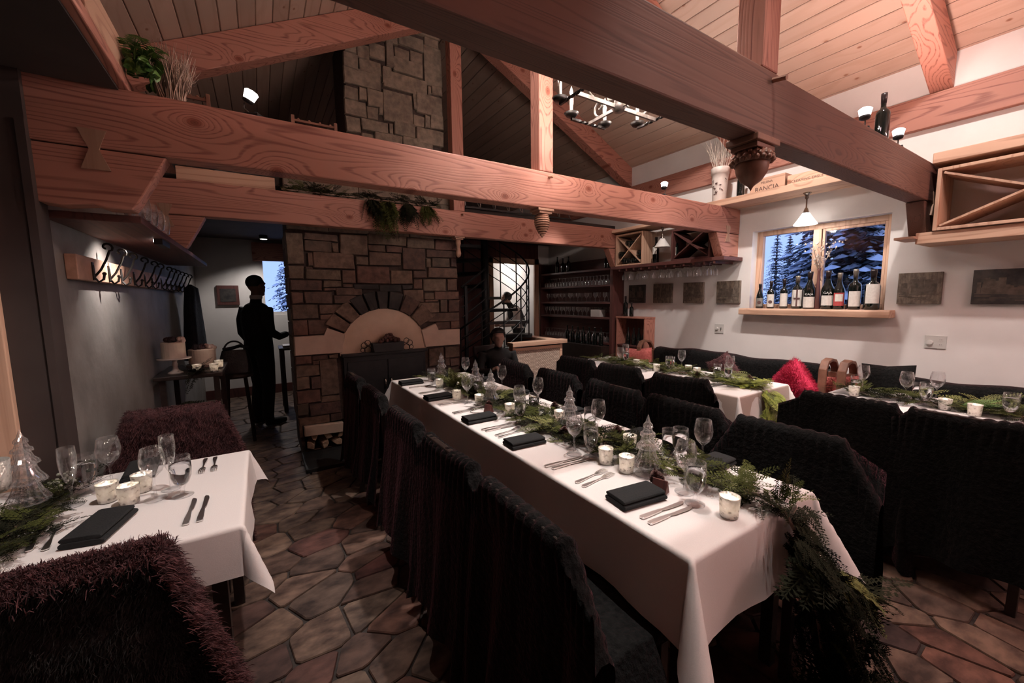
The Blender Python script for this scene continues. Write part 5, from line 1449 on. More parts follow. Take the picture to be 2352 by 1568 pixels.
lay('knife', [[(3.10, 1.93), (3.30, 1.92)], [(3.10, 1.89), (3.30, 1.885)]], WB + ' by its near corner'); put('napkin', [(3.12, 2.14)], WB + ' behind the fur throw', rz=0)
WR = 'on the right table'
put('wine', [(3.93, 1.15), (3.83, .88), (3.99, .76), (3.95, .33)], WR + ' counted from its far end'); put('goblet', [(3.74, .76), (3.73, .40)], WR + ' counted from its far end'); put('tumbler', [(3.86, 1.17), (3.90, .83)], WR + ' counted from its far end')
T3v = [(3.70, 1.13), (3.72, .665), (3.68, .53)]
put('votive', T3v, WR + ' counted from its far end'); votive_lights(T3v, P_VOTIVE * .6)

# ================================================================== GREENERY
def frond_arrays(L, seed, droop=.25, n=13, flat=.9):
    q = random.Random(seed); V = []; F = []
    def blade(p, d, up, l, w_):
        s = d.cross(up)
        if s.length < 1e-5: return
        s.normalize(); b_ = len(V); m_ = p + d * l * .45
        V.extend([p, m_ + s * w_, p + d * l, m_ - s * w_]); F.append((b_, b_ + 1, b_ + 2, b_ + 3))
    up = Vector((0, 0, 1)); p = Vector((0, 0, 0)); d = Vector((1, 0, .12)).normalized(); st = L / n
    for i in range(n):
        f = i / n; p2 = p + d * st
        blade(p, (p2 - p).normalized(), up, st * 1.15, .0016)
        for s in (-1, 1):
            l = L * .34 * (1 - f) ** .6 * q.uniform(.75, 1.15); e = (d * .75 + Vector((0, s * flat, q.uniform(-.12, .12)))).normalized()
            blade(p, e, up, l, .0030)
            k = max(2, int(l / .013))
            for j in range(1, k):
                g = j / k
                for s2 in (-1, 1):
                    e2 = (e * .8 + e.cross(up) * s2 * .7).normalized(); blade(p + e * l * g, e2, up, l * .36 * (1 - g * .6), .0030)
        d = (d + Vector((0, q.uniform(-.05, .05), -droop / n * 1.6))).normalized(); p = p2
    return np.array([tuple(v) for v in V]), F
FR = [frond_arrays(.20, 1), frond_arrays(.16, 2, .5), frond_arrays(.24, 3, .15), frond_arrays(.13, 4, .8)]
class Foliage:
    def __init__(s): s.V = []; s.F = []; s.n = 0
    def frond(s, k, loc, direction, roll=0, scale=1.0):
        d = Vector(direction).normalized(); z = Vector((0, 0, 1)); y = z.cross(d)
        if y.length < .05: y = Vector((0, 1, 0))
        y.normalize(); x = d; zz = x.cross(y)
        y, zz = y * math.cos(roll) + zz * math.sin(roll), -y * math.sin(roll) + zz * math.cos(roll)
        R = np.array([tuple(x), tuple(y), tuple(zz)]); A = FR[k][0] * scale @ R + np.array(loc)
        s.V.append(A); s.F += [tuple(i + s.n for i in f) for f in FR[k][1]]; s.n += len(A)
    def build(s, name, mat, parent=None, **kw):
        me = bpy.data.meshes.new(name); me.from_pydata(np.concatenate(s.V).tolist(), [], s.F); me.materials.append(mat); me.update()
        return mk(name, me, parent, **kw)
def garland(label, path, seed, dens, width, mats, zmin=None, lift=.25, hang=False, scale=1.0):
    """path: list of points; sprigs of cedar laid along it"""
    q = random.Random(seed); t = thing('cedar_garland', label, 'garland', path[0])
    base = Vector(path[0]); P_ = [Vector(p) - base for p in path]
    fo = {m_: Foliage() for m_, _ in mats}; tot = sum((P_[i + 1] - P_[i]).length for i in range(len(P_) - 1))
    for i in range(int(tot * dens)):
        s = q.random() * tot; k = 0
        while k < len(P_) - 2 and s > (P_[k + 1] - P_[k]).length: s -= (P_[k + 1] - P_[k]).length; k += 1
        seg = P_[k + 1] - P_[k]; d = seg.normalized(); p = P_[k] + d * min(s, seg.length); side = d.cross(Vector((0, 0, 1)))
        if side.length < .1: side = Vector((1, 0, 0))
        side.normalize(); off = q.gauss(0, width * .4); steep = abs(d.z) > .5
        sg = q.choice((-1, 1))
        if steep: p = p + side * off + Vector((0, -abs(q.gauss(0, .03)), 0)); dr = d * 1.0 + side * q.gauss(0, .55) + Vector((0, -abs(q.gauss(0, .35)), 0))
        else: p = p + side * off + Vector((0, 0, q.uniform(.004, .035))); dr = d * q.choice((-1, 1)) * q.uniform(.2, 1) + side * (sg * q.uniform(.1, 1) ) + Vector((0, 0, q.uniform(0, lift)))
        r = q.random(); acc = 0
        for m_, pr in mats:
            acc += pr
            if r <= acc: break
        kk = q.randrange(4); sc_ = q.uniform(.55, 1.0) * scale
        if not steep:
            # keep sprigs off the table top
            dr = Vector((dr.x, dr.y, max(dr.z, .10)))
        fo[m_].frond(kk, p, dr, q.uniform(-.5, .5), sc_)
    for m_, f in fo.items():
        if f.n: f.build('cedar_sprigs', M[m_], t, kind='stuff')
    st = MB().tube([p + Vector((0, 0, .012)) for p in P_], .006, 5); st.build('stem', M['twig'], t)
    return t
zt = TZ + .004
gpath = [(1.42, 3.55, zt), (1.40, 3.0, zt), (1.42, 2.5, zt), (1.38, 2.0, zt), (1.42, 1.55, zt), (1.43, 1.2, zt), (1.50, .95, zt), (1.52, .72, zt), (1.50, .625, zt - .01), (1.52, .585, .66), (1.57, .565, .52), (1.62, .55, .36), (1.66, .54, .20), (1.70, .52, .06)]
garland('cedar garland along the middle of the long table', gpath[:9], 5, 185, .16, [('cedar', .45), ('cedar_dark', .48), ('cedar_lit', .07)])
garland('dark cedar cascade hanging from the near end of the long table', gpath[8:], 6, 520, .20, [('cedar_dark', .90), ('cedar', .10)], scale=.8)
def sprig(label, loc, dr, k, mat, scale=1.0, n=1, spread=.3, seed=0, name='cedar_sprig', fan=False):
    q = random.Random(seed); f = Foliage()
    for i in range(n):
        d = Vector(dr).normalized() + Vector((q.gauss(0, spread), q.gauss(0, spread), q.gauss(0, spread * .4)))
        f.frond(k if n == 1 else q.randrange(4), (q.gauss(0, .015) if n > 1 else 0, q.gauss(0, .015) if n > 1 else 0, q.uniform(0, .02) if n > 1 else 0), d, q.uniform(-.4, .4), scale * q.uniform(.8, 1.1))
    o = f.build(name, M[mat], loc=loc); return tag(o, label, 'greenery')
sprig('yellow green cedar frond lying behind the second napkin', (1.33, 1.80, TZ + .012), (-1, -.35, .12), 0, 'cedar_lit', 1.0, 5, .14, 3)
sprig('bright yellow green cedar tuft at the far end of the long table', (1.32, 3.05, TZ + .01), (.1, .1, 1), 0, 'cedar_lit', .85, 26, .75, 4)
sprig('yellow green sprig on the cascade at the near end of the long table', (1.66, .50, .50), (.5, -.35, -.5), 0, 'cedar_lit', 1.0, 9, .25, 6)
sprig('wispy olive sprig fanning toward the cloth at the near end', (1.52, .52, .60), (-1, -.2, -.05), 0, 'cedar_dark', 1.25, 12, .25, 7)
sprig('dark sprigs trailing on the floor below the garland', (1.62, .47, .03), (-.4, -.5, .25), 0, 'cedar_dark', 1.5, 40, .8, 8)
sprig('wispy upright cedar tip above the near end of the garland', (1.50, .63, TZ + .02), (.35, -.1, 1), 0, 'cedar', .75, 6, .25, 10)
sprig('lacy grey branch reaching from the cascade over the floor', (1.72, .48, .42), (1, -.2, -.15), 2, 'cedar_dark', 1.3, 8, .3, 9)
garland('cedar garland along the bench table', [(3.40, 3.55, zt), (3.45, 3.0, zt), (3.42, 2.5, zt), (3.45, 2.0, zt), (3.38, 1.75, zt)], 15, 150, .17, [('cedar', .65), ('cedar_lit', .35)])
garland('bright green cedar bunch hanging over the end of the bench table', [(3.40, 1.85, zt), (3.38, 1.62, zt), (3.36, 1.555, .70), (3.36, 1.54, .55), (3.37, 1.53, .42)], 16, 330, .13, [('cedar_lime', .85), ('cedar_lit', .15)], scale=.85)
garland('cedar garland along the right table', [(3.84, 1.22, zt), (3.80, .9, zt), (3.84, .5, zt), (3.80, .0, zt)], 17, 190, .20, [('cedar', .45), ('cedar_dark', .35), ('cedar_lit', .20)])
sprig('bright green cedar tuft between candles on the right table', (3.78, .60, TZ + .01), (.2, -1, .5), 0, 'fern', .8, 10, .4, 22)
garland('dark cedar garland beside the glass trees on the near table', [(-.72, 2.32, zt), (-.72, 2.12, zt), (-.74, 1.95, zt), (-.73, 1.75, zt)], 18, 200, .11, [('cedar_dark', .7), ('cedar', .3)], scale=.8)
sprig('olive cedar sprigs at the edge of the near table', (-.74, 1.70, TZ + .01), (.3, -.2, .2), 0, 'cedar', .7, 9, .5, 23)
garland('cedar branch hanging from the far beam', [(.22, 4.13, BZ1 + .01), (.9, 4.12, BZ1 + .01), (1.65, 4.13, BZ1 + .01)], 19, 90, .06, [('cedar_dark', .6), ('cedar', .4)])
for i, (x, n_, sc_) in enumerate(((.98, 26, 1.15), (1.12, 44, 1.55), (1.33, 34, 1.15), (1.52, 30, 1.1))):
    sprig(['first', 'second', 'third', 'fourth'][i] + ' drooping cedar sprig on the far beam from the crate', (x, 4.085, BZ1 - .01), (.05, -.15, -1), 0, 'cedar' if i % 2 else 'cedar_dark', sc_, n_, .42, 40 + i)
# pine cones, berries and ornaments among the greens
def cone_mesh(h, r, mat):
    mb = MB()
    rows = 9
    for k in range(rows):
        f = k / (rows - 1); rr = r * math.sin(PI * (.22 + .74 * f)) ; z = h * f; m_ = 10
        for j in range(m_):
            a_ = 2 * PI * (j + .5 * (k % 2)) / m_; c_, s_ = math.cos(a_), math.sin(a_); w_ = rr * .42
            t = Vector((-s_, c_, 0)); o_ = Vector((c_, s_, 0)); b_ = Vector((0, 0, z))
            mb.add([b_ + o_ * rr * .3, b_ + o_ * rr + t * w_ + Vector((0, 0, h * .07)), b_ + o_ * rr * 1.12 + Vector((0, 0, h * .12)), b_ + o_ * rr - t * w_ + Vector((0, 0, h * .07))], [(0, 1, 2, 3)])
    mb.lathe([(r * .5, 0), (r * .6, h * .4), (r * .25, h * .9), (.001, h)], 8)
    return mb.mesh('pine_cone', M[mat])
CM = cone_mesh(.065, .027, 'pinecone')
cones = [((1.295, .985), 'maroon pine cone beside the near napkin on the long table'), ((1.579, 1.47), 'upright maroon pine cone behind the nearest glass tree'), ((1.607, 2.05), 'small maroon pine cone halfway along the long table'), ((1.69, 1.10), 'pine cone lying by the far napkin of the long table'),
         ((1.33, 1.62), 'dark pine cone in the greens by the second napkin'), ((1.41, 1.60), 'pine cone among frosted greens in the garland middle'), ((1.26, 2.33), 'maroon pine cone by the third napkin'), ((3.36, 2.17), 'pale pine cone beside the goblet on the bench table'), ((3.55, 1.80), 'pale pine cone by the bright green bunch on the bench table'), ((3.62, .32), 'maroon pine cone cluster on the right table')]
for (x, y), lab in cones:
    tag(mk('pine_cone', CM, loc=(x, y, TZ + .003), rot=(rnd.uniform(-.2, .2), rnd.uniform(-.2, .2), rnd.uniform(0, 6))), lab, 'pine cone', 'pine cones among the greens')
def place_card(loc, rz, label):
    t = thing('place_card', label, 'place card', loc, rz)
    MB().prism([(-.02, 0), (.02, 0), (.003, .05), (-.003, .05)], -.028, .028).build('card', M['walnut'], t)
place_card((1.265, .955, TZ), .3, 'maroon folded place card beside the near napkin')
place_card((1.245, 2.30, TZ), .3, 'maroon folded place card by the third napkin')
def berries(label, loc, n, r, mat, seed, ext=.035):
    q = random.Random(seed); mb = MB()
    for i in range(n): mb.sphere((q.gauss(0, ext * .6), q.gauss(0, ext * .6), abs(q.gauss(.02, .018))), r * q.uniform(.7, 1.2), 6, 4)
    tag(mb.build('berry_sprig', M[mat], loc=loc), label, 'berries', kind='stuff')
berries('frosted pale berry cluster between the first two glass trees', (1.40, 1.42, TZ + .02), 40, .006, 'twig_pale', 1)
berries('frosted pale berry cluster at the garland beside the second goblet', (1.44, 1.80, TZ + .02), 40, .006, 'twig_pale', 2)
berries('silver lichen cluster on the near table greens', (-.70, 2.22, TZ + .03), 50, .007, 'lichen', 3, .045)
def bauble(loc, r, label):
    t = thing('bauble', label, 'ornament', loc)
    MB().sphere((0, 0, 0), r, 18, 12).build('ball', M['silver'], t, smooth=True); MB().lathe([(r * .22, r * .95), (r * .22, r * 1.15), (.001, r * 1.18)], 10).build('cap', M['nickel'], t)
bauble((1.53, .535, .615), .030, 'silver glass bauble hanging on the garland cascade')
bauble((1.44, 1.62, TZ + .05), .015, 'tiny silver bauble among the greens by the second napkin'); bauble((1.34, 3.0, TZ + .06), .014, 'tiny silver bauble in the bright far tuft'); bauble((1.47, 1.02, TZ + .04), .018, 'small silver bauble beside the nearest glass tree')
tp = thing('taper_candle', 'white taper candle leaning in the garland at the table end', 'candle', (1.515, .615, TZ - .03)); tp.rotation_euler = (.35, -.15, 0)
MB().lathe([(.006, -.03), (.006, .07), (.002, .075)], 10).build('candle', M['wax'], tp, smooth=True)

# ================================================================== ON THE WINDOW WALL
def picture(y0, y1, z0, z1, label, seed, dark=False):
    t = thing('picture', label, 'picture', (XW, (y0 + y1) / 2, (z0 + z1) / 2)); hy, hz = abs(y1 - y0) / 2, (z1 - z0) / 2
    MB().box(-.035, -hy, -hz, -.001, hy, hz).build('panel', M['print_dark' if dark else 'print'], t, bevel=.003)
    q = random.Random(seed); mb = MB()
    for i in range(20):
        y = q.uniform(-hy * .9, hy * .75); w_ = q.uniform(.012, .05); h = q.uniform(.15, 1.2) * hz * (.5 + .5 * q.random())
        y1_ = min(y + w_, hy * .9); z1_ = min(-hz * .35 + h, hz * .8); d_ = .0354 + .0008 * q.random()
        mb.box(-d_, y, -hz * .35, -.0351, y1_, z1_)
    for i in range(7):
        y = q.uniform(-hy * .9, hy * .4); z_ = q.uniform(-hz * .85, -hz * .45); mb.box(-.0358, y, z_, -.0351, min(y + q.uniform(.04, .12), hy * .9), z_ + q.uniform(.003, .01))
    mb.box(-.0368, -hy * .9, -hz * .42, -.0352, hy * .9, -hz * .36)
    mb.build('skyline', M['print_mid'], t)
pcs = [(4.08, 3.80, True, 'small dark square picture nearest the bar'), (3.65, 3.36, False, 'small brown city picture, second from the bar'), (3.19, 2.92, False, 'small brown city picture, third from the bar'), (2.75, 2.48, False, 'small brown city picture beside the window'),
       (1.16, .90, False, 'brown skyline picture above the double outlet'), (.74, .44, True, 'wide brown skyline picture at the right edge')]
for i, (a_, b_, dk_, lab) in enumerate(pcs): picture(b_, a_, 1.415, 1.67, lab, i + 3, dk_)
sw1 = thing('dimmer_switch', 'pale wall plate with a dial and a toggle under the small pictures', 'switch', (XW, 2.715, 1.115))
MB().box(-.008, -.055, -.055, -.001, .055, .055).build('plate', M['switch'], sw1, bevel=.002)
MB().lathe([(.018, 0), (.016, .014), (.001, .015)], 16).build('dial', M['switch'], sw1, loc=(-.008, .022, 0), rot=(0, -PI / 2, 0)); MB().box(-.018, -.03, -.012, -.008, -.022, .014).build('toggle', M['switch_dark'], sw1)
sw2 = thing('outlet_plate', 'double wall plate with a dial and a socket under the skyline picture', 'outlet', (XW, .91, 1.11))
MB().box(-.008, -.062, -.052, -.001, .062, .052).build('plate', M['switch'], sw2, bevel=.002)
MB().lathe([(.020, 0), (.018, .014), (.001, .015)], 16).build('dial', M['switch'], sw2, loc=(-.008, .03, -.005), rot=(0, -PI / 2, 0))
for z in (-.02, .02):
    s_ = MB().lathe([(.016, 0), (.016, .002), (.001, .002)], 14).build('socket', M['switch'], sw2, loc=(-.008, -.03, z), rot=(0, -PI / 2, 0))
    mb = MB()
    for y in (-.005, .005): mb.box(-.004, y - .001, .0021, .004, y + .001, .0028)
    mb.build('slots', M['ink'], s_)

# ================================================================== BAR
bs = thing('bar_shelves', 'red brown shelving full of glasses on the bar wall', 'shelving', (4.6, 5.0, 0))
MB().box(-.03, -.74, .5, -.002, .97, 2.1).build('back_panel', M['walnut_y'], bs)
MB().box(-.24, -.80, 0, -.002, -.745, 2.18).build('end_panel', M['walnut'], bs, bevel=.004); MB().box(-.24, .972, .5, -.002, 1.0, 2.1).build('end_panel', M['walnut'], bs, bevel=.004)
SZ = [.82, 1.20, 1.43, 1.69, 1.93]
for z in SZ: MB().box(-.235, -.743, z - .03, -.032, .970, z).build('shelf_board', M['walnut_y'], bs, bevel=.003)
MB().box(-.40, -.743, .02, -.004, .97, .78).build('base_cabinet', M['darkwood'], bs, bevel=.004)
def barglass_fn(): return MB().shell([(.001, .002), (.024, .002), (.027, .004), (.004, .01), (.0035, .06), (.02, .075), (.029, .10), (.026, .145)], 10).build('stem_glass', M['bar_glass'], smooth=True)
def barglass_inv(): return MB().shell([(.026, .001), (.029, .045), (.02, .07), (.0035, .085), (.004, .135), (.027, .141), (.001, .143)], 10).build('upturned_glass', M['bar_glass'], smooth=True)
BG, BGI = Proto(barglass_fn), Proto(barglass_inv)
NUM = 'first second third fourth fifth sixth seventh eighth ninth tenth eleventh twelfth thirteenth fourteenth fifteenth sixteenth seventeenth eighteenth nineteenth twentieth twenty-first'.split()
for zi, z in enumerate(SZ[:4]):
    for row, x in enumerate((4.42, 4.50)):
        n = 21 if zi in (0, 3) else (15 if zi == 1 else 8)
        for k in range(n):
            y = 4.32 + (1.60 / n) * (k + .5) + rnd.uniform(-.006, .006)
            if zi == 1 and row == 0 and 4.32 < y < 4.75: continue
            pr = BGI if zi in (0, 3) else BG
            pr.place((x, y, z + .001), 0, NUM[k] + (' upturned' if zi in (0, 3) else ' standing') + ' stem glass from the corner post, ' + ['front', 'back'][row] + ' row, ' + ['lowest', 'second', 'third', 'fourth'][zi] + ' bar shelf', 'glass', 'glasses on bar shelf ' + ['one', 'two', 'three', 'four'][zi])
for lab, y, w_ in (('pale cardboard box on the second bar shelf', 4.60, .20),):
    tag(MB().box(4.40, y - w_ / 2, 1.2, 4.52, y + w_ / 2, 1.31).build('carton', M['paper'], bevel=.003), lab, 'box')
for i, (y, h) in enumerate(((4.36, .15), (4.42, .16), (5.3, .2), (5.45, .18), (5.6, .22))):
    o = bottle_mb(h + .06, .033, 'bordeaux').build('spirit_bottle', M['bottle'], smooth=True, loc=(4.45, y, 1.931)); tag(o, nth(i) + ' dark bottle on top of the bar shelves from the corner post', 'bottle', 'bottles on top of the bar shelves')
for i in range(7):
    o = bottle_mb(.27, .034, 'bordeaux').build('spirit_bottle', M['bottle'], smooth=True, loc=(4.28, 4.34 + i * .13, .781)); tag(o, nth(i) + ' bottle on the counter below the bar shelves', 'bottle', 'bottles on the bar counter')
# hanging stemware
for i in range(11):
    for j, x in enumerate((4.32, 4.44)):
        o = BGI.place((x, 2.645 + .125 * i + .0 + .05, 1.885 - .150), 0, NUM[i] + ' hanging wine glass from the middle corbel, ' + ['front', 'back'][j] + ' row under the stemware shelf', 'glass', 'glasses hanging under the stemware shelf')
# wicker front bar counter
bc = thing('bar_counter', 'pale bar counter with a woven wicker front', 'bar counter', (3.22, 4.45, 0))
MB().box(-.40, 0, .04, .36, .06, .84).build('front_panel', M['wicker'], bc, bevel=.003)
fr_ = MB(); fr_.box(-.44, -.01, 0, -.40, .08, .86); fr_.box(.36, -.01, 0, .40, .08, .86); fr_.box(-.40, -.012, .80, .36, -.001, .84); fr_.box(-.40, -.012, 0, .36, 0, .10); fr_.build('panel_frame', M['pine_x'], bc, bevel=.003)
MB().box(-.46, -.05, .86, .46, .10, .915).build('front_cap', M['pine_x'], bc, bevel=.004)
MB().box(.30, .10, .86, .46, 1.45, .905).build('side_cap', M['pine_y'], bc, bevel=.004); MB().box(.33, .08, 0, .39, 1.45, .86).build('side_panel', M['walnut'], bc)
MB().box(-.40, .10, .78, .30, .21, .81).build('work_top', M['walnut_y'], bc)
# side cabinet with carafes
cb_ = thing('side_cabinet', 'open wooden cabinet with bottles against the window wall', 'cabinet', (4.39, 3.63, 0))
MB().box(0, 0, 0, .205, .022, 1.20).build('side_panel', M['timber_z'], cb_, bevel=.003); MB().box(0, .50, 0, .205, .522, 1.20).build('side_panel', M['timber_z'], cb_, bevel=.003)
MB().box(-.005, -.004, 1.20, .208, .526, 1.222).build('top_board', M['timber_y'], cb_, bevel=.003); MB().box(.004, .022, .80, .20, .50, .82).build('shelf_board', M['walnut_y'], cb_); MB().box(.19, .022, 0, .205, .50, 1.2).build('back_board', M['walnut'], cb_)
MB().box(.004, .022, .40, .20, .50, .42).build('shelf_board', M['walnut_y'], cb_)
for i, y in enumerate((3.70, 3.79, 3.88, 3.98)):
    o = bottle_mb(.25, .032, 'champ').build('wine_bottle', M['bottle'], smooth=True, loc=(4.46, y, .821)); tag(o, nth(i) + ' bottle inside the open wooden cabinet from its lit side', 'bottle', 'bottles in the wooden cabinet')
wine_bottle((4.47, 4.05, 1.2225), .29, .035, 'bordeaux', 'dark bottle on top of the open wooden cabinet', None); wine_bottle((4.46, 3.93, 1.2225), .20, .03, 'bordeaux', 'short bottle on top of the open wooden cabinet', None)

# spiral stair
stp = thing('spiral_stair', 'black metal spiral staircase behind the bar', 'staircase', (2.88, 5.36, 0))
MB().lathe([(.055, 0), (.055, 2.8)], 16).build('center_pole', M['steel_dark'], stp, smooth=True)
for k in range(14):
    a0 = math.radians(-150 + 27 * k); z = .2 + .19 * k
    if z > 2.42: break
    a1 = a0 + math.radians(30)
    P4 = [(.05 * math.cos(a0), .05 * math.sin(a0)), (.69 * math.cos(a0), .69 * math.sin(a0)), (.71 * math.cos((a0 + a1) / 2), .71 * math.sin((a0 + a1) / 2)), (.69 * math.cos(a1), .69 * math.sin(a1)), (.05 * math.cos(a1), .05 * math.sin(a1))]
    MB().prism(P4, z - .045, z, 'xy').build('tread', M['steel_dark'], stp)
    MB().tube([(.66 * math.cos(a0), .66 * math.sin(a0), z), (.66 * math.cos(a0), .66 * math.sin(a0), z + .9)], .010, 6).build('baluster', M['steel_dark'], stp)
for j in range(5):
    mb = MB(); mb.tube([(.66 * math.cos(math.radians(-150 + 9 * i)), .66 * math.sin(math.radians(-150 + 9 * i)), .2 + .19 / 3 * i + .25 + .16 * j) for i in range(30)], .007 if j < 4 else .014, 6); mb.build('hand_rail' if j == 4 else 'side_rail', M['steel_dark'], stp, smooth=True)
rl = thing('stair_railing', 'black railing with sloping bars beside the chimney', 'railing', (2.43, 5.1, 0))
MB().box(-.02, -.02, 0, .02, .02, 1.68).build('post', M['steel_dark'], rl)
for j in range(7): MB().tube([(-.06, 0, 1.66 - .14 * j), (.33, 0, 1.93 - .14 * j)], .014 if j == 0 else .010, 6).build('rail', M['steel_dark'], rl)
lr = thing('loft_railing', 'thin metal truss railing along the loft edge', 'railing', (2.1, 4.36, 2.56))
MB().box(0, -.01, .0, 1.6, .01, .02).build('rail', M['steel_dark'], lr); MB().box(0, -.01, .33, 1.6, .01, .35).build('rail', M['steel_dark'], lr)
for j in range(8):
    MB().tube([(.2 * j, 0, .02), (.2 * j, 0, .33)], .007, 5).build('baluster', M['ironwhite'], lr); MB().tube([(.2 * j, 0, .33), (.2 * j + .19, 0, .02)], .005, 5).build('diagonal_bar', M['ironwhite'], lr)
# kitchen
tag(MB().box(3.2, 8.2, 0, 4.58, 8.58, .95).build('kitchen_counter', M['white_tile'], bevel=.01), 'white counter inside the bright kitchen', 'counter')
hood = thing('kitchen_hood', 'pale steel hood on the kitchen wall', 'hood', (4.1, 8.35, 1.55)); MB().prism([(-.5, 0), (.5, 0), (.25, .35), (-.25, .35)], -.2, .2).build('canopy', M['nickel'], hood)
kl = thing('kitchen_lamp', 'bright globe lamp seen through the kitchen door', 'lamp', (5.1 - .15, 7.9, 2.05)) if False else thing('kitchen_lamp', 'bright globe lamp seen through the kitchen door', 'lamp', (4.45, 7.3, 2.46))
MB().lathe([(.05, 0), (.05, -.02), (.008, -.03), (.008, -.22)], 12).build('rod', M['nickel'], kl); MB().sphere((0, 0, -.30), .09, 18, 12).build('globe', M['kitchen_lamp'], kl, smooth=True)
point_light('kitchen_light', (3.9, 7.4, 2.2), P_KITCHEN, LAMP_COOL, .1)

# ================================================================== HALL ON THE LEFT
def hook_board(y0, y1, label, ys):
    t = thing('coat_rack', label, 'coat rack', (XL, y0, 1.62))
    MB().box(.001, 0, 0, .045, y1 - y0, .125).build('board', M['carved_pale'] if y0 < 4 else M['carved'], t, bevel=.004)
    for y in ys:
        mb = MB(); yy = y - y0
        path = [(.048, yy, .085), (.05, yy, .02), (.065, yy, -.005), (.085, yy, .01), (.09, yy, .035)]
        mb.tube(path, .006, 6); mb.sphere((.09, yy, .04), .010, 6, 4)
        up = [(.048, yy, .02), (.075, yy + .01, .06), (.10, yy + .02, .12), (.115, yy + .02, .165)]
        for i in range(11): a_ = -.6 + i * .52; r = .026 * (1 - i / 14); up.append((.105 + r * math.cos(a_), yy + .02, .185 + r * math.sin(a_)))
        mb.tube(up, .006, 6); mb.box(.045, yy - .012, .005, .05, yy + .012, .10)
        mb.build('hook', M['iron'], t, smooth=False)
    return t
hook_board(2.84, 4.60, 'long wooden coat rack with curled iron hooks on the plaster wall', [3.05, 3.32, 3.57, 3.88, 4.20, 4.44])
hook_board(4.64, 6.35, 'second coat rack board farther along the plaster wall', [4.82, 5.05, 5.28, 5.55, 5.8, 6.1])
mb = MB()
def coat_fn(u, v):
    a_ = u * 2 * PI; z = -.85 * v
    rx = .055 + .05 * v + .012 * math.sin(a_ * 5 + v * 3); ry = .07 + .14 * min(1, v * 3) + .05 * v + .014 * math.sin(a_ * 4)
    if v < .02: rx, ry = .012, .012
    return (rx * math.cos(a_), ry * math.sin(a_), z)
tag(mb.grid(coat_fn, 28, 20).build('hanging_coat', M['coat'], loc=(XL + .135, 5.85, 1.70), smooth=True), 'dark coat hanging from the far coat rack', 'coat')
ck = thing('dessert_table', 'small dark table carrying the cakes', 'table', (-.56, 4.60, 0))
MB().box(-.22, -.36, .86, .24, .36, .895).build('tabletop', M['darkwood'], ck, bevel=.006)
for sx in (-.17, .19):
    for sy in (-.30, .30): MB().bar((sx, sy, 0), (sx, sy, .86), .04, .04).build('leg', M['darkwood'], ck)
c1 = thing('cake_stand', 'white pedestal cake stand on the dessert table', 'cake stand', (-.655, 4.40, .896))
MB().lathe([(.055, 0), (.05, .012), (.022, .03), (.016, .06), (.022, .075), (.015, .095), (.02, .118), (.115, .125), (.118, .133), (.001, .133)], 24).build('pedestal', M['ceramic'], c1, smooth=True)
def cake(loc, r, h, label, seed, tall):
    t = thing('cake', label, 'cake', loc); q = random.Random(seed)
    MB().lathe([(r, 0), (r, h - .006), (r - .006, h), (.001, h)], 28).build('sponge', M['cake'], t, smooth=False)
    for nm_, mat, n, cx in (('dark_flowers', 'flower_dark', 26, -.2), ('pale_flowers', 'flower', 12, .55)):
        mb = MB()
        for i in range(n): a_ = q.uniform(0, 6.28); rr = r * .62 * q.random() ** .5; mb.sphere((cx * r + rr * math.cos(a_) * .7, rr * math.sin(a_), h + q.uniform(.002, .03)), q.uniform(.012, .024), 7, 5)
        mb.build(nm_, M[mat], t)
    return t
cake((-.655, 4.40, 1.030), .082, .135, 'tall pale cake with dark flowers on the pedestal stand', 4, True)
tag(MB().lathe([(.125, 0), (.128, .005), (.125, .02), (.001, .02)], 24).build('wood_slice', M['bark'], loc=(-.50, 4.74, .896)), 'round wood slice under the second cake', 'board')
cake((-.50, 4.74, .917), .105, .145, 'wide pale cake with pink flowers on a wood slice', 6, False)
hv = [(-.38, 4.30), (-.50, 4.32), (-.36, 4.52)]
put('votive', hv, 'on the dessert table from the aisle', .896); votive_lights(hv, P_VOTIVE * .5, .896)
sprig('dark fir branches around the foot of the dessert table', (-.56, 4.20, .66), (.25, -.5, -.6), 0, 'cedar_dark', 1.2, 60, .5, 61)
sprig('dark cedar sprigs along the front of the dessert table', (-.52, 4.30, .90), (.3, -.4, .1), 0, 'cedar_dark', .8, 30, .6, 62)
st_ = thing('bar_stool', 'black stool under the handbag in the hall', 'stool', (-.27, 5.15, 0))
MB().lathe([(.15, .70), (.155, .72), (.15, .745), (.001, .747)], 20).build('seat', M['darkwood'], st_, smooth=True)
for a_ in range(4): MB().bar((.17 * math.cos(a_ * PI / 2 + .8), .17 * math.sin(a_ * PI / 2 + .8), 0), (.11 * math.cos(a_ * PI / 2 + .8), .11 * math.sin(a_ * PI / 2 + .8), .70), .022, .022).build('leg', M['darkwood'], st_)
hb = thing('handbag', 'black leather handbag with an arched handle on the hall stool', 'handbag', (-.27, 5.15, .748))
def bag(u, v):
    a_ = u * 2 * PI; k = 1 - .28 * v ** 2; c_, s_ = math.cos(a_), math.sin(a_)
    return (.15 * k * abs(c_) ** .5 * (1 if c_ > 0 else -1), .075 * (1 - .6 * v) * abs(s_) ** .5 * (1 if s_ > 0 else -1), .24 * v)
MB().grid(bag, 28, 8).build('bag_body', M['leather'], hb, smooth=True)
MB().tube([(.09 * math.cos(PI * i / 12), 0, .235 + .10 * math.sin(PI * i / 12)) for i in range(13)], .009, 8).build('handle', M['leather'], hb, smooth=True)
MB().tube([(.10, .02, .23), (.12, .03, .26), (.05, .03, .28), (-.02, .02, .26), (-.1, .03, .25)], .018, 8).build('scarf', M['coat'], hb, smooth=True)
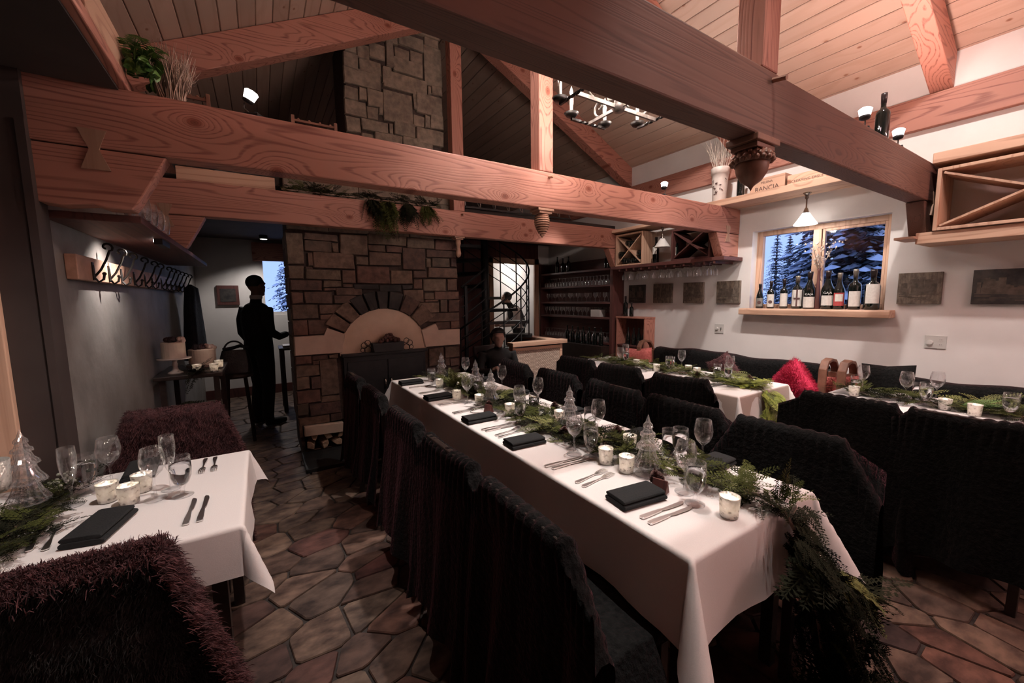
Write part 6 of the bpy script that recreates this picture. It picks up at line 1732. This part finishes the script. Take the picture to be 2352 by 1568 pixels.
dk2 = thing('console_table', 'dark console table with papers beside the standing man', 'table', (.42, 6.35, 0))
MB().box(-.25, -.2, .84, .35, .25, .87).build('tabletop', M['darkwood'], dk2); MB().box(-.24, -.19, 0, -.19, -.14, .84).build('leg', M['darkwood'], dk2); MB().box(.29, -.19, 0, .34, -.14, .84).build('leg', M['darkwood'], dk2); MB().box(-.24, .19, 0, -.19, .24, .84).build('leg', M['darkwood'], dk2); MB().box(.29, .19, 0, .34, .24, .84).build('leg', M['darkwood'], dk2)
tag(MB().box(.22, 6.2, .871, .5, 6.45, .90).build('paper_stack', M['paper']), 'stack of pale papers on the console table', 'paper')
ph_ = thing('picture', 'dark red picture on the pale hall wall', 'picture', (-.415, 7.6, 1.60)); MB().box(-.14, -.03, -.15, .14, -.001, .15).build('panel', M['walnut'], ph_, bevel=.004); MB().box(-.10, -.034, -.10, .10, -.031, .10).build('print', M['print_dark'], ph_)
# rocks glasses on the dark wall shelf
for i in range(8):
    x, y = -.535 + .045 * (i % 2), 2.73 + .085 * i
    o = MB().shell([(.001, .003), (.030, .003), (.034, .006), (.042, .06), (.037, .11), (.034, .118)], 14).build('rocks_glass', M['glass_tree'], smooth=True, loc=(x, y, 1.921)); tag(o, nth(i) + ' rocks glass on the dark shelf from the near corbel', 'glass', 'glasses on the dark wall shelf')

# ================================================================== PEOPLE
def person(label, loc, rz, prims, mats, assign, voxel=.011, children=()):
    mb = MB()
    for p in prims:
        if p[0] == 't': mb.tube(p[1], p[2], 12)
        else: mb.sphere(p[1], 1.0, 16, 12, p[2])
    me0 = mb.mesh('person', mats[0]); ob = bpy.data.objects.new('tmp_body', me0); C.objects.link(ob)
    r = ob.modifiers.new('r', 'REMESH'); r.mode = 'VOXEL'; r.voxel_size = voxel
    s = ob.modifiers.new('s', 'SMOOTH'); s.factor = .5; s.iterations = 3
    dg = bpy.context.evaluated_depsgraph_get(); dg.update()
    me = bpy.data.meshes.new_from_object(ob.evaluated_get(dg)); bpy.data.objects.remove(ob)
    me.name = 'person'; me.materials.clear()
    for m_ in mats: me.materials.append(m_)
    n = len(me.polygons); cs = np.zeros(n * 3); me.polygons.foreach_get('center', cs); cs = cs.reshape(-1, 3)
    me.polygons.foreach_set('material_index', [assign(c) for c in cs]); me.polygons.foreach_set('use_smooth', [True] * n)
    o = mk('person', me, loc=loc, rot=(0, 0, rz)); tag(o, label, 'person')
    for nm_, cmb, mat in children: cmb.build(nm_, mat, o, smooth=True)
    return o
def head_prims(c, f=1.0):
    x, y, z = c   # centre of skull; face toward +x
    return [('s', (x - .012, y, z + .02), (.098 * f, .076 * f, .100 * f)), ('s', (x + .025, y, z - .045), (.066 * f, .058 * f, .075 * f)), ('s', (x + .090 * f, y, z - .015), (.016, .012, .020)),
            ('s', (x + .055, y, z - .10 * f), (.03, .032, .022)), ('s', (x - .005, y + .075 * f, z - .01), (.018, .010, .030)), ('s', (x - .005, y - .075 * f, z - .01), (.018, .010, .030)),
            ('s', (x + .078 * f, y, z - .058), (.018, .024, .012)), ('s', (x + .072 * f, y + .03, z + .028), (.02, .026, .010)), ('s', (x + .072 * f, y - .03, z + .028), (.02, .026, .010))]
def hand_prims(w_, d, up, s=1.0, curl=.5):
    """wrist point, direction of the palm, back-of-hand normal"""
    w_, d, up = Vector(w_), Vector(d).normalized(), Vector(up).normalized(); sd = d.cross(up).normalized(); out = []
    pc = w_ + d * .05 * s
    out.append(('t', [w_, w_ + d * .03 * s, w_ + d * .075 * s], [.024 * s, .032 * s, .034 * s]))
    for k in range(4):
        b_ = w_ + d * .08 * s + sd * (.027 - .018 * k) * s; L = (.075, .085, .08, .062)[k] * s
        d2 = (d * (1 - curl * .3) - up * curl * .5).normalized(); d3 = (d * (1 - curl) - up * curl).normalized()
        out.append(('t', [b_ - d * .02 * s, b_, b_ + d2 * L * .5, b_ + d2 * L * .5 + d3 * L * .5], [.010 * s, .010 * s, .009 * s, .007 * s]))
    tb = w_ + d * .025 * s + sd * .03 * s; td = (d * .7 + sd * .7 - up * .2).normalized()
    out.append(('t', [tb - sd * .015 * s, tb, tb + td * .035 * s, tb + (td + d * .4).normalized() * .065 * s], [.012 * s, .012 * s, .011 * s, .008 * s]))
    return out
# standing man, seen from behind, right forearm raised
pr = [('t', [(0, 0, .92), (0, 0, 1.05), (.0, 0, 1.22), (0, 0, 1.38), (0, 0, 1.47)], [.155, .148, .165, .168, .10]), ('s', (0, 0, 1.34), (.135, .205, .13)), ('s', (0, 0, 1.42), (.095, .195, .075)), ('s', (0, 0, 1.16), (.125, .165, .16)), ('s', (-.01, 0, .96), (.135, .175, .13)),
      ('t', [(0, 0, 1.44), (.015, 0, 1.56), (.02, 0, 1.62)], [.068, .056, .055])]
pr += head_prims((.03, 0, 1.685), 1.0)
for s in (-1, 1):
    pr += [('t', [(0, s * .09, .95), (.01, s * .10, .75), (.025, s * .10, .50), (.0, s * .105, .30), (-.02, s * .11, .09)], [.105, .092, .070, .066, .058]), ('t', [(-.05, s * .11, .045), (.02, s * .115, .05), (.12, s * .125, .04), (.19, s * .135, .035)], [.04, .046, .042, .028])]
armL = [(0, .20, 1.42), (-.03, .245, 1.28), (-.03, .255, 1.13), (.06, .25, .98), (.12, .24, .90)]
armR = [(0, -.20, 1.42), (-.02, -.245, 1.27), (0, -.25, 1.14), (.12, -.22, 1.08), (.23, -.19, 1.10)]
for A in (armL, armR): pr.append(('t', A, [.072, .062, .054, .045, .038]))
pr += hand_prims((.245, -.188, 1.102), (1, .1, .12), (0, .3, 1), 1.0, .7) + hand_prims((.125, .24, .89), (.3, 0, -1), (1, 0, .3), 1.0, .5)
def asg(c): return 1 if (c[2] > 1.565 or (c[0] > .238 and 1.0 < c[2] < 1.2 and c[1] < 0) or (c[2] < .885 and c[1] > .19 and c[0] > .09 and c[2] > .6)) else 0
hair = MB().sphere((.012, 0, 1.722), 1.0, 18, 12, (.103, .083, .090)); hair.v = [v for v in hair.v]
hair.v = [(min(v[0], .075) if v[2] > 1.72 else min(v[0], .02), v[1], max(v[2], 1.665 if v[0] < .02 else 1.70)) for v in hair.v]
collar = MB().shell([(.060, 1.525), (.068, 1.548), (.063, 1.575)], 18, (.012, 0, 0))
person('man in a dark suit standing in the hall with his forearm raised', (-.05, 5.66, 0.0), .55, pr, [M['suit'], M['skin']], asg, .010, [('hair', hair, M['hair']), ('shirt_collar', collar, M['shirt'])])
# seated woman behind the far end of the long table
pr = [('t', [(0, 0, .50), (.01, 0, .62), (.03, 0, .78), (.05, 0, .86)], [.15, .14, .135, .08]), ('s', (.03, 0, .79), (.10, .185, .10)), ('t', [(.05, 0, .84), (.07, 0, .92), (.085, 0, .96)], [.055, .046, .046])] + head_prims((.10, 0, 1.015), .92)
for s in (-1, 1):
    pr += [('t', [(0, s * .09, .50), (.22, s * .10, .50), (.42, s * .11, .47), (.43, s * .11, .25), (.41, s * .11, .08)], [.095, .085, .065, .055, .045]), ('t', [(.38, s * .11, .04), (.46, s * .12, .045), (.56, s * .125, .035)], [.036, .042, .028]),
           ('t', [(.03, s * .175, .83), (.04, s * .215, .70), (.08, s * .21, .60), (.20, s * .14, .62), (.28, s * .09, .66)], [.06, .052, .045, .038, .030])]
    pr += hand_prims((.29, s * .085, .665), (1, -s * .4, .25), (0, 0, 1), .9, .8)
def asg2(c): return 1 if (c[2] > .905 or (c[0] > .285 and c[2] > .6)) else 0
hair = MB().sphere((.080, 0, 1.035), 1.0, 20, 14, (.118, .100, .112)); hair.v = [(min(v[0], .172) if v[2] > 1.068 else min(v[0], .062), v[1] * (1 if v[2] > 1.02 else .92), v[2]) for v in hair.v]
person('seated woman in dark clothes beside the wicker bar', (2.50, 4.36, 0), -PI / 2 - .35, pr, [M['suit'], M['skin_pale']], asg2, .011, [('hair', hair, M['hair'])])
wc = CH_P.place((2.50, 4.39, 0), PI, 'dark chair under the seated woman', 'chair')
tag(MB().box(-.07, -.003, -.045, .07, .003, .045).build('menu_card', M['paper'], loc=(2.42, 4.04, .70), rot=(-.9, 0, .2), bevel=.001), 'pale card held by the seated woman', 'card')
# cook beyond the stair
pr = [('t', [(0, 0, .92), (.02, 0, 1.08), (.08, 0, 1.22), (.14, 0, 1.33)], [.15, .145, .155, .10]), ('s', (.10, 0, 1.27), (.12, .195, .11)), ('t', [(.15, 0, 1.33), (.21, 0, 1.42), (.23, 0, 1.45)], [.06, .052, .05])] + head_prims((.26, 0, 1.50), .96)
for s in (-1, 1):
    pr += [('t', [(0, s * .09, .94), (.0, s * .10, .70), (.01, s * .10, .48), (-.02, s * .11, .09)], [.10, .085, .065, .05]), ('t', [(-.05, s * .11, .045), (.05, s * .115, .05), (.17, s * .13, .035)], [.038, .044, .028]),
           ('t', [(.10, s * .19, 1.30), (.12, s * .235, 1.15), (.20, s * .235, 1.02), (.36, s * .20, 1.0), (.45, s * .18, 1.0)], [.075, .068, .056, .044, .036])]
    pr += hand_prims((.46, s * .178, 1.0), (1, 0, 0), (0, 0, 1), 1.0, .6)
def asg3(c):
    if c[2] > 1.42 and c[0] > .14: return 1
    if c[0] > .455 and .9 < c[2] < 1.1: return 1
    if c[2] > .93 and abs(c[1]) > .14: return 2
    return 0
hair = MB().sphere((.24, 0, 1.535), 1.0, 18, 12, (.105, .085, .095)); hair.v = [(min(v[0], .30), v[1], max(v[2], 1.47)) for v in hair.v]
person('cook with white sleeves and a dark apron bending in the kitchen', (4.28, 6.60, 0), 2.9, pr, [M['suit'], M['skin_pale'], M['shirt']], asg3, .012, [('hair', hair, M['hair'])])

# ================================================================== OUTDOORS (snowy spruces at dusk)
structure('ground_outside', MB().box(4.85, -12, -.9, 60, 40, -.8).box(-12, 8.9, -.9, 4.85, 40, -.8), M['snow'], 'snow covered ground outside')
def spruce_meshes(h, r, seed, tiers, per, snow_n, blades):
    """whorls of drooping boughs; every bough is a fan of narrow needle sprays with snow pads on top"""
    q = random.Random(seed); fv = []; ff = []; sv = []; sf = []
    for k in range(tiers):
        f = (k + q.random() * .5) / tiers; z = h * (.05 + .94 * f); rr = r * (1 - f) ** .8 + .05
        for j in range(per):
            a_ = 2 * PI * (j + q.random()) / per; L = rr * q.uniform(.6, 1.1); d = Vector((math.cos(a_), math.sin(a_), 0)); t = Vector((-d.y, d.x, 0))
            p0 = Vector((0, 0, z)); dz = -q.uniform(.15, .5)
            for g in range(blades):
                u = (g + .6) / blades; c = p0 + d * L * u + Vector((0, 0, L * dz * u * u)); l2 = (L * .20 + .05) * (1.15 - .5 * u); w_ = l2 * .20
                for s in (-1, 1):
                    dd = (d * q.uniform(.5, 1) + t * s * q.uniform(.4, 1.1) + Vector((0, 0, q.uniform(-.7, -.1)))).normalized(); n_ = dd.cross(Vector((0, 0, 1))).normalized() * w_
                    b_ = len(fv); m_ = c + dd * l2 * .5; fv += [c, m_ + n_, c + dd * l2, m_ - n_]; ff.append((b_, b_ + 1, b_ + 2, b_ + 3))
            for g in range(snow_n):
                u = q.uniform(.3, 1.0); c = p0 + d * L * u + Vector((0, 0, L * dz * u * u + .01)) + t * q.gauss(0, .08) * L; rs_ = (L * .055 + .02) * q.uniform(.6, 1.5); ring = 6; b_ = len(sv)
                sv += [c + Vector((0, 0, rs_ * .6))] + [c + (d * math.cos(2 * PI * i / ring) * 1.5 + t * math.sin(2 * PI * i / ring)) * rs_ * q.uniform(.8, 1.2) + Vector((0, 0, -.35 * rs_ * math.cos(2 * PI * i / ring))) for i in range(ring)]
                sf += [(b_, b_ + 1 + i, b_ + 1 + (i + 1) % ring) for i in range(ring)]
    return MB().add(fv, ff).mesh('boughs', M['spruce']), MB().add(sv, sf).mesh('snow_clumps', M['snow'])
SP = [spruce_meshes(4.2, 1.1, 1, 34, 14, 2, 6), spruce_meshes(5.0, .85, 2, 40, 12, 1, 5), spruce_meshes(6.5, 1.7, 3, 56, 22, 2, 8)]
def spruce(v, loc, sc_, label):
    t = thing('snowy_spruce', label, 'tree', loc, rnd.uniform(0, 6), 'snowy spruces outside'); t.scale = (sc_,) * 3
    mk('boughs', SP[v][0], t, kind='stuff'); mk('snow_clumps', SP[v][1], t, kind='stuff')
    h = (4.2, 5.0, 6.5)[v]; MB().lathe([(.10, 0), (.02, h)], 8).build('trunk', M['bark'], t)
spruce(2, (8.9, 2.75, -.8), 1.0, 'large snow laden spruce filling the right window pane')
spruce(0, (11.2, 4.55, -.8), .9, 'bushy snowy spruce low behind the window mullion')
for i, (x, y, sc_, v) in enumerate(((15, 6.2, .84, 1), (19, 8.3, .95, 1), (16, 4.6, 1.0, 1), (22, 10.2, 1.1, 1), (14.5, 7.9, .66, 1), (24, 8.9, 1.0, 1), (20, 6.0, 1.1, 1), (26, 11.4, 1.15, 1))):
    spruce(v, (x, y, -.8), sc_, nth(i) + ' slim distant spruce in the left window pane')
spruce(0, (.85, 13.0, -.8), 1.05, 'snowy spruce outside the hall window'); spruce(0, (3.2, 12.0, -.8), .9, 'second snowy spruce outside the hall window')
pc = thing('porch_roof', 'dark porch roof and post outside the left window pane', 'porch', (5.6, 2.9, -.8))
MB().box(-.6, -.25, 3.22, 1.1, 1.4, 3.34).build('roof_slab', M['porch'], pc); MB().box(-.3, .0, 0, -.12, .16, 3.22).build('post', M['porch'], pc); MB().prism([(0, 2.85), (.5, 3.22), (0, 3.22)], .0, .1, 'yz').build('brace', M['porch'], pc)

# ================================================================== ADDED LAMPS, PUT IN FOR BRIGHTNESS
def added_downlight(loc, power, label, col=LAMP_WARM, ang_=130):
    t = thing('added_downlight', label, 'lamp', loc)
    MB().lathe([(.055, 0), (.055, -.05), (.048, -.055)], 18).build('can', M['steel_dark'], t, smooth=True)
    MB().lathe([(.001, -.056), (.046, -.056), (.046, -.05)], 18).build('bulb', M['kitchen_lamp'], t)
    spot_light('added_downlight_beam', (loc[0], loc[1], loc[2] - .075), (loc[0], loc[1], 0), power, col, ang_, .5, .04)
added_downlight((.1, 7.0, 2.46), P_HALL, 'added round ceiling lamp near the hall window', LAMP_COOL)  # added lamp to light the rear of the hall
# added slim lamp under the dark shelf to brighten the coat-hook wall
wl = thing('added_shelf_lamp', 'added slim lamp under the dark shelf above the coat hooks', 'lamp', (-.50, 3.35, 1.885))
MB().box(-.02, -.12, -.034, .02, .12, 0).build('housing', M['steel_dark'], wl); MB().box(-.024, -.11, -.020, -.0205, .11, -.004).build('bulb', M['kitchen_lamp'], wl)
spot_light('added_shelf_lamp_beam', (-.535, 3.35, 1.872), (-.80, 3.40, 1.50), 13.0, LAMP_COOL, 112, .9, .008)
# added unseen spotlights on the roof planks, brightening tables, wall and bar
def added_roof_spot(loc, target, power, label, ang_=46):
    t = thing('added_roof_spotlight', label, 'spotlight', loc); d = (Vector(target) - Vector(loc)).normalized()
    MB().lathe([(.035, 0), (.035, -.02), (.008, -.022), (.008, -.07)], 14).build('mount', M['steel_dark'], t)
    R = d.to_track_quat('-Z', 'Y').to_matrix()
    h = MB().lathe([(.03, .05), (.045, .04), (.045, -.06), (.04, -.062)], 16); h.v = [tuple(R @ Vector(v) + Vector((0, 0, -.11))) for v in h.v]; h = h.build('lamp_head', M['steel_dark'], t, smooth=True)
    b = MB().lathe([(.001, -.058), (.038, -.058), (.038, -.05)], 16); b.v = [tuple(R @ Vector(v) + Vector((0, 0, -.11))) for v in b.v]; b.build('bulb', M['kitchen_lamp'], h)
    spot_light('added_roof_spot_beam', Vector(loc) + Vector((0, 0, -.11)) + d * .075, target, power, LAMP_COOL, ang_, .7, .04)
added_roof_spot((1.62, .42, roofz(1.62)), (1.42, .80, .75), P_ROOF_ADDED * .8, 'added roof spotlight aimed at the near end of the long table', 40)
added_roof_spot((1.62, 1.55, roofz(1.62)), (1.40, 1.55, .75), P_ROOF_ADDED * .75, 'added roof spotlight aimed at the middle of the long table', 44)
added_roof_spot((1.62, 2.30, roofz(1.62)), (1.38, 2.75, .75), P_ROOF_ADDED, 'added roof spotlight aimed at the far half of the long table')
added_roof_spot((2.9, 1.35, roofz(2.9)), (3.4, 2.3, .75), P_ROOF_ADDED * .7, 'added roof spotlight aimed at the bench table')
added_roof_spot((3.3, .25, roofz(3.3)), (3.75, .6, .75), P_ROOF_ADDED * .5, 'added roof spotlight aimed at the right table')
added_roof_spot((.35, 1.30, roofz(.35)), (-.45, 2.0, .75), P_ROOF_ADDED * .75, 'added roof spotlight aimed at the near table')

added_roof_spot((2.75, .70, roofz(2.75)), (4.6, 1.0, 1.45), P_ROOF_ADDED * .8, 'added roof spotlight washing the wall with the skyline pictures', 70)
added_roof_spot((2.75, 1.95, roofz(2.75)), (4.6, 2.7, 1.5), P_ROOF_ADDED * .8, 'added roof spotlight washing the wall beside the window', 70)
added_downlight((-.42, 4.35, 2.46), 10.0, 'added round ceiling lamp over the dessert table', LAMP_WARM, 34)  # added narrow lamp to brighten the cakes

added_roof_spot((3.15, 2.95, roofz(3.15)), (3.2, 4.45, .62), P_ROOF_ADDED * 1.7, 'added roof spotlight aimed at the wicker bar front', 26)
